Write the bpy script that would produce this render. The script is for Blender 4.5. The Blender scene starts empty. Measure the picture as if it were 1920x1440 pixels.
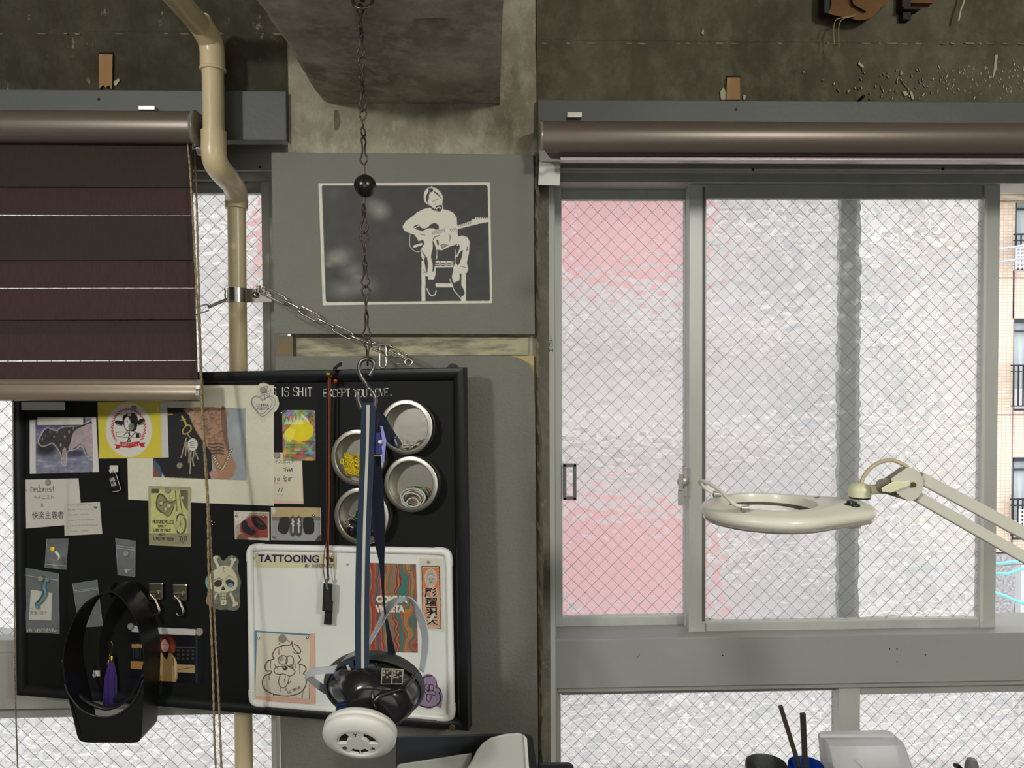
import bpy, bmesh, math, random
import numpy as np
from mathutils import Vector, Matrix
random.seed(7)
rng = np.random.default_rng(7)
sc = bpy.context.scene
COL = sc.collection
# ---------------------------------------------------------------- camera
FPX = 1387.0
YAW, PITCH, ROLL = .0277, -.0251, .005
CAM = Vector((0, 0, 1.6))
FW = Vector((math.sin(YAW)*math.cos(PITCH), math.cos(YAW)*math.cos(PITCH), math.sin(PITCH)))
_R0 = Vector((math.cos(YAW), -math.sin(YAW), 0)); _U0 = _R0.cross(FW)
RT = _R0*math.cos(ROLL) - _U0*math.sin(ROLL)
UP = _U0*math.cos(ROLL) + _R0*math.sin(ROLL)
cd = bpy.data.cameras.new('camera'); cam = bpy.data.objects.new('camera', cd); COL.objects.link(cam)
cd.sensor_width = 36; cd.lens = 36*FPX/1920; cd.clip_start = .02; cd.clip_end = 200
mw = Matrix((RT, UP, -FW)).transposed().to_4x4(); mw.translation = CAM
cam.matrix_world = mw
sc.camera = cam
# ---------------------------------------------------------------- sky, exposure
w = bpy.data.worlds.new('overcast_sky'); sc.world = w; w.use_nodes = True
wn = w.node_tree.nodes; wl = w.node_tree.links
bg = wn['Background']
tc = wn.new('ShaderNodeTexCoord'); sx = wn.new('ShaderNodeSeparateXYZ')
rp = wn.new('ShaderNodeValToRGB')
wl.new(tc.outputs['Generated'], sx.inputs[0]); wl.new(sx.outputs['Z'], rp.inputs[0]); wl.new(rp.outputs[0], bg.inputs[0])
rp.color_ramp.elements[0].color = (.62, .63, .63, 1); rp.color_ramp.elements[0].position = 0
rp.color_ramp.elements[1].color = (.96, .98, .98, 1); rp.color_ramp.elements[1].position = .5
bg.inputs[1].default_value = 2.42
sc.view_settings.view_transform = 'Standard'; sc.view_settings.look = 'None'
sc.view_settings.exposure = 0; sc.view_settings.gamma = 1; sc.view_settings.use_curve_mapping = False
sc.cycles.max_bounces = 8; sc.cycles.transmission_bounces = 8; sc.cycles.transparent_max_bounces = 16
sc.cycles.sample_clamp_indirect = 4; sc.cycles.use_denoising = True
# ---------------------------------------------------------------- room lamps, unseen fill lights
def lamp(name, loc, power, color, radius):
    l = bpy.data.lights.new(name, 'POINT'); l.energy = power; l.color = color; l.shadow_soft_size = radius
    o = bpy.data.objects.new(name, l); o.location = loc; COL.objects.link(o); return o
lamp('ceiling_lamp_light', (-1.25, -.90, 2.27), 80, (1, .985, .945), .09)
lamp('ceiling_lamp_light', (1.35, -1.15, 2.39), 96, (1, .98, .92), .17)
ra = bpy.data.lights.new('room_fill_light', 'AREA'); ra.shape = 'RECTANGLE'; ra.size = 1.2; ra.size_y = .25  # unseen area fill above and behind the camera
ra.energy = 6; ra.color = (1, .98, .92)
ro = bpy.data.objects.new('room_fill_light', ra); ro.location = (-.3, -1.7, 2.5); COL.objects.link(ro)
ro.rotation_euler = (math.radians(35), 0, 0)
rw = bpy.data.lights.new('rear_fill_light', 'AREA'); rw.shape = 'RECTANGLE'; rw.size = 2.4; rw.size_y = 1.3  # added area fill at the rear to lift the soffit; no window built
rw.energy = 15; rw.color = (.95, 1, .98)
rwo = bpy.data.objects.new('rear_fill_light', rw); rwo.location = (.2, -2.6, 1.2); COL.objects.link(rwo)
rwo.rotation_euler = (math.radians(98), 0, 0)

# ---------------------------------------------------------------- projection helpers
def ray(px, py):
    return (FW + RT*((px-960)/FPX) - UP*((py-720)/FPX))
def P(px, py, Y):
    d = ray(px, py); return CAM + d*(Y/d.y)
def pln(Y):
    return lambda px, py, lift=0: P(px, py, Y-lift)
# the hung blackboard's plane
_a, _b, _c = -.21803041, -.01222151, -.02225596
BM = Matrix.Rotation(_a, 3, 'Z') @ Matrix.Rotation(_b, 3, 'Y') @ Matrix.Rotation(_c, 3, 'X')
BO = Vector((-.04639015, 1.245, 1.59727263)); BWD, BHT = .89035, .61267
BX, BZ = BM @ Vector((1, 0, 0)), BM @ Vector((0, 0, 1)); BN = -(BM @ Vector((0, 1, 0)))
def PB(px, py, lift=0):
    o = BO + BN*(lift-.014); d = ray(px, py)      # lift is measured from the board's writing surface
    return CAM + d*((o-CAM).dot(BN)/d.dot(BN))
# ---------------------------------------------------------------- colours, materials
def lin(c):
    return tuple(((v/255)/12.92 if v/255 <= .04045 else ((v/255+.055)/1.055)**2.4) for v in c)
_m = {}
def mat(name, c, rough=.5, metal=0, nz=None, bump=None, spec=.5, coat=0, trans=0, alpha=1, sheen=0, ior=1.45, aniso=None):
    """c sRGB; nz = (scale, other sRGB colour, stretch xyz, contrast); bump = (scale, strength)"""
    if name in _m: return _m[name]
    m = bpy.data.materials.new(name); m.use_nodes = True; nt = m.node_tree; N = nt.nodes; L = nt.links
    b = N['Principled BSDF']; b.inputs['Base Color'].default_value = (*lin(c), 1)
    b.inputs['Roughness'].default_value = rough; b.inputs['Metallic'].default_value = metal
    b.inputs['Specular IOR Level'].default_value = spec; b.inputs['Coat Weight'].default_value = coat
    b.inputs['Transmission Weight'].default_value = trans; b.inputs['Alpha'].default_value = alpha
    b.inputs['Sheen Weight'].default_value = sheen; b.inputs['IOR'].default_value = ior
    t = N.new('ShaderNodeTexCoord')
    if nz:
        mp = N.new('ShaderNodeMapping'); mp.inputs['Scale'].default_value = nz[2] if len(nz) > 2 else (1, 1, 1)
        n = N.new('ShaderNodeTexNoise'); n.inputs['Scale'].default_value = nz[0]; n.inputs['Detail'].default_value = 7
        n.inputs['Roughness'].default_value = .6
        r = N.new('ShaderNodeValToRGB'); k = nz[3] if len(nz) > 3 else .2
        r.color_ramp.elements[0].position = .5-k; r.color_ramp.elements[1].position = .5+k
        r.color_ramp.elements[0].color = (*lin(c), 1); r.color_ramp.elements[1].color = (*lin(nz[1]), 1)
        L.new(t.outputs['Object'], mp.inputs[0]); L.new(mp.outputs[0], n.inputs['Vector']); L.new(n.outputs[0], r.inputs[0])
        L.new(r.outputs[0], b.inputs['Base Color'])
    if bump:
        n2 = N.new('ShaderNodeTexNoise'); n2.inputs['Scale'].default_value = bump[0]; n2.inputs['Detail'].default_value = 6
        bp = N.new('ShaderNodeBump'); bp.inputs['Strength'].default_value = bump[1]; bp.inputs['Distance'].default_value = .002
        L.new(t.outputs['Object'], n2.inputs['Vector']); L.new(n2.outputs[0], bp.inputs['Height']); L.new(bp.outputs[0], b.inputs['Normal'])
    _m[name] = m; return m

def concrete(name, base, dark, light, fleck=.0, streak=1.0, stain=(96, 84, 58)):
    """board-formed old concrete in world-sized texture space: blotches, vertical streaks, pits and paint flecks"""
    if name in _m: return _m[name]
    m = bpy.data.materials.new(name); m.use_nodes = True; nt = m.node_tree; N = nt.nodes; L = nt.links
    b = N['Principled BSDF']; b.inputs['Roughness'].default_value = .85; b.inputs['Specular IOR Level'].default_value = .25
    g = N.new('ShaderNodeNewGeometry')
    def noise(scale, st=(1, 1, 1), det=8, ro=.62):
        mp = N.new('ShaderNodeMapping'); mp.inputs['Scale'].default_value = st
        n = N.new('ShaderNodeTexNoise'); n.inputs['Scale'].default_value = scale; n.inputs['Detail'].default_value = det; n.inputs['Roughness'].default_value = ro
        L.new(g.outputs['Position'], mp.inputs[0]); L.new(mp.outputs[0], n.inputs['Vector']); return n.outputs[0]
    def ramp(v, p0, c0, p1, c1):
        r = N.new('ShaderNodeValToRGB'); r.color_ramp.elements[0].position = p0; r.color_ramp.elements[1].position = p1
        r.color_ramp.elements[0].color = (*lin(c0), 1); r.color_ramp.elements[1].color = (*lin(c1), 1); L.new(v, r.inputs[0]); return r.outputs[0]
    def mixc(f, a, bb, t='MIX'):
        x = N.new('ShaderNodeMix'); x.data_type = 'RGBA'; x.blend_type = t
        if isinstance(f, float): x.inputs[0].default_value = f
        else: L.new(f, x.inputs[0])
        L.new(a, x.inputs[6])
        if isinstance(bb, tuple): x.inputs[7].default_value = (*lin(bb), 1)
        else: L.new(bb, x.inputs[7])
        return x.outputs[2]
    c = ramp(noise(4.5), .32, dark, .66, base)
    c = mixc(ramp(noise(11, (1, 1, .9)), .52, (0, 0, 0), .74, (200, 200, 200)), c, light)
    c = mixc(ramp(noise(30, (1, 1, .7), 6, .7), .47, (0, 0, 0), .66, (170, 170, 170)), c, light)
    c = mixc(ramp(noise(8, (1.6, 1, .8), 10, .75), .50, (0, 0, 0), .60, (150, 150, 150)), c, dark)
    c = mixc(ramp(noise(16*streak, (1, 1, .13)), .56, (0, 0, 0), .78, (150, 150, 150)), c, stain)
    c = mixc(ramp(noise(60), .35, (120, 120, 120), .45, (0, 0, 0)), c, dark)
    if fleck:
        c = mixc(ramp(noise(38, (1, 1, .45), 10, .75), .60-.04*fleck, (0, 0, 0), .68-.04*fleck, (230, 230, 230)), c, (172, 168, 146))
    L.new(c, b.inputs['Base Color'])
    bp = N.new('ShaderNodeBump'); bp.inputs['Strength'].default_value = .5; bp.inputs['Distance'].default_value = .004
    L.new(noise(45, det=10, ro=.7), bp.inputs['Height']); L.new(bp.outputs[0], b.inputs['Normal'])
    _m[name] = m; return m

# ---------------------------------------------------------------- object helpers
WP = {}
def tag(o, label=None, cat=None, group=None, kind=None):
    if label: o['label'] = label
    if cat: o['category'] = cat
    if group: o['group'] = group
    if kind: o['kind'] = kind
    return o
def link(o, parent, wpos):
    COL.objects.link(o)
    if parent is not None:
        o.parent = parent; o.location = Vector(wpos) - WP[parent.name]
    else: o.location = wpos
    WP[o.name] = Vector(wpos)
    return o
def thing(name, label, cat, loc, group=None, kind=None):
    o = bpy.data.objects.new(name, None); o.empty_display_size = .03
    link(o, None, Vector(loc)); return tag(o, label, cat, group, kind)
def obj(name, verts, faces, m, parent=None, smooth=False, kind=None, bevel=0, auto=None):
    vs = np.array([tuple(v) for v in verts], dtype=float)
    c = (vs.min(0)+vs.max(0))/2
    me = bpy.data.meshes.new(name); me.from_pydata((vs-c).tolist(), [], faces)
    if bevel:
        bm = bmesh.new(); bm.from_mesh(me)
        es = [e for e in bm.edges if len(e.link_faces) == 2 and e.calc_face_angle(0) > .6]
        bmesh.ops.bevel(bm, geom=es, offset=bevel, segments=2, affect='EDGES', profile=.6)
        bm.to_mesh(me); bm.free()
    if smooth:
        me.shade_smooth()
        if auto: me.set_sharp_from_angle(angle=math.radians(auto))
    me.materials.append(m)
    o = bpy.data.objects.new(name, me)
    link(o, parent, Vector(c))
    if kind: o['kind'] = kind
    return o
class G:
    """collects geometry for one mesh"""
    def __init__(s): s.v = []; s.f = []
    def add(s, v, f):
        n = len(s.v); s.v += [Vector(p) for p in v]; s.f += [tuple(i+n for i in q) for q in f]; return s
    def out(s, name, m, parent=None, **k): return obj(name, s.v, s.f, m, parent, **k)
CF = [(0, 3, 2, 1), (4, 5, 6, 7), (0, 1, 5, 4), (1, 2, 6, 5), (2, 3, 7, 6), (3, 0, 4, 7)]
def boxv(a, b):
    x0, y0, z0 = a; x1, y1, z1 = b
    return [(x0, y0, z0), (x1, y0, z0), (x1, y1, z0), (x0, y1, z0), (x0, y0, z1), (x1, y0, z1), (x1, y1, z1), (x0, y1, z1)], CF
def pbox(x0, y0, x1, y1, Y, dep):
    """axis-aligned box whose front face fills a pixel rectangle at depth Y"""
    cx, cy = (x0+x1)/2, (y0+y1)/2
    return boxv((P(x0, cy, Y).x, Y, P(cx, y1, Y).z), (P(x1, cy, Y).x, Y+dep, P(cx, y0, Y).z))
def PB_box(x0, y0, x1, y1, lift, thick, plane=None):
    """box lying on a plane with its front face over a pixel rectangle"""
    pl = plane or PB
    q = [(x0, y1), (x1, y1), (x1, y0), (x0, y0)]
    return [pl(a, b, lift) for a, b in q] + [pl(a, b, lift+thick) for a, b in q], CF
def qbox(q, lift, thick, plane=None):
    """q = four pixel corners TL TR BR BL"""
    pl = plane or PB; q = [q[3], q[2], q[1], q[0]]
    return [pl(a, b, lift) for a, b in q] + [pl(a, b, lift+thick) for a, b in q], CF
def prism(poly, pl, lift, thick):
    n = len(poly); v = [pl(a, b, lift) for a, b in poly] + [pl(a, b, lift+thick) for a, b in poly]
    f = [tuple(range(n)), tuple(range(2*n-1, n-1, -1))] + [(i, i+n, (i+1) % n+n, (i+1) % n) for i in range(n)]
    return v, f
def catmull(pts, n=6, closed=False):
    p = [Vector(q) if len(q) == 3 else Vector((q[0], q[1], 0)) for q in pts]; N = len(p); out = []
    rngi = range(N) if closed else range(N-1)
    for i in rngi:
        a = p[(i-1) % N] if closed or i > 0 else p[0]*2-p[1]
        b, c = p[i], p[(i+1) % N]
        d = p[(i+2) % N] if closed or i < N-2 else p[-1]*2-p[-2]
        for k in range(n):
            t = k/n
            out.append(.5*((2*b)+(c-a)*t+(2*a-5*b+4*c-d)*t*t+(3*b-a-3*c+d)*t**3))
    if not closed: out.append(p[-1])
    return out
def tube(pts, r, seg=8, closed=False, cap=True, flat=1.0):
    pts = [Vector(p) for p in pts]; n = len(pts)
    rs = r if isinstance(r, (list, tuple)) else [r]*n
    T = []
    for i in range(n):
        a = pts[(i-1) % n] if closed or i > 0 else pts[i]; b = pts[(i+1) % n] if closed or i < n-1 else pts[i]
        T.append((b-a).normalized())
    u = T[0].orthogonal().normalized(); v = []; f = []
    for i in range(n):
        u = (u - T[i]*u.dot(T[i])).normalized(); w_ = T[i].cross(u)
        for k in range(seg):
            t = 2*math.pi*k/seg; v.append(pts[i] + (u*math.cos(t) + w_*math.sin(t)*flat)*rs[i])
    m = n if closed else n-1
    for i in range(m):
        j = (i+1) % n
        for k in range(seg):
            k2 = (k+1) % seg; f.append((i*seg+k, i*seg+k2, j*seg+k2, j*seg+k))
    if cap and not closed:
        f.append(tuple(range(seg-1, -1, -1))); f.append(tuple((n-1)*seg+k for k in range(seg)))
    return v, f
def lathe(prof, o, axis=(0, 0, 1), seg=32, closed=False, cap=True):
    """prof = (radius, height) pairs around axis through o"""
    ax = Vector(axis).normalized(); u = ax.orthogonal().normalized(); w_ = ax.cross(u); o = Vector(o); v = []; f = []
    for r, h in prof:
        for k in range(seg):
            t = 2*math.pi*k/seg; v.append(o + ax*h + (u*math.cos(t)+w_*math.sin(t))*r)
    n = len(prof)
    for i in range(n if closed else n-1):
        j = (i+1) % n
        for k in range(seg):
            k2 = (k+1) % seg; f.append((i*seg+k, i*seg+k2, j*seg+k2, j*seg+k))
    if not closed and cap:
        if prof[0][0] > 1e-6: f.append(tuple(range(seg-1, -1, -1)))
        if prof[-1][0] > 1e-6: f.append(tuple((n-1)*seg+k for k in range(seg)))
    return v, f
def loft(rings, cap0=False, cap1=False):
    n = len(rings[0]); v = [p for r in rings for p in r]; f = []
    for i in range(len(rings)-1):
        for k in range(n):
            k2 = (k+1) % n; f.append((i*n+k, i*n+k2, (i+1)*n+k2, (i+1)*n+k))
    if cap0: f.append(tuple(range(n-1, -1, -1)))
    if cap1: f.append(tuple((len(rings)-1)*n+k for k in range(n)))
    return v, f
def ribbon(Lp, Rp, th, n=6):
    """band between two edge lines given as (px, py, Y); thickness th away from the camera"""
    a = catmull(Lp, n); b = catmull(Rp, n); v = []; f = []
    for p, q in zip(a, b):
        A = P(p.x, p.y, p.z); B = P(q.x, q.y, q.z); v += [A, B]
    m = len(a)
    nr = []
    for i in range(m):
        j0, j1 = max(i-1, 0), min(i+1, m-1)
        t = (v[2*j1]-v[2*j0]); s = (v[2*i+1]-v[2*i]); x = t.cross(s)
        x = x.normalized() if x.length > 1e-12 else Vector((0, 1, 0))
        if not nr and x.y < 0: x = -x
        if nr and x.dot(nr[-1]) < 0 and abs(x.dot(nr[-1])) > .3: x = -x
        nr.append(x)
    v += [v[k] + nr[k//2]*th for k in range(2*m)]
    for i in range(m-1):
        a0, b0, a1, b1 = 2*i, 2*i+1, 2*i+2, 2*i+3; o_ = 2*m
        f += [(a0, a1, b1, b0), (a0+o_, b0+o_, b1+o_, a1+o_), (a0, a0+o_, a1+o_, a1), (b0, b1, b1+o_, b0+o_)]
    f += [(0, 1, 1+2*m, 2*m), (2*m-2, 4*m-2, 4*m-1, 2*m-1)]
    return v, f
def disc(px, py, pl, lift, r, th, seg=24, bev=.0):
    o = pl(px, py, lift); n = BN if pl is PB else Vector((0, -1, 0))
    b = bev or th*.3
    return lathe([(r, 0), (r, th-b), (r-b, th)], o, n, seg)

# ---------------------------------------------------------------- printed sheets: colours per vertex, drawn by code
def vnoise(h, w_, scale, seed=0, octv=4):
    r = np.random.default_rng(seed); out = np.zeros((h, w_)); amp = 1; tot = 0
    for o_ in range(octv):
        s = max(scale/2**o_, 1.0); gh, gw = int(h/s)+3, int(w_/s)+3; g = r.random((gh, gw))
        y = np.arange(h)/s; x = np.arange(w_)/s; yi = y.astype(int); xi = x.astype(int); fy = y-yi; fx = x-xi
        fy = fy*fy*(3-2*fy); fx = fx*fx*(3-2*fx)
        a = g[yi][:, xi]*(1-fx)+g[yi][:, xi+1]*fx; b = g[yi+1][:, xi]*(1-fx)+g[yi+1][:, xi+1]*fx
        out += amp*(a*(1-fy[:, None])+b*fy[:, None]); tot += amp; amp *= .5
    return out/tot
FONT = {'A': '062046 1434', 'B': '0006364544330333424130 3000', 'C': '4130100105163645', 'D': '00062644422000', 'E': '40000646 0333',
 'F': '400006 0333', 'G': '41301001051636454323', 'H': '0006 4046 0343', 'I': '2026', 'J': '4045361605', 'K': '0006 400346', 'L': '000646',
 'M': '0600234046', 'N': '06004640', 'O': '100105163645413010', 'P': '06003041423303', 'Q': '100105163645413010 2547', 'R': '06003041423303 2346',
 'S': '413010010213334445361605', 'T': '0040 2026', 'U': '000516364540', 'V': '002640', 'W': '0016233640', 'X': '0046 4006', 'Y': '0023 4016',
 'Z': '00400646', 'h': '0006 0312324346', 'e': '04443313040516 1636', 'd': '4046 43130405163645', 'o': '130405163645443313',
 'n': '0306 0413334446', 'i': '2326 2121', 's': '4313043445 453606', 't': '212536 0343', '.': '2526', '!': '2024 2626', '"': '1012 3032', '-': '0343', '=': '0242 0444'}
class CV:
    def __init__(s, x0, y0, x1, y1, k=2, bg=(255, 255, 255)):
        s.x0, s.y0, s.k = x0, y0, k; s.w = int((x1-x0)*k)+2; s.h = int((y1-y0)*k)+2
        s.a = np.empty((s.h, s.w, 3)); s.a[:] = bg; s.tf = (0, 0, 1)
        s.yy, s.xx = np.mgrid[0:s.h, 0:s.w]
    def T(s, ox, oy, sc_): s.tf = (ox, oy, sc_); return s
    def m(s, pts):
        ox, oy, q = s.tf; return [((ox+p[0]/q-s.x0)*s.k, (oy+p[1]/q-s.y0)*s.k) for p in pts]
    def _sl(s, P_, pad):
        xs = [p[0] for p in P_]; ys = [p[1] for p in P_]
        return (max(0, int(min(ys)-pad)), max(0, min(s.h, int(max(ys)+pad)+2)), max(0, int(min(xs)-pad)), max(0, min(s.w, int(max(xs)+pad)+2)))
    def _put(s, sl, mask, col, a):
        y0, y1, x0, x1 = sl; mk = np.clip(mask, 0, 1)[..., None]*a
        s.a[y0:y1, x0:x1] = s.a[y0:y1, x0:x1]*(1-mk) + np.array(col, float)*mk
    def poly(s, pts, col, a=1, sm=0):
        if sm: pts = [(p.x, p.y) for p in catmull(pts, sm, True)]
        P_ = s.m(pts); sl = s._sl(P_, 1); y0, y1, x0, x1 = sl
        if y1 <= y0 or x1 <= x0: return s
        X = s.xx[y0:y1, x0:x1]; Yg = s.yy[y0:y1, x0:x1]; acc = np.zeros(X.shape)
        for dx, dy in ((.25, .25), (.75, .25), (.25, .75), (.75, .75)):
            x, y = X+dx-.5, Yg+dy-.5; ins = np.zeros(X.shape, bool)
            for i in range(len(P_)):
                (ax, ay), (bx, by) = P_[i-1], P_[i]
                if ay == by: continue
                c = ((ay > y) != (by > y)) & (x < (bx-ax)*(y-ay)/(by-ay)+ax); ins ^= c
            acc += ins
        s._put(sl, acc/4, col, a); return s
    def line(s, pts, wd, col, a=1, sm=0, closed=False):
        if sm: pts = [(p.x, p.y) for p in catmull(pts, sm, closed)]
        if closed: pts = list(pts)+[pts[0]]
        P_ = s.m(pts); r = wd/s.tf[2]*s.k/2; sl = s._sl(P_, r+2); y0, y1, x0, x1 = sl
        if y1 <= y0 or x1 <= x0: return s
        acc = np.zeros((y1-y0, x1-x0))
        for i in range(len(P_)-1):
            (ax, ay), (bx, by) = P_[i], P_[i+1]; q = s._sl([P_[i], P_[i+1]], r+2)
            if q[1] <= q[0] or q[3] <= q[2]: continue
            X = s.xx[q[0]:q[1], q[2]:q[3]]; Yg = s.yy[q[0]:q[1], q[2]:q[3]]
            dx, dy = bx-ax, by-ay; L2 = dx*dx+dy*dy+1e-9
            t = np.clip(((X-ax)*dx+(Yg-ay)*dy)/L2, 0, 1); d = np.hypot(X-ax-t*dx, Yg-ay-t*dy)
            v = acc[q[0]-y0:q[1]-y0, q[2]-x0:q[3]-x0]; np.maximum(v, np.clip(r-d+.5, 0, 1)*min(1, r*2), out=v)
        s._put(sl, acc, col, a); return s
    def ell(s, cx, cy, rx, ry, col, a=1, soft=0):
        (X, Y), = s.m([(cx, cy)]); q = s.k/s.tf[2]; rx *= q; ry *= q
        e = np.hypot((s.xx-X)/rx, (s.yy-Y)/ry); sd = soft if soft else 1/max(min(rx, ry), 1)
        s._put((0, s.h, 0, s.w), np.clip((1-e)/sd+(.5 if not soft else 0), 0, 1), col, a); return s
    def rect(s, x0, y0, x1, y1, col, a=1): return s.poly([(x0, y0), (x1, y0), (x1, y1), (x0, y1)], col, a)
    def noise(s, amt, scale, seed=1):
        n = vnoise(s.h, s.w, scale*s.k, seed)[..., None]-.5; s.a = np.clip(s.a+n*amt*2, 0, 255); return s
    def text(s, t, x, y, cw, ch, wd, col, rot=0, jit=0, gap=.35, a=1):
        """stroke lettering, x,y = top left of the first letter"""
        r = random.Random(len(t)*7+int(x)); cx = 0; ca, sa = math.cos(rot), math.sin(rot)
        for c in t:
            if c in FONT:
                jy = r.uniform(-jit, jit)*ch; js = 1+r.uniform(-jit, jit)
                for st in FONT[c].split():
                    q = [(int(st[i])/4*cw*js, int(st[i+1])/6*ch*js+jy) for i in range(0, len(st)-1, 2)]
                    s.line([(x+(cx+u)*ca-v*sa, y+(cx+u)*sa+v*ca) for u, v in q], wd, col, a)
                cx += cw*(1+gap) if c not in 'I.!i' else cw*(.8+gap)
            else: cx += cw*.8
        return s
    def at(s, px, py):
        x = np.clip((px-s.x0)*s.k, 0, s.w-1.01); y = np.clip((py-s.y0)*s.k, 0, s.h-1.01)
        xi = x.astype(int); yi = y.astype(int); fx = (x-xi)[..., None]; fy = (y-yi)[..., None]; A = s.a
        return (A[yi, xi]*(1-fx)+A[yi, xi+1]*fx)*(1-fy)+(A[yi+1, xi]*(1-fx)+A[yi+1, xi+1]*fx)*fy
def print_mat(name, rough=.55, coat=0):
    if name in _m: return _m[name]
    m = bpy.data.materials.new(name); m.use_nodes = True; N = m.node_tree.nodes
    at = N.new('ShaderNodeAttribute'); at.attribute_name = 'ink'
    b = N['Principled BSDF']; b.inputs['Roughness'].default_value = rough; b.inputs['Coat Weight'].default_value = coat
    b.inputs['Coat Roughness'].default_value = .15
    m.node_tree.links.new(at.outputs['Color'], b.inputs['Base Color']); _m[name] = m; return m
def sheet(name, q, cv, lift, parent=None, pl=None, step=1.1, th=.0004, cut=None, m=None, curl=0, yf=None):
    """paper lying over pixel quad q (TL TR BR BL), coloured by canvas cv"""
    pl = pl or PB
    nx = max(2, int(max(abs(q[1][0]-q[0][0]), abs(q[2][0]-q[3][0]))/step)); ny = max(2, int(max(abs(q[3][1]-q[0][1]), abs(q[2][1]-q[1][1]))/step))
    U, V = np.meshgrid(np.linspace(0, 1, nx+1), np.linspace(0, 1, ny+1)); U = U[..., None]; V = V[..., None]
    Q = [np.array(c, float) for c in q]
    XY = (Q[0]*(1-U)+Q[1]*U)*(1-V)+(Q[3]*(1-U)+Q[2]*U)*V
    px, py = XY[..., 0], XY[..., 1]; c = cv.at(px, py)
    o0 = pl(900, 700, lift+th); n = BN if pl is PB else Vector((0, -1, 0))
    D = (np.array(FW)[None, None]+np.array(RT)*((px[..., None]-960)/FPX)-np.array(UP)*((py[..., None]-720)/FPX))
    k = (o0-CAM).dot(n)/(D@np.array(n)); V3 = np.array(CAM)+D*k[..., None]
    if yf is not None: V3 = np.array(CAM)+D*(np.vectorize(yf)(px, py)/D[..., 1])[..., None]
    if curl:
        V3 += np.array(n)*(curl*(np.abs(U-.5)*2)**3*(.4+.6*V))
    vs = V3.reshape(-1, 3); W = nx+1
    idx = np.arange((nx+1)*(ny+1)).reshape(ny+1, nx+1)
    fs = np.stack([idx[1:, :-1], idx[1:, 1:], idx[:-1, 1:], idx[:-1, :-1]], -1).reshape(-1, 4)
    if cut is not None:
        fc = XY.reshape(-1, 2)[fs].mean(1); ins = np.zeros(len(fc), bool)
        for i in range(len(cut)):
            (ax, ay), (bx, by) = cut[i-1], cut[i]
            if ay != by: ins ^= ((ay > fc[:, 1]) != (by > fc[:, 1])) & (fc[:, 0] < (bx-ax)*(fc[:, 1]-ay)/(by-ay)+ax)
        fs = fs[ins]; used = np.unique(fs); mp = -np.ones(len(vs), int); mp[used] = np.arange(len(used))
        vs = vs[used]; fs = mp[fs]; cc = c.reshape(-1, 3)[used]
    else:
        cc = c.reshape(-1, 3)
        rim = np.concatenate([idx[0, :], idx[1:, -1], idx[-1, ::-1][1:], idx[::-1, 0][1:-1]]); nb = len(vs)
        back = vs[rim]-np.array(n)*th*.95; vs = np.vstack([vs, back]); cc = np.vstack([cc, cc[rim]])
        r2 = np.arange(len(rim)); sk = np.stack([rim, rim[(r2+1) % len(rim)], nb+(r2+1) % len(rim), nb+r2], -1); fs = np.vstack([fs, sk])
    cen = (vs.min(0)+vs.max(0))/2
    me = bpy.data.meshes.new(name); me.from_pydata((vs-cen).tolist(), [], fs.tolist())
    cl = np.where(cc/255 <= .04045, cc/255/12.92, ((np.clip(cc, 0, 255)/255+.055)/1.055)**2.4)
    at = me.color_attributes.new('ink', 'FLOAT_COLOR', 'POINT')
    at.data.foreach_set('color', np.hstack([cl, np.ones((len(cl), 1))]).astype(np.float32).ravel())
    me.materials.append(m or print_mat('printed_paper')); o = bpy.data.objects.new(name, me)
    return link(o, parent, Vector(cen))
_dg = {}
def text_mesh(name, s, px, py, hpx, pl, lift, m, parent, rot=0, bold=0, sx_=1.0, align='CENTER', shear=0):
    """typeset lettering as flat geometry; px,py = centre of the first line, hpx = em height in photo pixels"""
    cu = bpy.data.curves.new(name, 'FONT'); cu.body = s; cu.align_x = align; cu.align_y = 'CENTER'; cu.offset = bold; cu.shear = shear
    cu.resolution_u = 3
    o = bpy.data.objects.new(name, cu); COL.objects.link(o)
    me = bpy.data.meshes.new_from_object(o, depsgraph=bpy.context.evaluated_depsgraph_get())
    bpy.data.objects.remove(o); ca, sa = math.cos(rot), math.sin(rot)
    vs = [(v.co.x*hpx*sx_, -v.co.y*hpx) for v in me.vertices]; fs = [tuple(p.vertices) for p in me.polygons]
    bpy.data.meshes.remove(me)
    if not vs: return None
    W = [pl(px+a*ca-b*sa, py+a*sa+b*ca, lift) for a, b in vs]
    return obj(name, W, fs, m, parent)
# ================================================================ THE SETTING
YP, YC, YH, YW, YJ, YS = 1.335, 1.36, 1.345, 1.355, 1.46, 1.53
ZC = 2.74
con_wall = concrete('dark board-marked concrete', (98, 93, 76), (66, 61, 47), (122, 118, 98), fleck=.0)
con_wall_l = concrete('shade-darkened greenish concrete', (70, 67, 54), (50, 47, 37), (88, 86, 73), fleck=-.7)  # left lintel stands unlit; that shade is put into this darker colour
con_col = concrete('streaked column concrete', (174, 169, 148), (120, 113, 93), (198, 195, 178), fleck=.25, streak=1.6, stain=(120, 96, 56))
con_sof = concrete('beam soffit concrete', (196, 191, 174), (134, 127, 112), (222, 222, 206), fleck=.1)
paint = mat('flat grey wall paint', (108, 108, 100), .62, nz=(3, (116, 116, 107), (1, 1, 1), .3), bump=(200, .6))
paint_hd = mat('dark grey header paint', (92, 95, 92), .5, nz=(5, (78, 82, 80), (1, 1, 1), .3), bump=(120, .2))
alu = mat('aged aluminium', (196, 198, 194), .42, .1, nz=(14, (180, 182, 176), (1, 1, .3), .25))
alu_dk = mat('shaded grey aluminium', (172, 173, 167), .45, .1, nz=(14, (156, 157, 150), (1, 1, .3), .25))  # darker copy of the sash aluminium, shade put into its colour
alu_lt = mat('pale grey vinyl strip', (205, 206, 200), .5)
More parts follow.
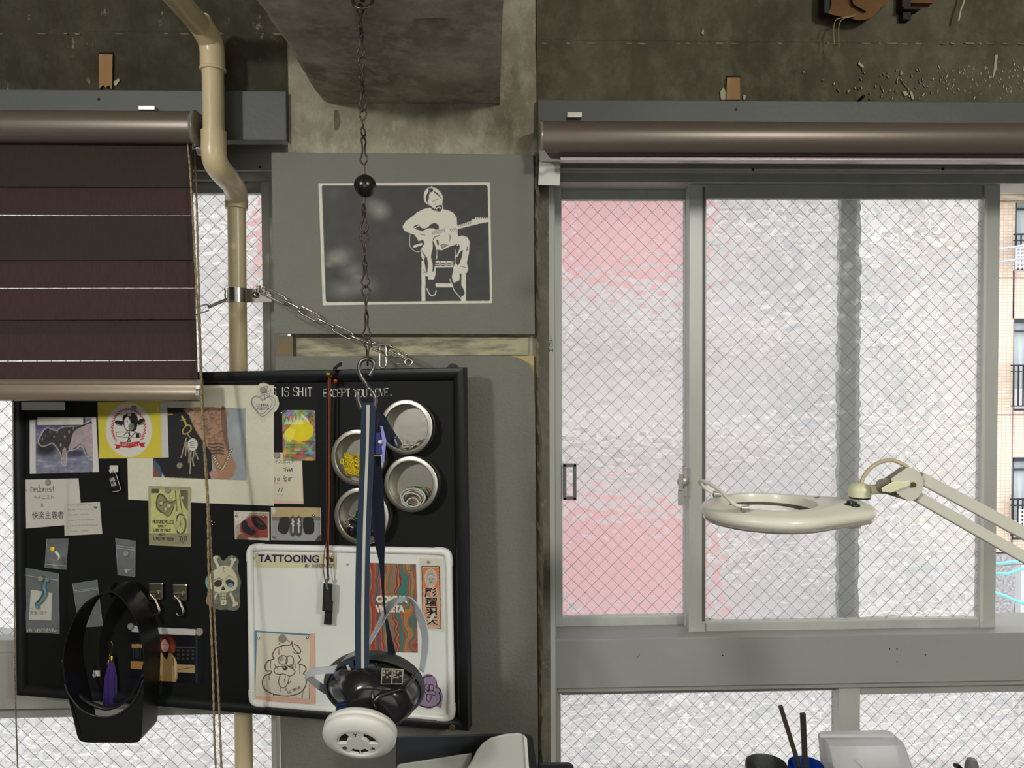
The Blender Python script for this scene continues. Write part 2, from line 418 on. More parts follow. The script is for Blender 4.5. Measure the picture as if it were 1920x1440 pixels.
dark = mat('near-black shade and bolt', (22, 20, 18), .9)
def px_at(x, Y, z=1.6):
    d = Vector((x, Y, z))-CAM; zz = d.dot(FW); return 960+FPX*d.dot(RT)/zz
XL, XR, YB = -2.7, 2.7, -2.7
def S(name, v, f, m, parent=None, **k):
    o = obj(name, v, f, m, parent, **k)
    if parent is None: o['kind'] = 'structure'
    return o
plaster = mat('back room plaster', (96, 93, 84), .8, nz=(2, (86, 83, 74), (1, 1, 1), .3))
S('floor', *boxv((XL, YB, -.1), (XR, 1.75, 0)), mat('brown timber floor', (62, 50, 40), .5, nz=(6, (52, 42, 34), (1, 9, 1), .3)))
S('ceiling', *boxv((XL, YB, ZC), (XR, 1.75, ZC+.12)), con_sof)
S('wall_left', *boxv((XL-.12, YB, 0), (XL, 1.75, ZC)), plaster)
S('wall_right', *boxv((XR, YB, 0), (XR+.12, 1.75, ZC)), plaster)
S('wall_front', *boxv((XL-.12, YB-.12, 0), (XR+.12, YB, ZC)), plaster)
# window wall: concrete lintels left and right of the column, spandrel under the windows
xc0, xc1 = P(540, 200, YC).x, P(1007, 200, YC).x
zl, zr = P(300, 170, YW).z, P(1400, 188, YW).z
SOFZ = P(770, 196, YC).z
wb = S('wall_back', *boxv((XL, YW+.25, 0), (XR, YW+.4, P(500, 1560, YS).z)), con_wall_l)
# lintels get gently uneven faces and a raised pour seam
def lintel(name, x0, x1, z0, z1, m, seam_z, seed):
    g = G(); nx, nz_ = int((x1-x0)/.03), 22; r = np.random.default_rng(seed); nn = vnoise(nz_+1, nx+1, 9, seed, 3)
    v = []
    zs = sorted(list(np.linspace(z0, z1, nz_-1)) + [seam_z-.002, seam_z+.002])
    for j, z in enumerate(zs):
        for i in range(nx+1):
            d = (nn[j, i]-.5)*.006 - (.003 if abs(z-seam_z) < .003 and nn[j, i] > .45 else 0)
            v.append((x0+(x1-x0)*i/nx, YW+d, z))
    W = nx+1; f = [(j*W+i, j*W+i+1, (j+1)*W+i+1, (j+1)*W+i) for j in range(nz_) for i in range(nx)]
    g.add(v, f); g.add(*boxv((x0, YW+.01, z0), (x1, YW+.4, z1)))
    return S(name, g.v, g.f, m, smooth=True, auto=35)
lintel('wall_back_lintel', XL, xc0, zl-.03, ZC, con_wall_l, P(300, 63, YW).z, 3)
lintel('wall_back_lintel', xc1, XR, zr-.03, ZC, con_wall, P(1400, 82, YW).z, 4)
# column
col = thing('concrete_column', None, None, ((xc0+xc1)/2, YC, 0), kind='structure')
g = G(); nx, nz_ = 60, 150; nn = vnoise(nz_+1, nx+1, 14, 11, 5); xs = np.linspace(xc0, xc1, nx+1); zs = np.linspace(0, ZC, nz_+1)
hole = [(P(932, 262, YC), .035, .03), (P(622, 272, YC), .018, .02), (P(636, 225, YC), .008, .02), (P(935, 640, YC), .018, .02), (P(700, 268, YC), .02, .006)]
v = []
for j, z in enumerate(zs):
    for i, x in enumerate(xs):
        d = (nn[j, i]-.5)*.006
        for c, r_, dp in hole:
            q = math.hypot(x-c.x, z-c.z); d += dp*max(0, 1-(q/r_)**2)*(.6+nn[j, i]*.8)
        v.append((x+(nn[j, 0]-.5)*.006*(i == 0)+(nn[j, 5]-.5)*.006*(i == nx), YC+d, z))
W = nx+1
g.add(v, [(j*W+i, j*W+i+1, (j+1)*W+i+1, (j+1)*W+i) for j in range(nz_) for i in range(nx)])
g.add(*boxv((xc0+.002, YC+.045, 0), (xc1-.002, YC+.42, ZC)))
for x in (0, 1):
    xx = (xc0, xc1)[x]; g.add([(xx, YC+.002, 0), (xx, YC+.05, 0), (xx, YC+.05, ZC), (xx, YC+.002, ZC)], [(0, 1, 2, 3)])
g.out('shaft', con_col, col, smooth=True, auto=50)
# painted boards on the column
zb0 = P(760, 626, YP).z
up = [(508, 284), (1001, 291), (1004, 628), (514, 625)]
g = G(); g.add(*qbox([(508.5, 286), (1000, 290), (1003, 627), (514, 626)], 0, .024, lambda a, b, l: P(a, b, YC-.001-l)))
g.out('painted_board', paint, col, bevel=.0012)
lowp = [(516, 668), (958, 667), (975, 672), (993, 682), (1000, 700), (1003, 760), (1010, 1500), (1014, 2300), (538, 2300), (526, 1440)]
v, f = prism([(a, b) for a, b in lowp], lambda a, b, l: P(a, b, YC-.001-l), 0, .024)
obj('painted_board', v, f, paint, col)
v, f = prism([(950, 667), (1001, 667), (1003, 790), (996, 790), (994, 720), (985, 690), (950, 680)], lambda a, b, l: P(a, b, YC-.001-l), 0, .010)
obj('torn_board_corner', v, f, mat('bare tan board core', (196, 178, 128), .8, nz=(40, (170, 150, 100))), col)
# recess between the boards: a batten piece at the left with a dark slot
obj('batten', *pbox(518, 630, 549, 668, YC-.014, .013), mat('painted batten', (104, 101, 90), .7, nz=(30, (120, 100, 70), (1, 1, 1), .1)), col)
obj('batten', *pbox(556, 632, 990, 667, YC-.006, .005), mat('worn scraped paint', (112, 108, 94), .8, nz=(14, (170, 165, 136), (.5, 1, 2.5), .07), bump=(60, .5)), col)
# ragged plaster edge to the right of the boards
r_ = random.Random(5); v = []; f = []
n = 90
for i in range(n+1):
    py = 286+(1480-286)*i/n; a = 1002+(py-286)*.0085
    v += [P(a, py, YC-.012), P(a+r_.uniform(3, 6.5), py, YC-.012-r_.uniform(0, .007)), P(a+r_.uniform(7, 11), py, YC)]
for i in range(n): f += [(3*i, 3*i+3, 3*i+4, 3*i+1), (3*i+1, 3*i+4, 3*i+5, 3*i+2)]
obj('ragged_plaster_edge', v, f, concrete('ragged plaster', (120, 115, 95), (66, 60, 46), (140, 134, 112), fleck=.6), col)
# ceiling beam
bx0, bx1 = P(600, 195, YC).x, P(937, 198, YC).x
g = G(); ys = np.linspace(YC, -2.7, 170); v = []; nxx = 24; nn = vnoise(171, nxx+1, 10, 21, 5)
for j, y in enumerate(ys):
    for i in range(nxx+1):
        e = (nn[j, 3]-.5)*.03 if i == 0 else 0
        x = bx0+e+(bx1-bx0-e)*i/nxx
        cr = .006*max(0, 1-abs(x-(bx0+.10+(YC-y)*.06))/.006) if y > .5 else 0
        if i == nxx: cr = -.0
        slot = .012 if (1.03 < y < 1.055 and -.115 < x < -.055) else 0
        v.append((x+(nn[j, 12]-.5)*.004*(i == nxx), y, SOFZ+(nn[j, i]-.5)*.008+cr+slot+(.012*(1-nn[j, 7]) if i == 0 else 0)))
W = nxx+1; g.add(v, [(j*W+i, (j+1)*W+i, (j+1)*W+i+1, j*W+i+1) for j in range(169) for i in range(nxx)])
for i in (0, nxx):
    n0 = len(g.v); vv = []
    for j in range(170): p = v[j*W+i]; vv += [p, (p[0], p[1], ZC)]
    g.add(vv, [(2*j, 2*j+1, 2*j+3, 2*j+2) if i == 0 else (2*j, 2*j+2, 2*j+3, 2*j+1) for j in range(169)])
S('ceiling_beam', g.v, g.f, con_sof, smooth=True, auto=50)
# wooden headers (painted) over the windows
hl = S('trim_1', *boxv((XL, YH, P(300, 262, YH).z), (P(537, 215, YH).x, YH+.03, P(300, 169, YH).z)), paint_hd, bevel=.002)
hr = S('trim_2', *boxv((P(1008, 215, YH).x, YH, P(1400, 298, YH).z), (XR, YH+.03, P(1400, 188, YH).z)), paint_hd, bevel=.002)
scr = mat('screw head', (40, 38, 34), .5, .6)
for o_, q in ((hl, [(185, 186)]), (hr, [(1380, 205)])):
    for a, b in q: obj('nail_hole', *lathe([(.0028, 0), (.002, .001)], P(a, b, YH), (0, -1, 0), 10), scr, o_)
# jamb between column and right window, and its pale edging strip
jz0, jz1 = 0.0, P(1020, 296, YJ).z
S('trim_3', *boxv((P(1000, 700, YJ).x, YJ, 0), (P(1030, 700, YJ).x, YJ+.12, P(1020, 240, YJ).z)), concrete('jamb render', (128, 126, 114), (84, 80, 68), (150, 146, 130), fleck=.3, streak=2))

# ---------------------------------------------------------------- hammered wired glass
def glass_mat(name, tint, scale, strength, trl=.3):
    m = bpy.data.materials.new(name); m.use_nodes = True; nt = m.node_tree; N = nt.nodes; L = nt.links
    N.remove(N['Principled BSDF']); out = N['Material Output']
    g_ = N.new('ShaderNodeNewGeometry')
    vo = N.new('ShaderNodeTexVoronoi'); vo.feature = 'SMOOTH_F1'; vo.inputs['Scale'].default_value = scale; vo.inputs['Smoothness'].default_value = .8
    mp = N.new('ShaderNodeMapping'); mp.inputs['Rotation'].default_value = (0, math.radians(35), 0); mp.inputs['Scale'].default_value = (1, .05, 1.5)
    L.new(g_.outputs['Position'], mp.inputs[0]); L.new(mp.outputs[0], vo.inputs['Vector'])
    n2 = N.new('ShaderNodeTexNoise'); n2.inputs['Scale'].default_value = scale*1.1; n2.inputs['Detail'].default_value = 0; L.new(mp.outputs[0], n2.inputs['Vector'])
    ad = N.new('ShaderNodeMath'); ad.operation = 'ADD'; L.new(vo.outputs['Distance'], ad.inputs[0]); L.new(n2.outputs[0], ad.inputs[1])
    bp = N.new('ShaderNodeBump'); bp.inputs['Strength'].default_value = strength; bp.inputs['Distance'].default_value = .006
    L.new(ad.outputs[0], bp.inputs['Height'])
    rf = N.new('ShaderNodeBsdfRefraction'); rf.inputs['Color'].default_value = (*lin(tint), 1); rf.inputs['Roughness'].default_value = .13; rf.inputs['IOR'].default_value = 1.28
    L.new(bp.outputs[0], rf.inputs['Normal'])
    gl = N.new('ShaderNodeBsdfGlossy'); gl.inputs['Roughness'].default_value = .32; L.new(bp.outputs[0], gl.inputs['Normal'])
    tl = N.new('ShaderNodeBsdfTranslucent'); tl.inputs['Color'].default_value = (*lin(tint), 1); L.new(bp.outputs[0], tl.inputs['Normal'])
    tp = N.new('ShaderNodeBsdfTransparent'); tp.inputs['Color'].default_value = (*lin(tint), 1)
    def mix(f, a, b):
        x = N.new('ShaderNodeMixShader'); x.inputs[0].default_value = f; L.new(a, x.inputs[1]); L.new(b, x.inputs[2]); return x.outputs[0]
    s = mix(trl, rf.outputs[0], tl.outputs[0]); s = mix(.10, s, tp.outputs[0]); s = mix(.025, s, gl.outputs[0])
    L.new(s, out.inputs[0]); return m
gm = glass_mat('hammered wired glass', (242, 243, 242), 34, .62, .25)
gm_low = glass_mat('hammered wired glass, coarse', (242, 244, 245), 32, .85, .2)
wire_m = mat('embedded steel wire', (112, 107, 108), .6, .2)
def pane_with_wires(x0, y0, x1, y1, Y, parent, m, pitch=.0292, name='pane'):
    (cx, cy) = ((x0+x1)/2, (y0+y1)/2)
    X0, X1, Z0, Z1 = P(x0, cy, Y).x-.006, P(x1, cy, Y).x+.006, P(cx, y1, Y).z-.006, P(cx, y0, Y).z+.006
    pn = obj(name, [(X0, Y, Z0), (X1, Y, Z0), (X1, Y, Z1), (X0, Y, Z1)], [(0, 1, 2, 3)], m, parent)
    g = G(); r_ = .00043
    for sgn in (1, -1):
        k = -((Z1-Z0)+pitch)
        while k < (X1-X0)+(Z1-Z0):
            # line x = X0+k+t , z from Z0 upwards, slope sgn (54 deg-ish lattice)
            if sgn > 0: a = (X0+k, Z0); b = (X0+k+(Z1-Z0), Z1)
            else: a = (X0+k, Z1); b = (X0+k+(Z1-Z0), Z0)
            (ax, az), (bx, bz) = a, b
            if bx > X0 and ax < X1:
                if ax < X0: t = (X0-ax)/(bx-ax); az += (bz-az)*t; ax = X0
                if bx > X1: t = (X1-ax)/(bx-ax); bz = az+(bz-az)*t; bx = X1
                g.add(*tube([(ax, Y-.0012, az), (bx, Y-.0012, bz)], r_, 4, cap=False))
            k += pitch
    w_ = g.out('wire_mesh', wire_m, parent, kind='stuff')
    return pn
def sash(parent, x0, y0, x1, y1, Y, l, t, r, b, m, thick=.024, name='sash', gmat=None, wires=True):
    """aluminium sash: outer pixel rectangle, rail widths in pixels; pane and wires become its sub-parts"""
    g = G(); cx = (x0+x1)/2
    g.add(*pbox(x0, y0, x0+l, y1, Y, thick)); g.add(*pbox(x1-r, y0, x1, y1, Y, thick))
    s = g.out(name, m, parent, bevel=.0012)
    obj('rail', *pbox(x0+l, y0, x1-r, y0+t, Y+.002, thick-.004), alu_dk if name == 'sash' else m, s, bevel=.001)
    obj('rail', *pbox(x0+l, y1-b, x1-r, y1, Y+.002, thick-.004), m, s, bevel=.001)
    obj('glazing_bead', *pbox(x0+l-1, y1-b-3, x1-r+1, y1-b, Y+.004, thick-.008), alu_lt, s)
    if wires: pane_with_wires(x0+l, y0+t, x1-r, y1-b, Y+thick*.5, s, gmat or gm)
    else:
        q, c = (x0+l, x1-r), (y0+t, y1-b)
        obj('pane', [P(q[0], c[1], Y+.012), P(q[1], c[1], Y+.012), P(q[1], c[0], Y+.012), P(q[0], c[0], Y+.012)], [(0, 1, 2, 3)], gmat or gm, s)
    return s
# right upper window
w2 = thing('window_2', None, None, P(1460, 1195, YS), kind='structure')
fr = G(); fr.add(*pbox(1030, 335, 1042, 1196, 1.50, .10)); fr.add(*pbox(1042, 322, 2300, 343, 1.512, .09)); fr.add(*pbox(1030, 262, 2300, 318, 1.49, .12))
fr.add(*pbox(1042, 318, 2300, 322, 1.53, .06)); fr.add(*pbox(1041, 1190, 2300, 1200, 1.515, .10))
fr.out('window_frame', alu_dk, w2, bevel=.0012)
obj('edging_strip', *pbox(1030, 350, 1040, 1440, 1.495, .004), alu_lt, w2)
obj('head_track', *pbox(1050, 322, 2300, 325, 1.507, .004), alu_lt, w2)
s1 = sash(w2, 1028, 346, 1294, 1196, 1.572, 26, 28, 9, 38, alu)
s2 = sash(w2, 1292, 343, 1871, 1192, YS, 32, 29, 29, 27, alu)
obj('edge_seal', *pbox(1284, 374, 1290, 1190, 1.566, .004), alu_lt, s1)
obj('seal', *pbox(1317, 350, 1322, 1165, YS-.001, .003), mat('grey rubber seal', (96, 95, 90), .6), s2)
obj('edge_seal', *pbox(1842, 372, 1847, 1165, YS-.001, .003), alu_lt, s2)
# the third sash has been slid left behind the second one
g = G(); g.add(*pbox(1567, 350, 1604, 1196, 1.615, .022)); g.add(*pbox(1000, 350, 1020, 1196, 1.615, .022))
s3 = g.out('slid_sash', mat('dull grey-green aluminium', (170, 182, 174), .5, .2), w2)
obj('rail', *pbox(1020, 350, 1567, 372, 1.617, .018), alu_dk, s3)
obj('rail', *pbox(1020, 1170, 1567, 1196, 1.617, .018), alu_dk, s3)
gm_clear = glass_mat('rear wired glass', (240, 240, 242), 42, .25, .05)
# (its glass lies close behind the second pane and doubles the frosting)
obj('pane', [P(1020, 1170, 1.626), P(1567, 1170, 1.626), P(1567, 372, 1.626), P(1020, 372, 1.626)], [(0, 1, 2, 3)], gm_clear, s3)
# pull handle, crescent lock
pull = G(); O = [(1056, 870), (1079, 870), (1079, 938), (1056, 938)]
for a in ((1056, 870, 1062, 938), (1075, 870, 1081, 938), (1056, 870, 1081, 876), (1056, 932, 1081, 938)): pull.add(*pbox(*a, 1.562, .012))
pull.out('pull_handle', mat('dark grey handle plastic', (120, 120, 124), .4), s1, bevel=.001)
chrome = mat('worn chrome', (176, 174, 168), .4, .7)
lk = G(); lk.add(*pbox(1283, 876, 1289, 932, 1.512, .016)); lk.add(*pbox(1272, 918, 1285, 948, 1.514, .005))
lk.add(*lathe([(.012, 0), (.0125, .006), (.009, .012), (.003, .014)], P(1280, 903, 1.524), (0, -1, 0), 20)); lk.add(*pbox(1273, 888, 1281, 920, 1.508, .005))
lk.out('crescent_lock', chrome, s2, bevel=.0008)
# grey apron band between upper and lower windows
S('trim_4', *boxv((P(1034, 1240, 1.50).x, 1.497, P(1460, 1283, 1.50).z), (XR, 1.62, P(1460, 1192, 1.50).z)), mat('grey painted apron', (162, 164, 162), .5, nz=(4, (152, 154, 151), (1, 1, 1), .3)), bevel=.0015)
# lower right window
w3 = thing('window_3', None, None, P(1460, 1700, YS), kind='structure')
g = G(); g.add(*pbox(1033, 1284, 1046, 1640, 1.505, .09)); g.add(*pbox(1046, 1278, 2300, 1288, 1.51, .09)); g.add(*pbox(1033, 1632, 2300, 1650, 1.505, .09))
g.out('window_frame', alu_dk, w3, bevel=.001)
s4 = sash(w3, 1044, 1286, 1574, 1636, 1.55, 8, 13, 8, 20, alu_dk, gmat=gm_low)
s5 = sash(w3, 1572, 1282, 2150, 1632, YS, 40, 16, 30, 20, alu, gmat=gm_low)
# left window, upper and lower
w1 = thing('window_1', None, None, P(100, 1200, YS), kind='structure')
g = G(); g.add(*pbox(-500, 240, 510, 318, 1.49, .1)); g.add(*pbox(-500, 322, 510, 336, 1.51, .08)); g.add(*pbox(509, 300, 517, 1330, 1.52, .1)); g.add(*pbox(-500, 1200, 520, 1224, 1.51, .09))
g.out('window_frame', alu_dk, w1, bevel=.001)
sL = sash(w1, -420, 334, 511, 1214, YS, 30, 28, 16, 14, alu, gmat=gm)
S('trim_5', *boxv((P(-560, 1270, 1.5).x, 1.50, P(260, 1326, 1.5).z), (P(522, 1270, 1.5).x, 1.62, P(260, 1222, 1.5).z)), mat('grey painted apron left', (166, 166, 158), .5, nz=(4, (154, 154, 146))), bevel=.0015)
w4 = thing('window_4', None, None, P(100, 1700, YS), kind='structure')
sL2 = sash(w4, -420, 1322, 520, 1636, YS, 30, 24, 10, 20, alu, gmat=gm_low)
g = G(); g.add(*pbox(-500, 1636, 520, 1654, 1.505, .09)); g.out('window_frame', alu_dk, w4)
# window board / counter top in front of the right windows
# ---------------------------------------------------------------- outside
out = thing('tiled_apartment_building', 'tan tiled apartment building across the street, seen through the open right-hand gap', 'building', (6, 9.2, -2.4))
tile = bpy.data.materials.new('tan mosaic tile'); tile.use_nodes = True; N = tile.node_tree.nodes; L = tile.node_tree.links
b = N['Principled BSDF']; b.inputs['Roughness'].default_value = .45
gg = N.new('ShaderNodeNewGeometry'); mp = N.new('ShaderNodeMapping'); mp.inputs['Rotation'].default_value = (math.radians(90), 0, 0)
br = N.new('ShaderNodeTexBrick'); br.offset = 0; br.inputs['Scale'].default_value = 1; br.inputs['Brick Width'].default_value = .056; br.inputs['Row Height'].default_value = .035
br.inputs['Mortar Size'].default_value = .0035; br.inputs['Color1'].default_value = (*lin((247, 230, 214)), 1); br.inputs['Color2'].default_value = (*lin((234, 208, 188)), 1); br.inputs['Mortar'].default_value = (*lin((206, 186, 168)), 1)
L.new(gg.outputs['Position'], mp.inputs[0]); L.new(mp.outputs[0], br.inputs['Vector']); L.new(br.outputs['Color'], b.inputs['Base Color'])
YB_ = 9.0
def ob(x0, y0, x1, y1, Y, dep): return pbox(x0, y0, x1, y1, Y, dep)
wins = [(1903, 368, 2020, 507), (1898, 597, 2016, 770), (1897, 857, 2014, 1012)]
g = G()
g.add(*ob(1700, 120, 1901, 1036, YB_, .3))
ys_ = [120, 368, 507, 597, 770, 857, 1012, 1036]
for i in range(0, 8, 2): g.add(*ob(1899, ys_[i], 2018, ys_[i+1], YB_, .3))
g.add(*ob(2018, 120, 2700, 1036, YB_, .3))
g.out('tiled_wall', tile, out)
obj('stone_base', *ob(1700, 1036, 2700, 1215, YB_-.03, .33), mat('grey speckled granite', (206, 204, 208), .5, nz=(30, (140, 138, 144), (1, 1, 1), .15)), out)
obj('concrete_eave', *ob(1695, 340, 2700, 364, YB_-.45, .5), mat('weathered concrete eave', (196, 188, 170), .8, nz=(8, (120, 112, 96), (.3, 1, 2), .1)), out)
obj('expansion_joint', *ob(1898.5, 508, 1900, 1036, YB_-.004, .004), mat('joint sealant', (150, 130, 136), .7), out)
for yj in (520, 775): obj('expansion_joint', *ob(1585, yj, 2700, yj+1.5, YB_-.004, .004), mat('joint sealant', (150, 130, 136), .7), out)
wf = mat('dark window aluminium', (62, 66, 74), .4, .4); wg = mat('curtained window glass', (150, 168, 178), .15, nz=(2, (214, 220, 222), (4, 1, .3), .2)); whm = mat('white blind', (236, 238, 240), .6)
for (x0, y0, x1, y1) in wins:
    g = G(); g.add(*ob(x0, y0, x0+3, y1, YB_+.02, .06)); g.add(*ob(x1-3, y0, x1, y1, YB_+.02, .06)); g.add(*ob(x0, y0, x1, y0+8, YB_+.02, .06)); g.add(*ob(x0, y0+22, x1, y0+25, YB_+.03, .05)); g.add(*ob(x0, y1-3, x1, y1, YB_+.02, .06))
    wfo = g.out('window', wf, out)
    obj('window_pane', *ob(x0+3, y0+8, x1-3, y1-3, YB_+.09, .01), wg, wfo)
    obj('white_blind', *ob(x0+4, y1-(y1-y0)*.24, x1-3, y1-4, YB_+.075, .008), whm, wfo)
    g = G(); t_ = y0+(y1-y0)*.5
    g.add(*ob(x0, t_, x1, t_+3, YB_-.14, .03)); g.add(*ob(x0, y1-10, x1, y1-8, YB_-.14, .03)); g.add(*ob(x0, t_+12, x1, t_+14, YB_-.14, .03))
    for k in range(13): g.add(*ob(x0+3+k*9, t_, x0+4.2+k*9, y1-8, YB_-.135, .02))
    g.out('railing', mat('black railing', (48, 50, 56), .4, .4), wfo)
# white lattice screens on two balconies
for x0, y0, x1, y1 in ((1905, 463, 1940, 505), (1912, 955, 1950, 1000)):
    g = G()
    for k in range(6): g.add(*ob(x0, y0+k*(y1-y0)/6, x1, y0+k*(y1-y0)/6+2.6, YB_-.20, .02))
    for k in range(5): g.add(*ob(x0+k*8, y0, x0+k*8+2.2, y1, YB_-.21, .02))
    g.out('lattice_screen', whm, out)
obj('lower_doorway', *ob(1903, 1135, 1910, 1183, YB_-.04, .02), mat('shadowed doorway', (70, 72, 76), .6), out)
obj('door_post', *ob(1914, 1040, 1924, 1190, YB_-.3, .1), mat('pale grey post', (206, 210, 214), .5), out)
# neighbouring white building with red canopies behind the frosted panes
nb = thing('white_building', 'white rendered building with red canopies blurred behind the frosted window glass', 'building', (0, 6.5, -2.4))
obj('wall', *ob(-900, -500, 1690, 1400, 6.5, .3), mat('white render outside', (224, 217, 216), .7, nz=(.9, (208, 206, 207))), nb)
nwm = mat('grey window of the white building', (190, 191, 192), .4); ledge = mat('bright painted ledge', (246, 244, 240), .6)
for j, py in enumerate(range(-380, 1400, 150)):
    obj('ledge', *ob(-900, py+118, 1690, py+128, 6.38, .12), ledge, nb)
    for k, px_ in enumerate(range(-860, 1640, 118)):
        if 985 < px_ < 1225 and 380 < py < 1080: continue
        obj('window', *ob(px_+(j % 2)*30, py+20, px_+(j % 2)*30+52, py+92, 6.47, .04), nwm, nb)
red = mat('red canopy cloth', (230, 172, 173), .7)
for q in ((1010, 430, 1205, 565, 5.6), (1010, 885, 1215, 1050, 5.6)): obj('canopy', *ob(*q, .25), red, nb)
obj('canopy', *ob(560, 430, 640, 560, 5.9, .25), mat('pale pink canopy cloth', (214, 160, 164), .7), nb)
S('street', *boxv((-14, 1.8, -2.6), (16, 14, -2.4)), mat('pale concrete road', (202, 198, 192), .8))['label'] = 'grey street outside'
leafm = mat('bright green leaves', (160, 190, 84), .6, nz=(60, (110, 150, 60)))
g = G(); r_ = random.Random(3); c0 = P(1898, 1176, 8.0)
for i in range(160):
    c = c0+Vector((r_.gauss(.06, .12), r_.gauss(0, .06), r_.gauss(-.06, .07))); a = Vector((r_.uniform(-1, 1), r_.uniform(-1, 1), r_.uniform(-.2, 1))).normalized()*.035; b_ = a.cross(Vector((r_.random(), r_.random(), 1))).normalized()*.012
    g.add([c-a, c+b_, c+a, c-b_], [(0, 1, 2, 3)])
sh = thing('shrub', 'small bright green shrub at the foot of the tiled building', 'plant', (c0.x+.06, c0.y, -2.4))
g.out('foliage', leafm, sh, kind='stuff'); obj('stem', *tube([(c0.x+.06, c0.y, -2.4), (c0.x+.05, c0.y, c0.z-.05)], .02, 6), mat('bark', (96, 78, 60), .8), sh)
def cable(label, pts, r, m, grp): 
    o = obj('overhead_cable', *tube([P(*p) for p in catmull(pts, 6)], r, 6), m, smooth=True); tag(o, label, 'cable', grp)
lav = mat('lavender-white cable', (190, 196, 222), .5); cyc = mat('turquoise cable sheath', (126, 206, 210), .5); gyc = mat('grey cable', (120, 124, 138), .5)
cable('upper pale lavender cable crossing the upper balcony', [(1700, 500, 5.6), (1876, 467, 5.6), (1920, 460, 5.6), (2200, 410, 5.6)], .009, lav, 'cables outside the open window')
cable('lower pale lavender cable crossing the upper balcony', [(1700, 522, 5.8), (1876, 491, 5.8), (1920, 484, 5.8), (2200, 430, 5.8)], .009, lav, 'cables outside the open window')
cable('uppermost turquoise cable, nearly level, in front of the granite base', [(1700, 1060, 6.0), (1870, 1056, 6.0), (1920, 1052, 6.0), (2200, 1040, 6.0)], .012, cyc, 'cables outside the open window')
cable('thick turquoise cable sagging upwards to the right below the level one', [(1700, 1080, 6.1), (1870, 1075, 6.1), (1890, 1078, 6.1), (1920, 1066, 6.1), (2200, 990, 6.1)], .012, cyc, 'cables outside the open window')
cable('lowest turquoise cable sloping down to the right', [(1700, 1060, 5.9), (1870, 1112, 5.9), (1920, 1132, 5.9), (2200, 1230, 5.9)], .013, cyc, 'cables outside the open window')
cable('thin grey cable just under the level turquoise one', [(1700, 1070, 6.2), (1870, 1061, 6.2), (1920, 1058, 6.2), (2200, 1050, 6.2)], .005, gyc, 'cables outside the open window')

# pale broken line left by the formwork seam, and the scars round the blocks (real thin crusts of mortar)
crust = mat('pale mortar crust', (150, 144, 122), .9, nz=(70, (104, 98, 80)))
R = random.Random(31)
for (x0, x1, py, Yy, dens, mm) in ((0, 520, 63, YW, .35, crust), (1015, 1920, 82, YW, .6, crust)):
    g = G(); x = x0
    while x < x1:
        L1 = R.uniform(4, 26)
        if R.random() < dens*(1.4 if x > 1600 else .8):
            hgt = R.uniform(.5, 1.6); y_ = py+R.uniform(-.8, .8)
            g.add(*prism([(x, y_-hgt), (x+L1*.5, y_-hgt-R.uniform(0, .8)), (x+L1, y_-hgt*.4), (x+L1*.8, y_+hgt), (x+L1*.3, y_+hgt*.8)], pln(Yy-.0038), -.004, .0035))
        x += L1+R.uniform(1, 14)
    S('wall_back_seam', g.v, g.f, crust)
g = G()
for k in range(150):
    x = 1500+420*math.sqrt(R.random()); y_ = R.uniform(130, 186)-20*(x > 1750)*R.random(); a = R.uniform(.5, 1.7); b_ = R.uniform(.8, 3.4); t_ = R.uniform(-.6, .6)
    g.add(*prism([(x-a*.5+t_*b_, y_-b_), (x+a*.6+t_*b_, y_-b_*.7), (x+a-t_*b_, y_+b_), (x-a*.4-t_*b_, y_+b_*.8)], pln(YW-.0038), -.004, .0028))
for q in ([(1352, 187), (1350, 172), (1357, 163), (1362, 176), (1361, 187)], [(1318, 53), (1320, 58), (1319, 66), (1315, 62)], [(1692, 172), (1699, 171), (1703, 178), (1697, 180)], [(1706, 172), (1710, 171), (1714, 186), (1710, 187)], [(1866, 103), (1871, 102), (1868, 130), (1862, 148), (1861, 146), (1864, 124)], [(1611, 115), (1620, 124), (1618, 128), (1609, 120)], [(1394, 178), (1399, 178), (1397, 187), (1393, 187)], [(213, 153), (222, 147), (225, 150), (218, 160), (214, 160)]):
    g.add(*prism(q, pln(YW-.0038), -.004, .003))
S('wall_back_crust', g.v, g.f, mat('bright mortar flake', (176, 170, 146), .9))

for a, b in ((1412, 318), (1768, 317)): obj('screw', *lathe([(.0032, 0), (.0024, .0012), (.0001, .0014)], P(a, b, 1.49), (0, -1, 0), 12), scr, w2)
obj('screw', *lathe([(.0026, 0), (.0016, .001)], P(487, 313, 1.49), (0, -1, 0), 10), scr, w1)
ap = bpy.data.objects['trim_4']
for a, b in ((1355, 1229), (1668, 1217), (1682, 1217), (1682, 1241), (1735, 1228)): obj('pin_hole', *lathe([(.0016, 0), (.001, .0005)], P(a, b, 1.4968), (0, -1, 0), 8), scr, ap)
obj('scratch', *tube([P(1193, 1234, 1.4965), P(1197, 1231, 1.4965), P(1200, 1226, 1.4965)], .0006, 5), mat('scratch grey', (104, 104, 98), .6), ap)
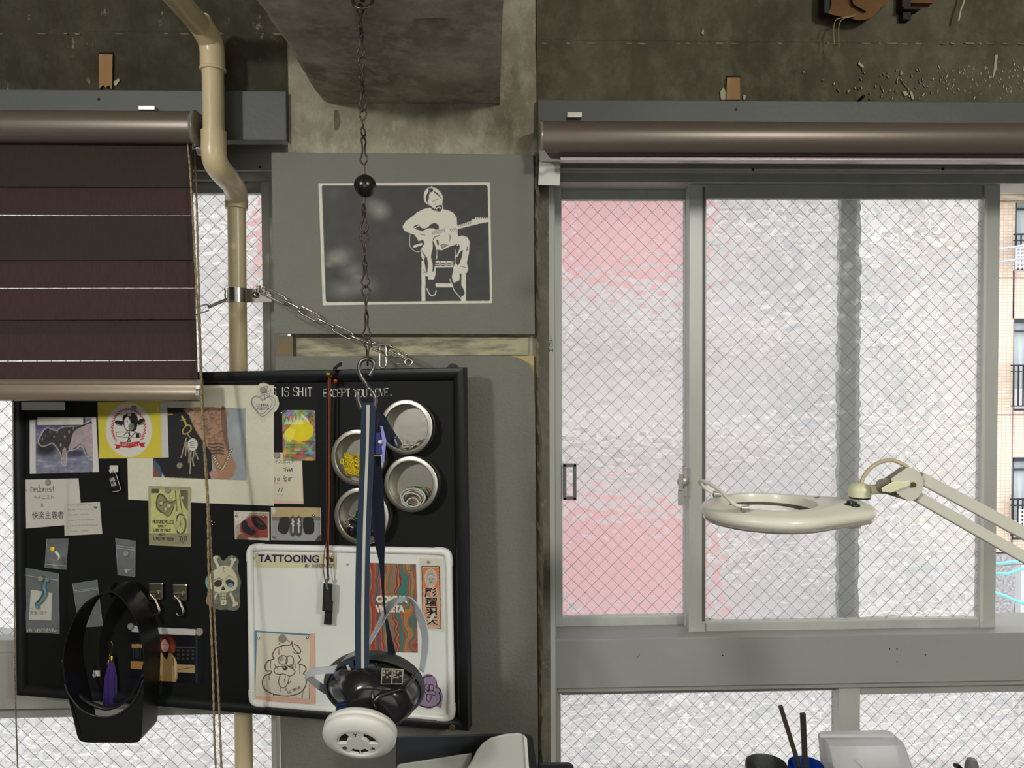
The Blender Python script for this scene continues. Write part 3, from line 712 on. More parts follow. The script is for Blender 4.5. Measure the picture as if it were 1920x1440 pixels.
# ================================================================ THINGS FIXED TO THE WALL
# ---- roller blinds
brown = mat('satin brown aluminium', (112, 101, 92), .34, .3, spec=.6)
brown_l = mat('bottom rail taupe', (128, 116, 100), .32, .3)
fab_m = mat('dark maroon woven blind cloth', (66, 45, 41), .9, nz=(260, (50, 35, 33), (1, 1, .2), .3), sheen=.2)
fab_b = mat('brown woven blind cloth', (58, 46, 41), .9, nz=(260, (44, 36, 33), (1, 1, .2), .3))
clearp = mat('clear smoky plastic', (150, 146, 138), .2, spec=.6, trans=.35)
metal_lt = mat('bright bracket steel', (214, 214, 206), .25, .9)
cordm = mat('tan braided cord', (168, 150, 116), .85, nz=(420, (104, 88, 62), (1, 1, 1), .15))
def cassette(x0, x1, ytop, ybot, root):
    Y0, Y1 = 1.275, 1.343; xa, xb = P(x0, 235, Y0).x, P(x1, 235, Y0).x
    zt, zb = P(930, ytop, Y0).z, P(930, ybot, Y0).z; h = zt-zb
    pr = [(Y1, zt+.001)] + [(Y0+.016-.0*k, zt) for k in (0,)]
    for k in range(13):
        t = math.radians(90+90*k/12*1.35); 
    pr = [(Y1, zt), (Y0+.024, zt)]
    for k in range(14):
        a = k/13; pr.append((Y0+.024-.024*math.sin(a*math.pi/2), zt-h*.46*(1-math.cos(a*math.pi/2))))
    for k in range(1, 12):
        a = k/11; pr.append((Y0+.020*(1-math.cos(a*math.pi/2)), zt-h*.46-h*.54*math.sin(a*math.pi/2)))
    pr += [(Y0+.026, zb+.001), (Y1-.012, zb+.001), (Y1, zb+.006)]
    n = len(pr); v = [(xa, y, z) for y, z in pr]+[(xb, y, z) for y, z in pr]
    f = [(i, i+1, i+1+n, i+n) for i in range(n-1)] + [tuple(range(n-1, -1, -1)), tuple(range(n, 2*n))]
    f = [(i, (i+1) % n, (i+1) % n+n, i+n) for i in range(n)] + [tuple(range(n-1, -1, -1)), tuple(range(n, 2*n))]
    c = obj('cassette', v, f, brown, root, smooth=True, auto=35)
    return pr, xa, xb
lb = thing('roller_blind', 'lowered dark maroon striped roller blind in brown housing at the left window', 'blind', P(100, 740, 1.30))
pr, xa, xb = cassette(-420, 352, 203, 265, lb)
v = []; 
cy = sum(p[0] for p in pr)/len(pr); cz = sum(p[1] for p in pr)/len(pr)
n = len(pr)
for x, s in ((xb, 1), (xb+.003, 1.07), (xb+.006, 1.07), (xb+.008, .9)): v += [(x, min(cy+(y-cy)*s, 1.344), cz+(z-cz)*s) for y, z in pr]
f = [(k*n+i, k*n+(i+1) % n, (k+1)*n+(i+1) % n, (k+1)*n+i) for k in range(3) for i in range(n)]+[tuple(range(3*n, 4*n))]
obj('end_cap', v, f, clearp, lb, smooth=True, auto=35)
obj('cord_guide', *lathe([(.004, -.006), (.011, -.004), (.011, .004), (.004, .006)], (xb+.004, 1.318, P(930, 276, 1.3).z), (1, 0, 0), 18), clearp, lb, smooth=True, auto=40)
obj('mounting_clip', *pbox(259, 198, 290, 206, 1.285, .02), metal_lt, lb, bevel=.0008)
# cloth: sheer slots between the bands are real gaps
bands = [(262, 350, fab_b), (349, 402, fab_m), (404.5, 488, fab_b), (487, 539, fab_m), (541.5, 600, fab_m), (599, 627, fab_b), (626, 675.5, fab_m), (678.5, 712, fab_m)]
cl = 0
for k, (a, b, m_) in enumerate(bands):
    xr = 355+(a+b)/2*.030; xl = -410
    Yc = 1.302+.004*(k % 2)
    z0 = P((xl+xr)/2, b, Yc).z; z1 = P((xl+xr)/2, a, Yc).z; Y2 = Yc
    vv = []; nn_ = 40; X0, X1 = P(xl, b, Yc).x, P(353+b*.024, b, Yc).x
    for i in range(nn_+1):
        t = i/nn_; dz = .0016*t*(k in (1, 3, 6)); wv = .0008*math.sin(t*9+k)
        vv += [(X0+(X1-X0)*t, Yc+wv, z0-dz), (X0+(X1-X0)*t, Yc+wv, z1+.0002)]
    obj('cloth_band', vv, [(2*i, 2*i+2, 2*i+3, 2*i+1) for i in range(nn_)], m_, lb, smooth=True)
obj('cloth_edge_thread', *tube([P(356.5, 270, 1.304), P(370.5, 712, 1.304)], .0006, 5), fab_b, lb)
prf = []
zt, zb = P(930, 708, 1.295).z, P(930, 748, 1.295).z
for k, (y, zf) in enumerate([(1.309, 1), (1.297, 1), (1.2945, .94), (1.2945, .78), (1.2925, .74), (1.2915, .60), (1.290, .50), (1.289, .28), (1.291, .08), (1.296, 0), (1.309, 0)]): prf.append((y, zb+(zt-zb)*zf))
xa_, xb_ = P(-410, 730, 1.295).x, P(369, 730, 1.295).x; n = len(prf)
sl_ = .008
v = [(xa_, y, z+sl_) for y, z in prf]+[(xb_, y, z-.001) for y, z in prf]; v = [(a, b, c-sl_*.35 if i < n else c) for i, (a, b, c) in enumerate(v)]
obj('bottom_rail', v, [(i, (i+1) % n, (i+1) % n+n, i+n) for i in range(n)]+[tuple(range(n-1, -1, -1)), tuple(range(n, 2*n))], brown_l, lb, smooth=True, auto=40)
v = [(xb_, y, z-.001) for y, z in prf]+[(xb_+.006, y, z-.001) for y, z in prf]
obj('rail_end_cap', v, [(i, (i+1) % n, (i+1) % n+n, i+n) for i in range(n)]+[tuple(range(n-1, -1, -1)), tuple(range(n, 2*n))], clearp, lb)
# pull cord: a long loop
c1 = [(352, 268, 1.300), (357, 330, 1.290), (362, 420, 1.280), (368, 540, 1.272), (374, 640, 1.265), (377, 730, 1.255), (382, 830, 1.24), (389, 950, 1.222), (391, 1060, 1.21), (396, 1180, 1.20), (400, 1290, 1.195), (402, 1380, 1.19), (406, 1470, 1.19), (408, 1560, 1.19)]
c2 = [(364, 282, 1.330), (368, 360, 1.316), (371, 470, 1.302), (374, 580, 1.29), (377, 680, 1.272), (380, 760, 1.258), (388, 900, 1.237), (394, 1000, 1.222), (400, 1120, 1.212), (404, 1200, 1.205), (409, 1290, 1.20), (413, 1380, 1.195), (416, 1470, 1.19), (417, 1560, 1.19)]
cc_ = [P(p.x, p.y, p.z) for p in catmull(c1+[(413, 1580, 1.19)]+c2[::-1], 14)]
g = G()
for k in (0, 1):       # two plies twisted round each other give the braid its look
    pts = []
    for i, p in enumerate(cc_):
        t = i*1.15+k*math.pi; pts.append(p+Vector((math.cos(t), math.sin(t), 0))*.0007)
    g.add(*tube(pts, .00135, 5, cap=False))
g.out('pull_cord', cordm, lb, smooth=True)
rb = thing('roller_blind', 'rolled-up roller blind in taupe housing across the right window', 'blind', P(1500, 300, 1.30))
pr, xa, xb = cassette(1019, 2250, 219, 281, rb)
cy = sum(p[0] for p in pr)/len(pr); cz = sum(p[1] for p in pr)/len(pr); n = len(pr)
v = []
for x, s in ((xa, 1), (xa-.002, 1.05), (xa-.005, 1.05), (xa-.006, .9)): v += [(x, min(cy+(y-cy)*s, 1.344), cz+(z-cz)*s) for y, z in pr]
f = [(k*n+i, (k+1)*n+i, (k+1)*n+(i+1) % n, k*n+(i+1) % n) for k in range(3) for i in range(n)]+[tuple(range(4*n-1, 3*n-1, -1))]
obj('end_cap', v, f, clearp, rb, smooth=True, auto=35)
obj('mounting_clip', *pbox(1063, 209.5, 1091, 219, 1.283, .02), metal_lt, rb, bevel=.0008)
obj('rolled_cloth', *lathe([(.013, 0), (.013, 2.0)], (P(1020, 284, 1.305).x, 1.305, P(1020, 284, 1.305).z+.003), (1, 0, 0), 28), mat('rolled maroon cloth', (84, 62, 66), .6), rb, smooth=True, auto=40)
v, f = boxv((P(1050, 300, 1.30).x, 1.292, P(1400, 304, 1.30).z), (P(2250, 300, 1.30).x, 1.312, P(1400, 297, 1.30).z))
obj('bottom_rail', v, f, mat('pale mauve rail', (176, 164, 162), .35, .3), rb, bevel=.0025)
cv = mat('white plastic cover', (206, 206, 196), .5)
g = G(); g.add(*qbox([(1012, 282, ), (1021, 282), (1030, 302), (1012, 302)], 0, .01, pln(1.31)))
obj('bracket', *prism([(1010, 240), (1016, 240), (1022, 284), (1032, 297), (1054, 300), (1054, 303), (1012, 303)], pln(1.292), 0, .006), clearp, rb)
obj('cover_plate', *qbox([(1011, 302), (1051, 303), (1049.5, 348), (1009, 347)], 0, .010, pln(1.352)), cv, rb, bevel=.001)

# ---- cream drain pipe
pvc = mat('glossy cream plastic pipe', (222, 206, 168), .28, spec=.5, nz=(6, (214, 196, 156), (1, 1, 1), .3))
pp = thing('drain_pipe', 'cream plastic pipe with elbows running down past the left blind', 'pipe', P(460, 1430, 1.47))
pa = [P(250, -110, 1.02), P(332, -6, 1.18), P(378, 66, 1.27), P(395, 96, 1.30)]
def bend(px):
    return [Vector(p) for p in px]
up_d = (P(395, 130, 1.30)-P(330, -4, 1.15))
elb1 = [P(372, 40, 1.262), P(385, 60, 1.28), P(394, 78, 1.295), P(398, 98, 1.30), P(398.5, 120, 1.30), P(399, 132, 1.30)]
obj('pipe_length', *tube([P(180, -200, .95), P(320, -16, 1.16), P(378, 50, 1.27)], .0180, 28), pvc, pp, smooth=True, auto=50)
obj('elbow', *tube(catmull(elb1, 5), .0205, 28), pvc, pp, smooth=True, auto=50)
obj('elbow_collar', *lathe([(.0205, 0), (.0218, .001), (.0218, .005), (.0205, .006)], P(399, 134, 1.30), (0, 0, 1), 28), pvc, pp, smooth=True, auto=40)
obj('pipe_length', *tube([P(399, 128, 1.30), P(400, 190, 1.30), P(401, 262, 1.30)], .0180, 28), pvc, pp, smooth=True, auto=50)
elb2 = [P(400.5, 246, 1.30), P(401, 262, 1.30), P(401, 284, 1.30), P(404, 304, 1.305), P(414, 320, 1.325), P(426, 333, 1.36)]
obj('elbow', *tube(catmull(elb2, 5), .0210, 28), pvc, pp, smooth=True, auto=50)
elb3 = [P(419, 327, 1.345), P(431, 340, 1.385), P(440, 352, 1.43), P(443, 368, 1.465), P(443.5, 382, 1.47), P(443.5, 392, 1.47)]
obj('elbow', *tube(catmull(elb3, 5), [.0205]*12+[.0215]*14, 28), pvc, pp, smooth=True, auto=50)
obj('pipe_length', *tube([P(443.5, 386, 1.47), P(447, 700, 1.47), (P(450, 900, 1.47).x, 1.47, .0)], .0172, 28), pvc, pp, smooth=True, auto=50)
# ---- pipe clamp
steel = mat('galvanised bright steel', (196, 194, 188), .25, 1, bump=(30, .1))
pc = thing('pipe_clamp', 'steel band clamp around the cream pipe beside the left window', 'clamp', P(445, 554, 1.47))
oc = P(445, 554, 1.47)
obj('band', *lathe([(.0176, -.014), (.0190, -.014), (.0190, .014), (.0176, .014)], oc, (0, 0, 1), 32, closed=True), steel, pc, smooth=True, auto=40)
obj('clamp_tab', *pbox(463, 541, 509, 567, 1.462, .003), mat('dull galvanised plate', (120, 118, 108), .4, .9), pc, bevel=.0006)
obj('bolt', *lathe([(.0062, 0), (.0062, .004), (.0045, .006), (.001, .007)], P(479, 553, 1.462), (0, -1, 0), 16), steel, pc, smooth=True, auto=40)
g = G(); g.add(*lathe([(.0028, -.014), (.0028, .014)], P(424, 554, 1.462), (0, 0, 1), 12)); g.add(*lathe([(.004, -.003), (.004, .003)], P(424, 554, 1.462), (0, 0, 1), 12)); g.add(*lathe([(.004, .010), (.004, .014)], P(424, 554, 1.462), (0, 0, 1), 12))
g.out('hinge_screw', steel, pc, smooth=True, auto=40)

# ---- chain links
def oblong(L, W, r, seg=7):
    pts = []
    for k in range(9): t = math.pi*k/8; pts.append(((L/2-W/2)+W/2*math.sin(t), W/2*math.cos(t), 0))
    for k in range(9): t = math.pi*k/8; pts.append((-(L/2-W/2)-W/2*math.sin(t), -W/2*math.cos(t), 0))
    return tube(pts, r, seg, closed=True)
def frame_on(a, b, roll):
    x = (b-a).normalized(); u = Vector((0, -1, 0)); u = (u-x*u.dot(x)).normalized(); v_ = x.cross(u)
    z = u*math.cos(roll)+v_*math.sin(roll); y = z.cross(x)
    return Matrix((x, y, z)).transposed()
def place(me_v, me_f, name, M3, c, m, parent, cache={}):
    key = (name, id(m))
    if key not in cache:
        me = bpy.data.meshes.new(name); me.from_pydata([tuple(p) for p in me_v], [], me_f); me.shade_smooth(); me.materials.append(m); cache[key] = me
    o = bpy.data.objects.new(name, cache[key]); COL.objects.link(o); o.parent = parent
    T = M3.to_4x4(); T.translation = Vector(c)-(WP[parent.name] if parent else Vector()); o.matrix_local = T; WP[o.name] = Vector(c); return o
silver = mat('bright zinc chain', (205, 203, 196), .22, 1)
ch = thing('tension_chain', 'silver oblong-link chain stretched from the pipe clamp across the grey board', 'chain', P(600, 595, 1.31))
lv, lf = oblong(.0400, .0125, .0016)
pth = [P(355, 588, 1.40), P(390, 576, 1.42), P(424, 562, 1.445)]
def lay(path, pitch, name='link', r0=0, m=silver, verts=(lv, lf), par=ch):
    d = 0; segs = [(path[i], path[i+1]) for i in range(len(path)-1)]; tot = sum((b-a).length for a, b in segs); n = int(round(tot/pitch)); pc_ = []
    for k in range(n+1):
        s_ = tot*k/n
        for a, b in segs:
            L_ = (b-a).length
            if s_ <= L_+1e-9: pc_.append(a+(b-a)*(s_/L_)); break
            s_ -= L_
        else: pc_.append(path[-1])
    for k in range(n): place(*verts, name, frame_on(pc_[k], pc_[k+1], r0+(k % 2)*1.25), (pc_[k]+pc_[k+1])/2, m, par)
lay(pth, .034, r0=.35)
lay([P(482, 541, 1.45), P(503, 548, 1.33), P(560, 578, 1.318), P(652, 628, 1.312), P(724, 658, 1.306)], .0335, r0=.2)
lay([P(718, 652, 1.300), P(748, 664, 1.300), P(768, 676, 1.296)], .026, r0=.1)
place(lv, lf, 'link', frame_on(P(718, 640, 1.29), P(718, 690, 1.285), .3), P(718, 668, 1.288), silver, ch)
place(lv, lf, 'link', frame_on(P(706, 645, 1.298), P(738, 648, 1.298), 1.2), P(714, 648, 1.298), silver, ch)
place(lv, lf, 'link', frame_on(P(730, 652, 1.27), P(764, 670, 1.27), .9), P(746, 661, 1.268), silver, ch)
obj('ring', *tube([P(766, 679, 1.262)+Vector((.0062*math.cos(t), 0.001*math.sin(t), .0062*math.sin(t))) for t in [i*math.pi/8 for i in range(16)]], .0012, 7, closed=True), silver, ch, smooth=True)
obj('hook_wire', *tube([P(p.x, p.y, p.z) for p in catmull([(708, 655, 1.29), (728, 672, 1.28), (742, 681, 1.272), (756, 682, 1.268), (765, 678, 1.264)], 5)], .0012, 7), silver, ch, smooth=True)

# ---- black iron chain with ball, hanging from the beam
iron = mat('blackened iron', (66, 60, 56), .42, .7, nz=(60, (88, 76, 66), (1, 1, 1), .2))
YK = .95
hc = thing('hanging_chain', 'black iron chain of twisted figure-eight links with a ball, hanging from the beam', 'chain', P(676, -8, YK))
def fig8(L, r):
    A = []; B = []
    N = 26
    for i in range(N+1):
        t = i/N; ph = math.radians(88)*max(0, min(1, (t-.3)/.4))
        e = abs(t-.5)*2; wv = .0052*math.sqrt(max(0, math.sin(min(1, (1-e)*2.3)*math.pi/2)))*(.28+.72*math.exp(-((e-.62)/.30)**2)) if e < 1 else 0
        zz = (t-.5)*L
        A.append((math.cos(ph)*wv, math.sin(ph)*wv, zz)); B.append((-math.cos(ph)*wv, -math.sin(ph)*wv, zz))
    return tube(A+B[::-1][1:-1], r, 6, closed=True)
fv, ff = fig8(.0375, .00125)
jo = [15, 56, 105, 156, 206, 256, 308, 333]
jx = [675.5, 676, 678, 679, 680, 681.5, 682.5, 683]
for k in range(len(jo)-2):
    a, b = P(jx[k], jo[k]-2, YK), P(jx[k+1], jo[k+1]+2, YK)
    place(fv, ff, 'link', Matrix.Rotation(math.radians(90*(k % 2)+70), 3, 'Z'), (a+b)/2, iron, hc)
jo2 = [384, 436, 487, 537, 587, 633, 682]; jx2 = [682.5, 683, 684, 685.5, 687, 688, 690]
for k in range(len(jo2)-1):
    a, b = P(jx2[k], jo2[k]-2, YK), P(jx2[k+1], jo2[k+1]+2, YK)
    place(fv, ff, 'link', Matrix.Rotation(math.radians(90*(k % 2)+(10 if k % 2 else -10)), 3, 'Z'), (a+b)/2, iron, hc)
c = P(684.5, 349, YK)
bm = bmesh.new(); bmesh.ops.create_uvsphere(bm, u_segments=32, v_segments=20, radius=.0143)
obj('ball', [v_.co+c for v_ in bm.verts], [tuple(x.index for x in f_.verts) for f_ in bm.faces], mat('polished dark iron ball', (62, 58, 54), .25, .75), hc, smooth=True); bm.free()
obj('ball_pin', *tube([P(683, 306, YK), P(683.5, 332, YK)], .0012, 6), iron, hc); obj('ball_pin', *tube([P(683.5, 364, YK), P(683, 388, YK)], .0012, 6), iron, hc)
rc = P(680, 0, YK-.012)
obj('ring', *tube([rc+Vector((.0125*math.cos(t), .004*math.sin(t), .0125*math.sin(t)))for t in [i*math.pi/12 for i in range(24)]], .0022, 8, closed=True), mat('worn steel ring', (120, 116, 108), .3, .9), hc, smooth=True)
obj('ceiling_eye', *lathe([(.010, 0), (.010, .004), (.003, .006), (.003, .02)], (rc.x, rc.y, SOFZ), (0, 0, -1), 16), iron, hc)
obj('link', *tube([rc+Vector((0, 0, .0115)), (rc.x, rc.y, SOFZ-.012)], .0018, 6), iron, hc)
# ---- S hook
sp = [(270, 455), (330, 492), (338, 590), (380, 690), (450, 735), (525, 700), (552, 610), (530, 520), (450, 410), (375, 300), (345, 200), (378, 112), (450, 82), (520, 112), (535, 185), (500, 255), (478, 290)]
sk = [P(620+a.x/6.545, 660+a.y/6.545, YK+(-.003 if i < 40 else .003)) for i, a in enumerate(catmull(sp, 5))]
hk = obj('s_hook', *tube(sk, [.0014+.0014*min(1, i/8) for i in range(len(sk))], 10), mat('dark brushed steel hook', (110, 106, 102), .3, .85), smooth=True)
tag(hk, 'dark steel S-hook at the end of the hanging iron chain', 'hook')
# ---- wood blocks left in the lintel
wood = mat('old pine block', (168, 134, 90), .7, nz=(30, (140, 102, 62), (1, 1, .15), .25))
def wblock(q, label, w=.003):
    v, f = prism(q, pln(YW+.004), 0, w+.004); o = obj('wood_block', v, f, wood); tag(o, label, 'wood block', 'wooden blocks cast into the lintels'); return o
wblock([(186, 101), (211, 102), (210, 168), (204, 160), (198, 164), (193, 159), (186, 167)], 'pale wooden block with ragged lower edge in the concrete above the left blind', .006)
wblock([(1363, 145), (1387, 145), (1388, 187), (1362, 187)], 'small orange-brown wooden block in the concrete above the right blind', .006)
for q in ([(185, 98), (212, 98), (212, 103), (185, 103)], [(1362, 142), (1388, 142), (1388, 146), (1362, 146)]):
    obj('wall_back_lintel_shade', *prism(q, pln(YW), -.002, .0045), dark)['kind'] = 'structure'  # near-black strips paint the shade of a recess above each block
# ---- broken timber and wire stubs at the top right
bt = thing('broken_timber', 'splintered orange-brown timber remnant at the ceiling with two thin bent wires', 'timber', P(1610, 0, 1.33))
tm = mat('splintered brown timber', (128, 92, 54), .85, nz=(22, (80, 54, 32), (.4, 1, 1), .3), bump=(90, .8))
q = [(1556, -60), (1558, 10), (1552, 24), (1572, 30), (1590, 33), (1612, 38), (1632, 34), (1640, 27), (1652, 14), (1664, 2), (1672, -60)]
v, f = prism([(p.x, p.y) for p in catmull(q, 3)], pln(1.352), 0, .03); obj('timber', v, f, tm, bt)
v, f = prism([(1585, -60), (1600, 8), (1625, 22), (1640, 6), (1650, -60)], pln(1.322), 0, .008); obj('splinter', v, f, tm, bt)
obj('metal_strap', *pbox(1588-1588+1586-40, -60, 1558, 24, 1.325, .02), mat('black strap', (30, 30, 32), .5, .3), bt)
wm = mat('thin tan wire', (150, 132, 92), .6)
for pts in ([(1604, 28), (1580, 33), (1567, 38), (1563, 55), (1564, 84)], [(1604, 30), (1584, 34), (1575, 42), (1572, 60), (1573, 91)]):
    obj('bent_wire', *tube([P(p.x, p.y, 1.318) for p in catmull(pts, 5)], .0009, 6), wm, bt, smooth=True)
b2 = thing('metal_bracket', 'dark square metal bracket stub against the concrete at the top right', 'bracket', P(1710, 0, 1.34))
obj('plate', *pbox(1692, -60, 1708, 14, 1.335, .02), mat('dark rusty bracket', (42, 36, 30), .6, .4), b2); obj('foot', *pbox(1693.5, 14, 1708, 36, 1.34, .015), mat('dark rusty bracket', (42, 36, 30), .6, .4), b2); obj('arm', *pbox(1694, 12, 1726, 17, 1.33, .02), mat('dark rusty bracket', (42, 36, 30), .6, .4), b2)
obj('timber', *pbox(1708, -60, 1750, 5, 1.34, .015), tm, b2)
o = obj('wire_stub', *tube([P(p.x, p.y, 1.335) for p in catmull([(1812, -20), (1807, 4), (1801, 20), (1797, 40)], 4)], .0017, 8), mat('off-white wire', (196, 186, 160), .5), smooth=True)
tag(o, 'short off-white wire stub hanging down the concrete near the top right corner', 'wire')
o = obj('anchor_bolt', *tube([P(1611, 189, 1.355), P(1613, 186, 1.34), P(1620, 180, 1.33)], .0028, 8), dark); tag(o, 'small black bolt sticking out above the right header board', 'bolt')

# ---- counter and the things on it
ct = thing('counter', 'grey worktop under the right-hand windows', 'counter', (1.1, 1.2, 0))
ctm = mat('grey laminate worktop', (126, 126, 120), .5)
obj('worktop', *boxv((.16, .98, .72), (2.6, 1.497, .75)), ctm, ct, bevel=.002)
for x in (.165, 1.05, 2.54): obj('side_panel', *boxv((x, 1.0, 0), (x+.03, 1.48, .72)), ctm, ct)
# printer-like machine at the bottom centre
YM = 1.10
mc = thing('desktop_machine', 'black cased machine with a curved light grey cover, at the bottom beside the column', 'machine', P(880, 1500, YM+.08))
blk = mat('black textured case', (40, 42, 46), .45); gry = mat('light grey cover plastic', (188, 190, 184), .35); grd = mat('mid grey paper tray', (158, 160, 152), .45)
v, f = prism([(742, 1380), (985, 1374), (999, 1378), (1008, 1440), (1030, 1900), (740, 1900)], pln(YM+.17), 0, .15); obj('case', v, f, blk, mc, bevel=.003)
v, f = prism([(870, 1450), (885, 1425), (893, 1408), (905, 1393), (920, 1383), (945, 1376), (970, 1374), (982, 1377), (987, 1384), (992, 1440), (1004, 1640), (850, 1640)], pln(YM+.02), 0, .05); obj('cover', v, f, gry, mc, bevel=.003)
v, f = prism([(981, 1377), (988, 1384), (1006, 1640), (997, 1640), (984, 1400)], pln(YM-.031), 0, .004); obj('cover_edge_trim', v, f, mat('white edge trim', (214, 216, 212), .35), mc)
v, f = prism([(744, 1436), (750, 1432), (886, 1411), (860, 1650), (744, 1650)], pln(YM+.02), 0, .03); obj('tray', v, f, grd, mc, bevel=.003)
v, f = prism([(1008, 1430), (1066, 1429), (1076, 1434), (1078, 1560), (1012, 1560)], pln(YM+.12), 0, .05); obj('side_knob', v, f, blk, mc, bevel=.004)
zc_ = .75
# cups, sticks, containers: each stands on the worktop
def cup(px, pyt, rpx, Y, m, name, label, cat, wall=.0022):
    c = P(px, pyt, Y); r = rpx*Y/FPX; h = c.z-zc_
    o = obj(name, *lathe([(r*.80, 0), (r*.84, .003), (r, h-.002), (r-wall*.3, h), (r-wall, h-.002), (r*.80-wall, .004), (.0001, .004)], (c.x, Y, zc_), (0, 0, 1), 40), m, smooth=True, auto=50)
    return tag(o, label, cat)
cup(1437, 1432, 39, 1.16, mat('matte black cup', (52, 54, 56), .5, bump=(200, .3)), 'pen_cup', 'matte black cup standing at the bottom, left of the blue cup', 'cup')
bl = mat('translucent blue plastic', (34, 84, 190), .15, trans=.55, ior=1.2)
cup(1511, 1433, 33, 1.14, bl, 'blue_cup', 'translucent blue cup holding two dark flat sticks', 'cup')
stk = mat('dark brown lacquered stick', (60, 54, 44), .5, nz=(20, (40, 38, 34), (1, 1, .1), .2))
def stick(a, b, Y0, Y1, wpx, label, extra=None):
    A, B = P(*a, Y0), P(*b, Y1); d = (B-A).normalized(); s_ = d.cross(Vector((0, 1, 0))).normalized()*(wpx/2*Y0/FPX); t_ = Vector((0, .0022, 0))
    v = [p+q for p in (A, B) for q in (-s_-t_, s_-t_, s_+t_, -s_+t_)]
    o = obj('flat_stick', v, CF, stk, bevel=.0006); return tag(o, label, 'stick', 'sticks in the blue cup')
stick((1463, 1323), (1524, 1520), 1.135, 1.14, 8, 'left, more slanted dark stick in the blue cup')
stick((1505, 1337), (1514, 1520), 1.125, 1.14, 10, 'right, nearly upright dark stick in the blue cup')
fr_m = mat('frosted white plastic', (240, 241, 243), .5, trans=.55, ior=1.05)
fb = thing('frosted_container', 'frosted white plastic box standing in front of the lower window', 'container', P(1614, 1600, 1.2))
g = G()
def lerpq(q0, q1): return None
zt_ = P(1610, 1377, 1.22).z
x0, x1, xb0, xb1 = P(1538, 1380, 1.22).x, P(1676, 1380, 1.22).x, P(1548, 1440, 1.22).x, P(1694, 1440, 1.22).x
dz = zt_-P(1610, 1440, 1.22).z; k_ = (zt_-zc_)/dz
X0, X1 = x0+(xb0-x0)*k_, x1+(xb1-x1)*k_
rr = []
for z, a, b, y0, y1 in ((zc_, X0, X1, 1.14, 1.27), (zt_-.004, x0, x1, 1.18, 1.235), (zt_, x0+.001, x1-.001, 1.182, 1.233)):
    r_ = .006; rr.append([Vector(p+(z,)) for p in ((a+r_, y0), (b-r_, y0), (b, y0+r_), (b, y1-r_), (b-r_, y1), (a+r_, y1), (a, y1-r_), (a, y0+r_))])
obj('box', *loft(rr, True, True), fr_m, fb, smooth=True, auto=40)
obj('rim', *prism([(1538, 1377), (1676, 1377), (1678, 1383), (1537, 1383)], pln(1.182), 0, .002), mat('frosted rim', (214, 216, 216), .4), fb)
obj('diagonal_crease', *prism([(1605, 1423), (1608, 1423), (1635, 1452), (1630, 1452)], pln(1.171), 0, .001), mat('frosted rim', (214, 216, 216), .4), fb)
bt2 = thing('spray_bottle', 'grey ribbed bottle top poking up at the bottom right', 'bottle', (P(1822, 1440, 1.2).x, 1.2, zc_))
gb = mat('grey ribbed plastic', (110, 112, 112), .4); c = P(1822, 1421, 1.2); h = c.z-zc_
seg = 32; prof = [(.018, 0), (.019, .004), (.019, h-.075), (.012, h-.055), (.0105, h-.04), (.0098, h-.010), (.007, h-.002), (.0001, h)]
obj('bottle_body', *lathe(prof, (c.x, 1.2, zc_), (0, 0, 1), seg), gb, bt2, smooth=True, auto=40)
g = G()
for k in range(14):
    t = k*math.pi/7; g.add(*tube([(c.x+.0102*math.cos(t), 1.2+.0102*math.sin(t), zc_+h-.035), (c.x+.0098*math.cos(t), 1.2+.0098*math.sin(t), zc_+h-.012)], .0008, 4))
g.out('cap_ribs', gb, bt2)
o = obj('black_lever', *tube([P(1789, 1434, 1.22), P(1795, 1436, 1.22), P(1806, 1446, 1.22), P(1812, 1470, 1.22), (P(1812, 1470, 1.22).x, 1.22, zc_)], [.003, .0045, .004, .003, .003], 8), mat('black plastic', (26, 26, 28), .4), smooth=True)
tag(o, 'small black curved tool tip just left of the grey bottle', 'tool')

# ---- magnifier lamp
YL = 1.0
ivory = mat('ivory lamp enamel', (228, 228, 212), .3, spec=.5, coat=.2); ivd = mat('grey-ivory lamp plastic', (204, 203, 192), .4); ylw = mat('pale yellow lamp plastic', (228, 226, 190), .35)
ml = thing('magnifier_lamp', 'ivory magnifying lamp on a twin-bar arm in front of the right window', 'lamp', (P(2250, 1300, .9).x, .95, zc_))
lc = P(1441, 947, YL); ztop = lc.z+.004
def onz(px, py, z):
    d = ray(px, py); return CAM+d*((z-CAM.z)/d.z)
def hull_r(th, R1, cx2, R2):
    """polar radius of the hull of two circles: radius R1 at the origin, R2 at (cx2, 0)"""
    best = 0; d = Vector((math.cos(th), math.sin(th)))
    for k in range(41):
        a = k/40; R = R1+(R2-R1)*a; c = cx2*a
        b = d.x*c; q = R*R-c*c+b*b
        if q > 0: best = max(best, b+math.sqrt(q))
    return best
NS = 96
def ringo(ins, z, tilt=0):
    out_ = []
    for k in range(NS):
        th = 2*math.pi*k/NS; r = hull_r(th, .091-ins, .098, .047-ins*.9)
        out_.append(Vector((lc.x+r*math.cos(th), YL+r*math.sin(th), ztop+z)))
    return out_
def ringc(r, z): return [Vector((lc.x+r*math.cos(2*math.pi*k/NS), YL+r*math.sin(2*math.pi*k/NS), ztop+z)) for k in range(NS)]
obj('lamp_head', *loft([ringc(.0600, -.018), ringc(.0612, -.004), ringc(.0628, .0008), ringc(.066, .0012), ringo(.017, .0005), ringo(.0145, -.0015), ringo(.0085, -.003), ringo(.003, -.006), ringo(0, -.011), ringo(.001, -.016), ringo(.005, -.0205), ringo(.011, -.022), ringc(.064, -.022), ringc(.0600, -.018)]), ivory, ml, smooth=True, auto=60)
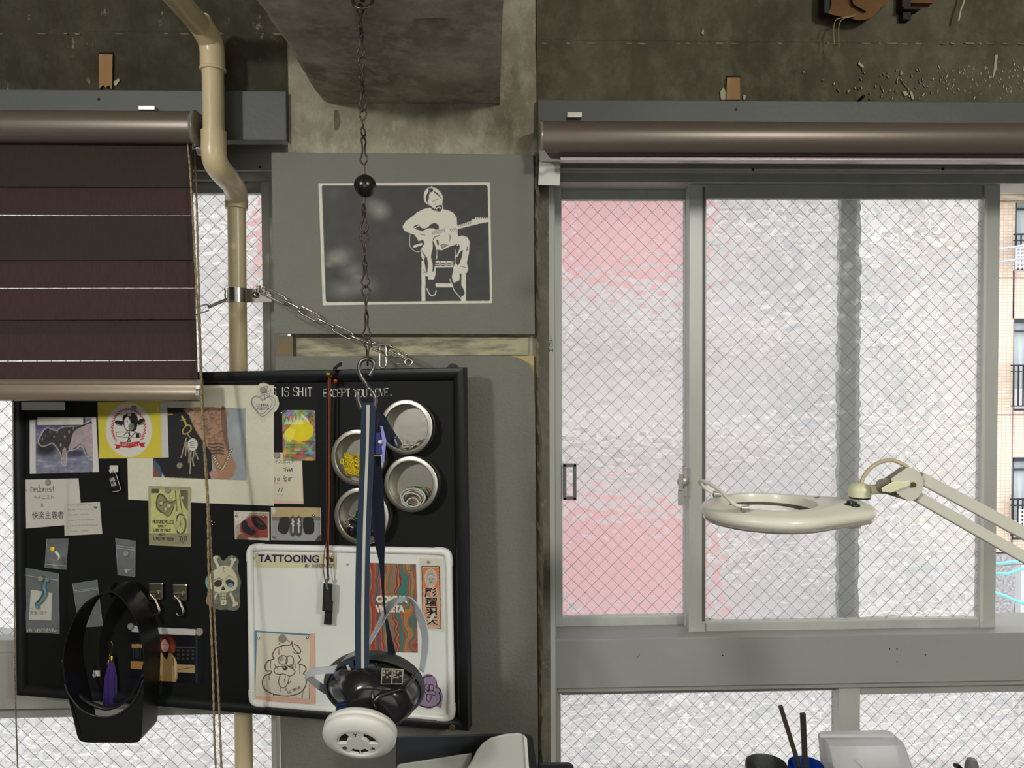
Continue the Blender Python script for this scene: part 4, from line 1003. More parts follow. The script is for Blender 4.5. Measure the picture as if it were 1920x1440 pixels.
obj('lower_rim', *loft([ringo(.006, -.0205), ringo(.0035, -.0222), ringo(.005, -.0245), ringo(.014, -.026), ringc(.066, -.026), ringc(.066, -.0222)]), clearp, ml, smooth=True, auto=50)
obj('lens', *lathe([(.0001, .0045), (.02, .004), (.04, .0022), (.0595, 0), (.0595, -.002), (.04, -.0035), (.02, -.005), (.0001, -.0055)], (lc.x, YL, ztop-.013), (0, 0, 1), 48), mat('lens glass', (232, 244, 242), .03, trans=1, ior=1.45), ml, smooth=True)
obj('lens_ring', *lathe([(.0575, -.001), (.0605, -.001), (.0605, .003), (.0575, .003)], (lc.x, YL, ztop-.0135), (0, 0, 1), 64, closed=True), mat('dark lens gasket', (90, 86, 78), .5), ml, smooth=True, auto=40)
hd = [(1346, 923, 1.030), (1333, 922, 1.032), (1320, 913, 1.03), (1312, 905, 1.02), (1314, 902, 1.005), (1330, 907, .985), (1350, 920, .965), (1368, 938, .945), (1382, 948, .938), (1404, 950.5, .937)]
obj('lifting_handle', *tube([P(p.x, p.y, p.z) for p in catmull(hd, 6)], .0026, 12), mat('white coated wire', (226, 224, 212), .3), ml, smooth=True)
for a, b, Y in ((1396, 948, .938), (1344, 922.5, 1.03)): obj('handle_clip', *lathe([(.0045, -.005), (.0045, .005)], P(a, b, Y)-Vector((0, 0, .003)), (1, 0, 0), 12), chrome, ml, smooth=True, auto=40)
g = G()
for a, b, c, d in ((1527, 933, 1536, 931.5), (1532, 939, 1548, 937)): g.add(*tube([P(a, b, 1.02), P(c, d, 1.03)], .0006, 5))
g.out('cover_seam', mat('seam shadow', (120, 114, 96), .6), ml)
sw = onz(1597, 947, ztop)
obj('switch_base', *lathe([(.011, 0), (.010, .002), (.006, .0025)], (sw.x, sw.y, ztop-.0005), (0, 0, 1), 24), mat('black switch', (34, 34, 38), .35), ml, smooth=True, auto=40)
obj('rocker', *lathe([(.007, 0), (.0065, .004), (.003, .0052), (.0001, .0054)], (sw.x, sw.y, ztop+.001), (.15, 0, 1), 20), mat('black switch', (34, 34, 38), .35), ml, smooth=True, auto=60)
nk = P(1612, 930, 1.0)
obj('neck', *lathe([(.0142, 0), (.0148, .004), (.0148, .009), (.0142, .013), (.011, .017), (.006, .0185), (.0001, .019)], (nk.x, 1.0, P(1612, 931, 1.0).z), (0, 0, 1), 32), ylw, ml, smooth=True, auto=60)
obj('neck_gasket', *lathe([(.0137, -.0025), (.0137, .0005)], (nk.x, 1.0, P(1612, 931, 1.0).z), (0, 0, 1), 32), mat('black switch', (34, 34, 38), .35), ml)
obj('neck_pin', *tube([P(1615, 918, 1.0), P(1650, 917, .995)], .0065, 20), ylw, ml, smooth=True, auto=40)
obj('under_boss', *lathe([(.011, 0), (.012, .012)], (P(1598, 990, 1.0).x, 1.0, ztop-.036), (0, 0, 1), 24), ivd, ml, smooth=True, auto=40)
g = G(); g.add(*prism([(p.x, p.y) for p in catmull([(1641, 910), (1648, 899), (1664, 897), (1674, 905), (1672, 922), (1660, 926), (1648, 924)], 3, True)], pln(.985), 0, .014)); g.out('swivel_block', mat('grey-brown joint', (122, 116, 104), .4), ml, bevel=.001)
v, f = prism([(1655, 899), (1686, 877), (1694, 875), (1700, 880), (1720, 930), (1698, 938), (1660, 926), (1640, 925), (1650, 921)], pln(1.012), 0, .003); obj('rear_joint_plate', v, f, mat('grey-brown joint', (122, 116, 104), .4), ml)
tj = [(1670, 898), (1697, 879), (1704, 876.5), (1712, 877.5)]
for k in range(12): t = math.radians(-52+k*14); tj.append((1707+25*math.cos(t)*.98, 908+31*math.sin(t)))
tj += [(1691, 933), (1680, 923)]
v, f = prism(tj, pln(.972), 0, .004); obj('joint_plate', v, f, mat('ivory joint cover', (206, 203, 190), .4), ml, bevel=.0008)
v, f = prism([(1652, 915), (1670, 905), (1681, 901), (1692, 903), (1706, 901), (1708, 910), (1676, 922), (1670, 924), (1654, 922)], pln(.967), 0, .008); obj('locking_lever', v, f, ylw, ml, bevel=.0012)
obj('pivot_screw', *lathe([(.0034, 0), (.0034, .002), (.0028, .003)], P(1712, 908.5, .967), (0, -1, 0), 16), mat('brassy screw', (120, 108, 70), .35, .8), ml, smooth=True, auto=40)
obj('cable', *tube([P(p.x, p.y, p.z) for p in catmull([(1614, 912, 1.0), (1618, 897, 1.0), (1632, 878, 1.0), (1652, 866, .995), (1672, 863, .99), (1688, 868, .985), (1702, 876, .985)], 6)], .0027, 12), mat('beige cable', (196, 184, 150), .4), ml, smooth=True)
def bar(p0, p1, wpx, label):
    A, B = P(*p0), P(*p1); d = (B-A).normalized(); s_ = d.cross(Vector((0, 1, 0))).normalized()*(wpx/2*A.y/FPX)*-1
    g = G(); t0, t1 = Vector((0, -.0065, 0)), Vector((0, .0065, 0))
    v = [p+q for p in (A, B) for q in (-s_+t0, -s_+t1, s_+t1, s_+t0)]
    return obj('arm_bar', v, CF, ivd, ml, bevel=.0015)
bar((1722, 894, .985), (2060, 1075, .86), 22, '')
bar((1718, 930, .985), (2060, 1124, .86), 20, '')
stx, sty = [(1812, 932), (1818, 931), (1863, 957), (1860, 963), (1852, 964), (1811, 940)], None
E1, E2 = P(2060, 1075, .86), P(2060, 1124, .86)
obj('elbow_plate', *lathe([(.036, -.012), (.036, .012)], (E1+E2)/2, (0, 1, 0), 32), mat('ivory joint cover', (206, 203, 190), .4), ml, smooth=True, auto=40)
pb = (E1+E2)/2
obj('lower_arm', *tube([pb, Vector((pb.x+.12, 1.05, zc_+.03))], .010, 12), ivd, ml, smooth=True, auto=40)
obj('clamp_base', *boxv((pb.x+.09, 1.02, zc_), (pb.x+.15, 1.08, zc_+.05)), ivd, ml, bevel=.003)
# sticker on the upper bar
YA = lambda px: .985+(px-1722)/(2060-1722)*(.86-.985)
spl = lambda px, py, lift=0: P(px, py, YA(px)-.0068-lift)
cvs = CV(1805, 925, 1870, 972, 6, (226, 220, 190))
cvs.T(1800, 820, 421/120.)
cvs.poly([(65, 433), (82, 466), (56, 470)], (222, 196, 40)).line([(66, 441), (76, 464), (60, 466)], 3, (30, 28, 20), closed=True).line([(68, 448), (69, 460)], 4, (30, 28, 20))
cvs.line([(90, 468), (108, 476), (98, 462), (112, 480), (120, 484)], 1.8, (60, 60, 56)).line([(128, 484), (140, 478), (146, 494), (154, 488), (160, 502), (172, 500), (178, 514), (196, 518)], 3.2, (60, 56, 50)).line([(134, 492), (148, 488), (152, 500), (166, 498), (172, 510), (190, 522)], 2.6, (70, 66, 58))
cvs.line([(44, 424), (212, 516), (208, 546), (40, 450)], 2.4, (110, 104, 86), closed=True)
o = sheet('warning_sticker', [(1813, 941-0.0), (1861, 967.5), (1859.5, 975.5), (1812, 948.5)], cvs, 0, ml, None, .8, .0002, yf=lambda a, b: YA(a)-.0072)
# ================================================================ THE BLACKBOARD AND WHAT IS PINNED TO IT
def BL(u, v, lift=0):      # metres from the board's top left corner, along / down
    return BO - BX*(BWD-u) - BZ*v + BN*(lift-.014)
bbm = mat('black chalk-paint steel', (21, 22, 23), .6, nz=(5, (16, 17, 18), (1, 1, 1), .3), spec=.25)
bfm = mat('black painted wooden frame', (29, 31, 33), .4, nz=(26, (22, 23, 25), (1, 1, 1), .3), spec=.3)
bb = thing('blackboard', 'large black framed board hung at an angle, covered with pinned pictures', 'board', BL(BWD/2, BHT, .0))
def lbox(u0, v0, u1, v1, l0, l1): return [BL(a, b, l0) for a, b in ((u0, v1), (u1, v1), (u1, v0), (u0, v0))]+[BL(a, b, l1) for a, b in ((u0, v1), (u1, v1), (u1, v0), (u0, v0))], CF
v, f = lbox(.012, .012, BWD-.012, BHT-.012, -.006, 0); obj('panel', v, f, bbm, bb)
fwd = .0225
def frame_bar(p, q, inward, c0, fwd):
    """quarter-round moulding with mitred ends, p,q board coords of the outer edge, inward (du, dv)"""
    pr = [(0, -.010), (0, .011), (.0015, .0135), (fwd*.3, .0142), (fwd*.62, .0125), (fwd*.84, .008), (fwd, .002), (fwd, -.006)]
    v = []
    d = Vector((q[0]-p[0], q[1]-p[1])).normalized()
    for s, e in ((p, 1), (q, -1)):
        for w_, h in pr: v.append(BL(s[0]+inward[0]*w_+d.x*w_*e, s[1]+inward[1]*w_+d.y*w_*e, h))
    n = len(pr); obj('frame_bar', v, [(i, (i+1) % n, (i+1) % n+n, i+n) for i in range(n)]+[tuple(range(n-1, -1, -1)), tuple(range(n, 2*n))], bfm, bb, smooth=True, auto=40)
frame_bar((0, 0), (BWD, 0), (0, 1), 0, .0215); frame_bar((0, BHT), (BWD, BHT), (0, -1), 0, .0195)
frame_bar((0, 0), (0, BHT), (1, 0), 0, .0150); frame_bar((BWD, 0), (BWD, BHT), (-1, 0), 0, .0225)
obj('frame_nail', *disc(848, 1364, PB, .0135, .0052, .002, 20), mat('brass nail head', (150, 118, 80), .35, .8), bb, smooth=True, auto=40)
obj('hanger_tab', *prism([(838, 690), (841, 684), (847, 681), (854, 682), (859, 686), (861, 690)], PB, .004, .003), bfm, bb)
# chalk writing: real strokes lying on the board
ink = mat('white paint-marker ink', (225, 226, 222), .6)
def strokes(name, lines, x, y, cw, ch, r, m, parent, pl=PB, lift=.0004, rot=0, jit=.06, gap=.4):
    g = G(); ca, sa = math.cos(rot), math.sin(rot); R = random.Random(4)
    for row, s in enumerate(lines):
        cx = 0
        for c in s:
            if c in FONT:
                jy = R.uniform(-jit, jit)*ch
                for st in FONT[c].split():
                    q = [(cx+int(st[i])/4*cw, int(st[i+1])/6*ch+jy+row*ch*1.5) for i in range(0, len(st)-1, 2)]
                    pts = [pl(x+a*ca-b*sa, y+a*sa+b*ca, lift) for a, b in q]
                    if (pts[0]-pts[-1]).length < 1e-6 and len(pts) == 2: pts[1] = pts[1]+Vector((.0005, 0, 0))
                    g.add(*tube(pts, r, 5, flat=.35))
                cx += cw*(1+gap) if c not in 'I.!i' else cw*(.7+gap)
            else: cx += cw*.9
    return g.out(name, m, parent)
strokes('writing', ['NG IS SHIT'], 500, 727, 7.6, 17, .0013, ink, bb, rot=-.010, gap=.28)
strokes('writing', ['EXCEPT YOU LOVE.'], 607, 730, 6.7, 14.5, .0013, ink, bb, rot=-.012, gap=.27)
nmag = [0]
mg_m = mat('grey magnet', (142, 138, 126), .5)
silm = mat('silver ball pin', (205, 203, 196), .22, 1)
def magnet(px, py, label, lift=.0012, r=.0056, pl=PB):
    o = obj('round_magnet', *disc(px, py, pl, lift, r, .0035, 28), mg_m, smooth=True, auto=40); tag(o, label, 'magnet', 'small round grey magnets'); return o
def pin(px, py, label, lift=.0008, r=.0024, pl=PB):
    o = obj('ball_magnet', *lathe([(r*.4, 0), (r*.9, r*.5), (r, r), (r*.9, r*1.5), (r*.5, r*1.9), (.0001, r*2)], pl(px, py, lift), BN, 14), silm, smooth=True); tag(o, label, 'magnet', 'tiny silver ball magnets'); return o

# ---- white bar magnets
wm_ = mat('white bar magnet', (200, 198, 190), .5)
o = obj('bar_magnet', *PB_box(37, 753, 122, 769, .0003, .006), wm_, bevel=.001); tag(o, 'long white bar magnet at the top left corner of the board, under the blind', 'magnet', 'white bar magnets')
# ---- cow photograph
cv = CV(50, 775, 190, 895, 2, (208, 202, 196)); cv.T(20, 700, 6.4)
cv.rect(296, 540, 985, 1200, (120, 122, 140)); cv.noise(20, 16, 3)
cv.T(20, 700, 6.4)
cv.ell(350, 640, 160, 90, (70, 74, 118), .8, .8); cv.ell(620, 640, 260, 40, (50, 54, 90), .7, .8)
cv.ell(420, 900, 170, 120, (44, 44, 50), 1, .6); cv.ell(780, 960, 160, 60, (58, 58, 70), .9, .6)
cow = [(335, 820), (360, 760), (400, 690), (450, 655), (480, 675), (560, 690), (620, 650), (760, 640), (860, 620), (930, 590), (985, 600), (985, 960), (940, 980), (930, 1000), (900, 960), (870, 880), (830, 860), (780, 905), (680, 930), (668, 980), (660, 1090), (620, 1080), (610, 980), (560, 890), (500, 830), (460, 850), (380, 872)]
cv.line(cow, 26, (200, 196, 204), .5, 3, True); cv.line(cow, 12, (214, 210, 214), .8, 3, True); cv.poly(cow, (60, 56, 58), 1, 3)
cv.poly([(760, 700), (860, 640), (985, 620), (985, 950), (930, 990), (880, 880), (830, 850), (780, 890), (690, 920), (720, 820)], (176, 160, 162), .9, 3)
cv.poly([(620, 920), (665, 900), (668, 1080), (625, 1070)], (180, 164, 158), .8, 2)
for a, b, c in ((700, 700, 14), (560, 700, 10), (650, 760, 12), (470, 700, 9), (600, 860, 14), (420, 750, 8), (750, 660, 12), (380, 790, 10), (740, 790, 16), (520, 760, 9)): cv.ell(a, b, c, c*2.2, (190, 182, 180), .7, .5)
for k in range(26):
    a = 300+random.random()*690; b = 1020+random.random()*160; cv.ell(a, b, 60, 22, (186, 182, 196) if k % 3 else (90, 98, 150), .5, .8)
cv.noise(16, 5, 8); cv.T(20, 700, 6.4)
for q in ([(228, 562), (296, 560), (302, 1210), (228, 1212)], [(970, 525), (1024, 525), (1060, 1188), (1003, 1190)]): cv.poly(q, (206, 202, 200))
o = sheet('cow_photograph', [(55.6, 787.5), (180, 782), (185.5, 885), (55.8, 888.5)], cv, .0003); tag(o, 'faded blue-grey photograph of a cow standing side-on, under a white bar magnet', 'photograph')
o = obj('bar_magnet', *qbox([(70, 782), (156, 782.5), (156, 797), (70, 797.5)], .0009, .006), wm_, bevel=.001); tag(o, 'white bar magnet holding the cow photograph', 'magnet', 'white bar magnets')
# ---- large arm picture
paperc = (208, 205, 184)
cv = CV(235, 718, 518, 955, 2, paperc); cv.T(230, 710, 5.76); cv.ell(1100, 150, 200, 90, (178, 176, 160), .35, .9); cv.ell(560, 180, 300, 70, (150, 150, 140), .3, .9)
cv.poly([(330, 310), (1325, 320), (1337, 1100), (330, 1062)], (26, 26, 28))
cv.poly([(1112, 320), (1325, 322), (1337, 1100), (950, 1084), (965, 960), (960, 830), (1000, 700)], (146, 154, 158))
cv.noise(6, 30, 5); cv.T(230, 710, 5.76); cv.ell(1240, 560, 90, 120, (176, 182, 186), .6, .9)
cv.poly([(340, 870), (400, 940), (440, 1050), (330, 1062)], (60, 84, 110)).poly([(332, 950), (390, 1010), (400, 1064), (330, 1062)], (128, 74, 60)).poly([(415, 1066), (430, 1020), (455, 1068)], (180, 180, 184))
arm = [(675, 318), (1110, 322), (1118, 480), (1135, 640), (1150, 770), (1190, 860), (1225, 930), (1200, 1040), (1150, 1082), (1000, 1082), (945, 1050), (935, 1015), (965, 995), (1010, 1000), (985, 930), (985, 850), (930, 760), (840, 640), (770, 520), (720, 400)]
cv.poly(arm, (158, 122, 96), 1, 3)
cv.poly([(1060, 322), (1110, 322), (1135, 640), (1160, 800), (1120, 760), (1080, 600)], (92, 66, 54), .7, 2); cv.poly([(700, 330), (780, 330), (860, 560), (930, 700), (840, 630), (760, 500)], (178, 148, 124), .6, 2)
rr_ = random.Random(12)
for k in range(46):
    a = rr_.uniform(0, 1); b = rr_.uniform(340, 800); xl_ = 690+(b-330)*.58; xr_ = 1095+(b-330)*.07; x = xl_+30+(xr_-xl_-60)*a; q = rr_.uniform(14, 34)
    cv.line([(x+q*math.cos(t)*(1+.3*math.sin(3*t)), b+q*math.sin(t)) for t in np.linspace(rr_.uniform(0, 3), rr_.uniform(3.5, 6), 9)], 9, (84, 70, 66), .6)
for k in range(4): cv.line([(930+k*6, 700+k*34), (980, 712+k*34), (1030, 700+k*34), (1090, 716+k*34)], 15, (52, 44, 40), .8, 3)
cv.poly([(940, 1010), (1010, 1000), (1030, 1050), (1000, 1080), (950, 1060)], (178, 128, 120), 1, 3)
for k in range(15):
    t = k/14; x = 990+20*t+175*max(0, t-.12)**.8; y = 840+170*math.sin(min(1, t*1.35)*1.57)-max(0, t-.45)*430
    cv.line([(x-16, y+12), (x+16, y-12)], 17, (60, 46, 30)); cv.line([(x-12, y+14), (x+12, y-6)], 9, (226, 214, 178))
gold = (196, 166, 84)
cv.line([(486, 388), (536, 384)], 14, gold).line([(640, 410), (660, 440), (690, 505)], 20, gold).line([(630, 450), (680, 440)], 8, (210, 186, 110)).line([(650, 560), (655, 595), (700, 590), (738, 550), (735, 515), (700, 500), (665, 530)], 12, gold, 1, 3, True)
cv.line([(700, 600), (735, 640)], 7, (206, 200, 186)); cv.ell(756, 712, 54, 68, (206, 204, 194))
for k in range(4): cv.line([(722+k*3, 690+k*18), (790-k*4, 672+k*24)], 6, (70, 68, 62))
for x, y, x2, y2 in ((690, 640, 632, 850), (690, 690, 680, 830), (720, 770, 716, 905), (740, 780, 728, 1024), (752, 860, 770, 940), (785, 790, 815, 868), (700, 720, 722, 820), (770, 790, 764, 850)): cv.line([(x, y), (x2, y2)], 13, (196, 184, 154)); cv.line([(x+3, y), (x2+4, y2)], 4, (90, 82, 66))
cv.noise(5, 2, 9)
cut = [(315, 723), (513, 724), (510, 800), (512, 860), (513, 948), (241, 938), (239, 880), (315, 750)]
q = [(236, 722), (513.5, 722.5), (513.5, 948.5), (240.5, 937)]
o = sheet('arm_photograph', q, cv, .0010, th=.0004); tag(o, 'large white print of a tattooed forearm with chain bracelet beside hanging keys', 'photograph')
magnet(338, 873, 'round grey magnet in the dark part of the forearm print', .0016)
# ---- cow sticker card
cv = CV(180, 750, 318, 866, 2, (196, 196, 192)); cv.T(20, 700, 6.4)
cv.poly([(1040, 340), (1800, 320), (1815, 1010), (1062, 1026)], (206, 192, 70)); cv.noise(4, 12, 2); cv.T(20, 700, 6.4)
cv.line([(1765, 410), (1768, 450)], 10, (250, 246, 220), .8)
cv.ell(1418, 680, 278, 325, (212, 208, 198))
for k in range(34):
    t = math.radians(-238+k*8.8)
    if -62 > math.degrees(t) > -118: pass
    a, b = 1415+198*math.cos(t), 655+228*math.sin(t)
    if b < 810: cv.line([(a-14*math.cos(t)-26*math.sin(t)*.9, b-14*math.sin(t)+26*math.cos(t)*.9), (a+10*math.cos(t)+12*math.sin(t), b+10*math.sin(t)-12*math.cos(t))], 11, (176, 36, 56))
bk = (30, 28, 28)
cv.poly([(1345, 520), (1400, 480), (1490, 480), (1525, 540), (1520, 620), (1500, 680), (1440, 720), (1390, 690), (1360, 640), (1345, 580)], bk, 1, 3)
cv.poly([(1365, 560), (1400, 520), (1430, 560), (1440, 620), (1420, 680), (1385, 670), (1365, 620)], (212, 208, 198), 1, 3); cv.ell(1445, 640, 34, 44, (130, 128, 124), 1)
cv.poly([(1345, 575), (1270, 565), (1248, 590), (1290, 630), (1340, 625)], bk, 1, 2).poly([(1525, 570), (1580, 540), (1612, 560), (1590, 610), (1530, 620)], bk, 1, 2).poly([(1265, 600), (1290, 634), (1330, 628)], (150, 148, 144)).poly([(1550, 610), (1595, 600), (1606, 570)], (150, 148, 144))
cv.ell(1425, 495, 22, 18, (214, 210, 200)); cv.ell(1425, 497, 10, 8, bk); cv.ell(1400, 575, 7, 9, bk); cv.ell(1455, 634, 9, 10, bk)
cv.line([(1325, 515), (1340, 500), (1380, 490)], 9, (212, 208, 198)).line([(1495, 490), (1530, 520), (1510, 470)], 8, (212, 208, 198))
cv.poly([(1285, 705), (1540, 718), (1552, 745), (1538, 770), (1290, 762), (1270, 735)], (212, 208, 198), 1, 2).line([(1285, 705), (1540, 718), (1552, 745), (1538, 770), (1290, 762), (1270, 735)], 5, bk, 1, 2, True).rect(1505, 716, 1548, 770, bk)
cv.poly([(1340, 720), (1420, 690), (1500, 715), (1440, 770), (1360, 750)], (212, 208, 198), 1, 2).line([(1360, 740), (1400, 700), (1450, 760), (1500, 700)], 9, bk).line([(1425, 700), (1420, 770), (1400, 822), (1435, 820), (1425, 780)], 12, bk)
cv.poly([(1240, 850), (1310, 858), (1306, 900), (1246, 908), (1270, 880)], (176, 36, 50)).poly([(1620, 832), (1548, 835), (1556, 882), (1618, 888), (1596, 862)], (176, 36, 50)).poly([(1312, 822), (1430, 832), (1548, 815), (1556, 862), (1430, 895), (1306, 882)], (176, 36, 50), 1)
card = thing('cow_sticker_card', 'yellow card with white oval cow emblem, red rope ring and ribbon', 'sticker', PB(245, 800, .002))
o = sheet('card_face', [(182.8, 754), (313, 751), (316.5, 858), (185.8, 860)], cv, .0022, card, m=print_mat('glossy_print', .25, .5))
text_mesh('ribbon_lettering', '小田原オナニーズ', 243.3, 834.0, 5.4, PB, .0032, mat('cream print', (214, 208, 198), .6), card, sx_=.88, rot=-.03)
magnet(251.5, 766, 'round grey magnet at the top of the cow emblem card', .003)
# ---- hedonist note
def notecv(x0, y0, x1, y1, bgc, k=2.5): return CV(x0, y0, x1, y1, k, bgc)
cv = notecv(38, 890, 156, 995, (196, 193, 186)); cv.noise(3, 20, 4); cv.T(30, 880, 4.236)
cv.text('hedonist', 118, 122, 17, 58, 4.2, (58, 56, 54), -.02, .03, .45); cv.ell(84, 167, 7, 8, (120, 116, 112)); cv.ell(84, 167, 3.5, 4, (196, 193, 186))
cv.line([(202, 272), (202, 298)], 4, (50, 48, 48)).line([(212, 272), (213, 300)], 4, (50, 48, 48))
nt_ = thing('handwritten_note', 'white note reading hedonist with Japanese writing below', 'note', PB(97, 945, .001))
sheet('paper', [(42, 899.5), (147, 897), (154.5, 982), (47.5, 991)], cv, .0003, nt_, step=.9)
pen = mat('black pen ink', (48, 46, 46), .6)
text_mesh('katakana', 'ヘドニスト', 81.5, 933, 9.5, PB, .0009, pen, nt_, sx_=.82, shear=.15, rot=-.02)
text_mesh('kanji', '快楽主義者', 90, 967, 15.5, PB, .0009, pen, nt_, sx_=.78, rot=-.03)
magnet(91, 904.5, 'round grey magnet holding the hedonist note', .0009)
cv = notecv(118, 938, 195, 1005, (190, 187, 178)); cv.T(30, 880, 4.236); rr_ = random.Random(2)
rows = [(410, 285, 465), (476, 283, 605), (412, 322, 470), (482, 318, 612), (415, 362, 496), (512, 358, 578), (418, 407, 480), (492, 403, 620), (422, 450, 486), (495, 445, 645), (424, 492, 500), (514, 488, 580)]
for x, y, x2 in rows:
    q = x
    while q < x2: cv.line([(q, y-rr_.random()*5), (q+4, y+3-rr_.random()*6)], 3, (110, 106, 100), .8); q += 5.5
cv.ell(632, 302, 11, 9, (60, 58, 56))
o = sheet('printed_slip', [(120, 944.5), (187, 941), (191.8, 1001), (121, 1004.5)], cv, .0011); tag(o, 'small white printed slip with rows of tiny text, overlapping the hedonist note', 'note')
pin(179.5, 950.5, 'tiny dark ball magnet on the printed slip', .0016, .0022)
# ---- white hook with black tag
hkm = mat('white plastic hook', (196, 194, 186), .45)
def clip_hook(px, py, s, label):
    t = thing('white_hook', label, 'hook', PB(px, py, 0), 'small white plastic hooks')
    obj('base', *PB_box(px-8*s, py-6.5*s, px+8*s, py+6.5*s, .0002, .005), hkm, t, bevel=.0008)
    obj('prong', *tube([PB(px-1, py+3*s, .005), PB(px-3, py+8*s, .008), PB(px-6*s, py+8*s, .012), PB(px-8*s, py+2*s, .014)], .0013, 8), hkm, t, smooth=True)
clip_hook(213.5, 879, 1, 'white plastic hook holding a small black tag beside the large arm print')
clip_hook(181, 1262.5, .85, 'white plastic hook seen through the black hoop bag, left of the tassel')
tg = thing('black_tag', 'small black plastic tag with white characters hanging from a white hook', 'tag', PB(213, 905, .006))
v, f = qbox([(199, 888), (216, 884), (226.5, 917.5), (209, 924)], .004, .003); obj('plate', v, f, mat('glossy black plastic', (22, 22, 24), .25), tg, bevel=.0006)
text_mesh('characters', '禁煙', 211, 904, 11, PB, .0074, mat('white print', (210, 210, 206), .6), tg, rot=1.28, sx_=.8)
obj('loop', *tube([PB(p.x, p.y, .009) for p in catmull([(213, 884), (217, 888), (221, 900), (226, 917), (220, 921), (211, 922)], 4)], .0006, 6), hkm, tg, smooth=True)
# ---- heart sticker
cut = [(p.x, p.y) for p in catmull([(484, 722), (493, 718), (504, 721), (509, 728), (511, 738), (520, 744), (523, 758), (518, 770), (505, 778), (492, 791), (484, 782), (473, 770), (470, 757), (471, 748), (478, 741), (481, 732)], 4, True)]
cv = CV(465, 714, 527, 796, 3, (198, 196, 178)); cv.T(230, 710, 5.76); pk = (66, 60, 84)
ht = [(1505, 410), (1420, 320), (1388, 255), (1395, 210), (1440, 185), (1490, 200), (1520, 235), (1560, 200), (1610, 195), (1645, 230), (1640, 290), (1600, 340)]
cv.line(ht, 5, pk, 1, 3, True); cv.line([(1505+(x-1515)*.84-2, 285+(y-290)*.84) for x, y in ht], 5, pk, 1, 3, True)
cv.text('COMMA', 1446, 276, 21, 27, 4.5, pk, -.03, .05, .3).text('VIOLETA', 1450, 312, 15, 26, 4.5, pk, -.04, .05, .3)
cv.line([(1490, 190), (1500, 160), (1530, 150), (1585, 165), (1590, 190)], 4.5, pk).line([(1490, 190), (1530, 172), (1590, 188)], 4.5, pk).line([(1533, 175), (1535, 235)], 4.5, pk).line([(1525, 85), (1562, 82), (1558, 140), (1545, 155)], 4.5, pk).line([(1560, 150), (1600, 120), (1590, 165)], 4, pk)
o = sheet('heart_sticker', [(466, 716), (526, 716), (526, 794), (466, 794)], cv, .0018, cut=cut, step=.9); tag(o, 'translucent heart-shaped sticker lettered COMMA VIOLETA on the print corner', 'sticker')
magnet(494, 731, 'round grey magnet on top of the heart-shaped sticker', .0024)
# ---- handwritten memo right of the large print
cv = notecv(505, 840, 575, 950, (204, 198, 176)); cv.T(430, 700, 4.364)
cv.poly([(360, 1040), (610, 1046), (610, 1070), (360, 1066)], (214, 158, 150), .6).line([(600, 760), (602, 1020)], 10, (214, 166, 156), .7).line([(365, 900), (418, 898)], 12, (214, 140, 136), .7)
k_ = (52, 50, 50)
for pts in ([(444, 780), (470, 772)], [(456, 766), (458, 800)], [(450, 795), (468, 786)], [(476, 782), (474, 805), (490, 780), (494, 800), (510, 776)], [(500, 804), (512, 780), (516, 802)], [(372, 850), (376, 872), (368, 888)], [(395, 868), (405, 858), (412, 870), (404, 880), (394, 872)], [(446, 848), (452, 838)], [(440, 860), (470, 854)], [(456, 858), (450, 884), (466, 872), (462, 888)], [(484, 858), (498, 856), (496, 878), (484, 880), (484, 858)], [(504, 856), (512, 852)], [(410, 938), (402, 970)], [(436, 936), (428, 968)]): cv.line(pts, 5, k_)
cv.ell(396, 996, 3, 3, k_); cv.ell(432, 996, 3, 3, k_)
mm_ = thing('handwritten_memo', 'cream memo with Japanese handwriting and pink edge, tucked behind the large print', 'note', PB(540, 900, .001))
sheet('paper', [(508, 848), (566, 849), (569, 945), (510, 944)], cv, .0004, mm_, step=.9)
text_mesh('katakana', 'アマスポスト', 529, 866, 10, PB, .0009, pen, mm_, sx_=.80)
magnet(520, 853.5, 'round grey magnet holding the cream memo', .0012)
# ---- foil trading card (its figure replaced by plain shapes)
cv = CV(526, 764, 597, 868, 3, (150, 150, 110)); cv.T(0, 0, 1); h_, w_ = cv.a.shape[:2]
nn = vnoise(h_, w_, 40, 5, 4); n3 = vnoise(h_, w_, 24, 9, 4)
hue = (nn*2.2+cv.xx/w_*.8+cv.yy/h_*1.2) % 1
rgb = np.stack([np.clip(abs(hue*6-3)-1, 0, 1), np.clip(2-abs(hue*6-2), 0, 1), np.clip(2-abs(hue*6-4), 0, 1)], -1)
cv.a = np.clip((rgb*.22+.44)*np.array([1.0, .97, .82])*255*(.45+.95*n3[..., None]), 0, 255); cv.T(430, 700, 4.364)
cv.ell(560, 480, 130, 170, (214, 200, 70), .75, .7)
cv.poly([(455, 500), (500, 430), (570, 380), (650, 400), (690, 450), (670, 520), (600, 560), (520, 540)], (232, 214, 40), .85, 4).poly([(440, 520), (480, 450), (540, 470), (500, 560)], (240, 226, 90), .8, 3)
for k in range(5): cv.poly([(450+k*30, 420), (470+k*30, 360-k*6), (490+k*30, 415)], (222, 230, 190), .7)
cv.poly([(585, 330), (640, 370), (660, 410), (610, 380)], (236, 236, 220), .8)
for a, b, c, d, e in ((470, 640, 40, 20, (250, 160, 90)), (560, 680, 60, 14, (240, 90, 60)), (650, 700, 50, 20, (255, 190, 60)), (670, 650, 26, 26, (90, 180, 230)), (480, 330, 30, 20, (120, 140, 230)), (640, 560, 60, 9, (170, 60, 40))): cv.ell(a, b, c, d, e, .8, .5)
for y in (582, 602, 636, 664): cv.line([(465, y), (640, y+2)], 5, (70, 66, 50), .6)
cv.rect(440, 690, 700, 712, (150, 150, 110), .5)
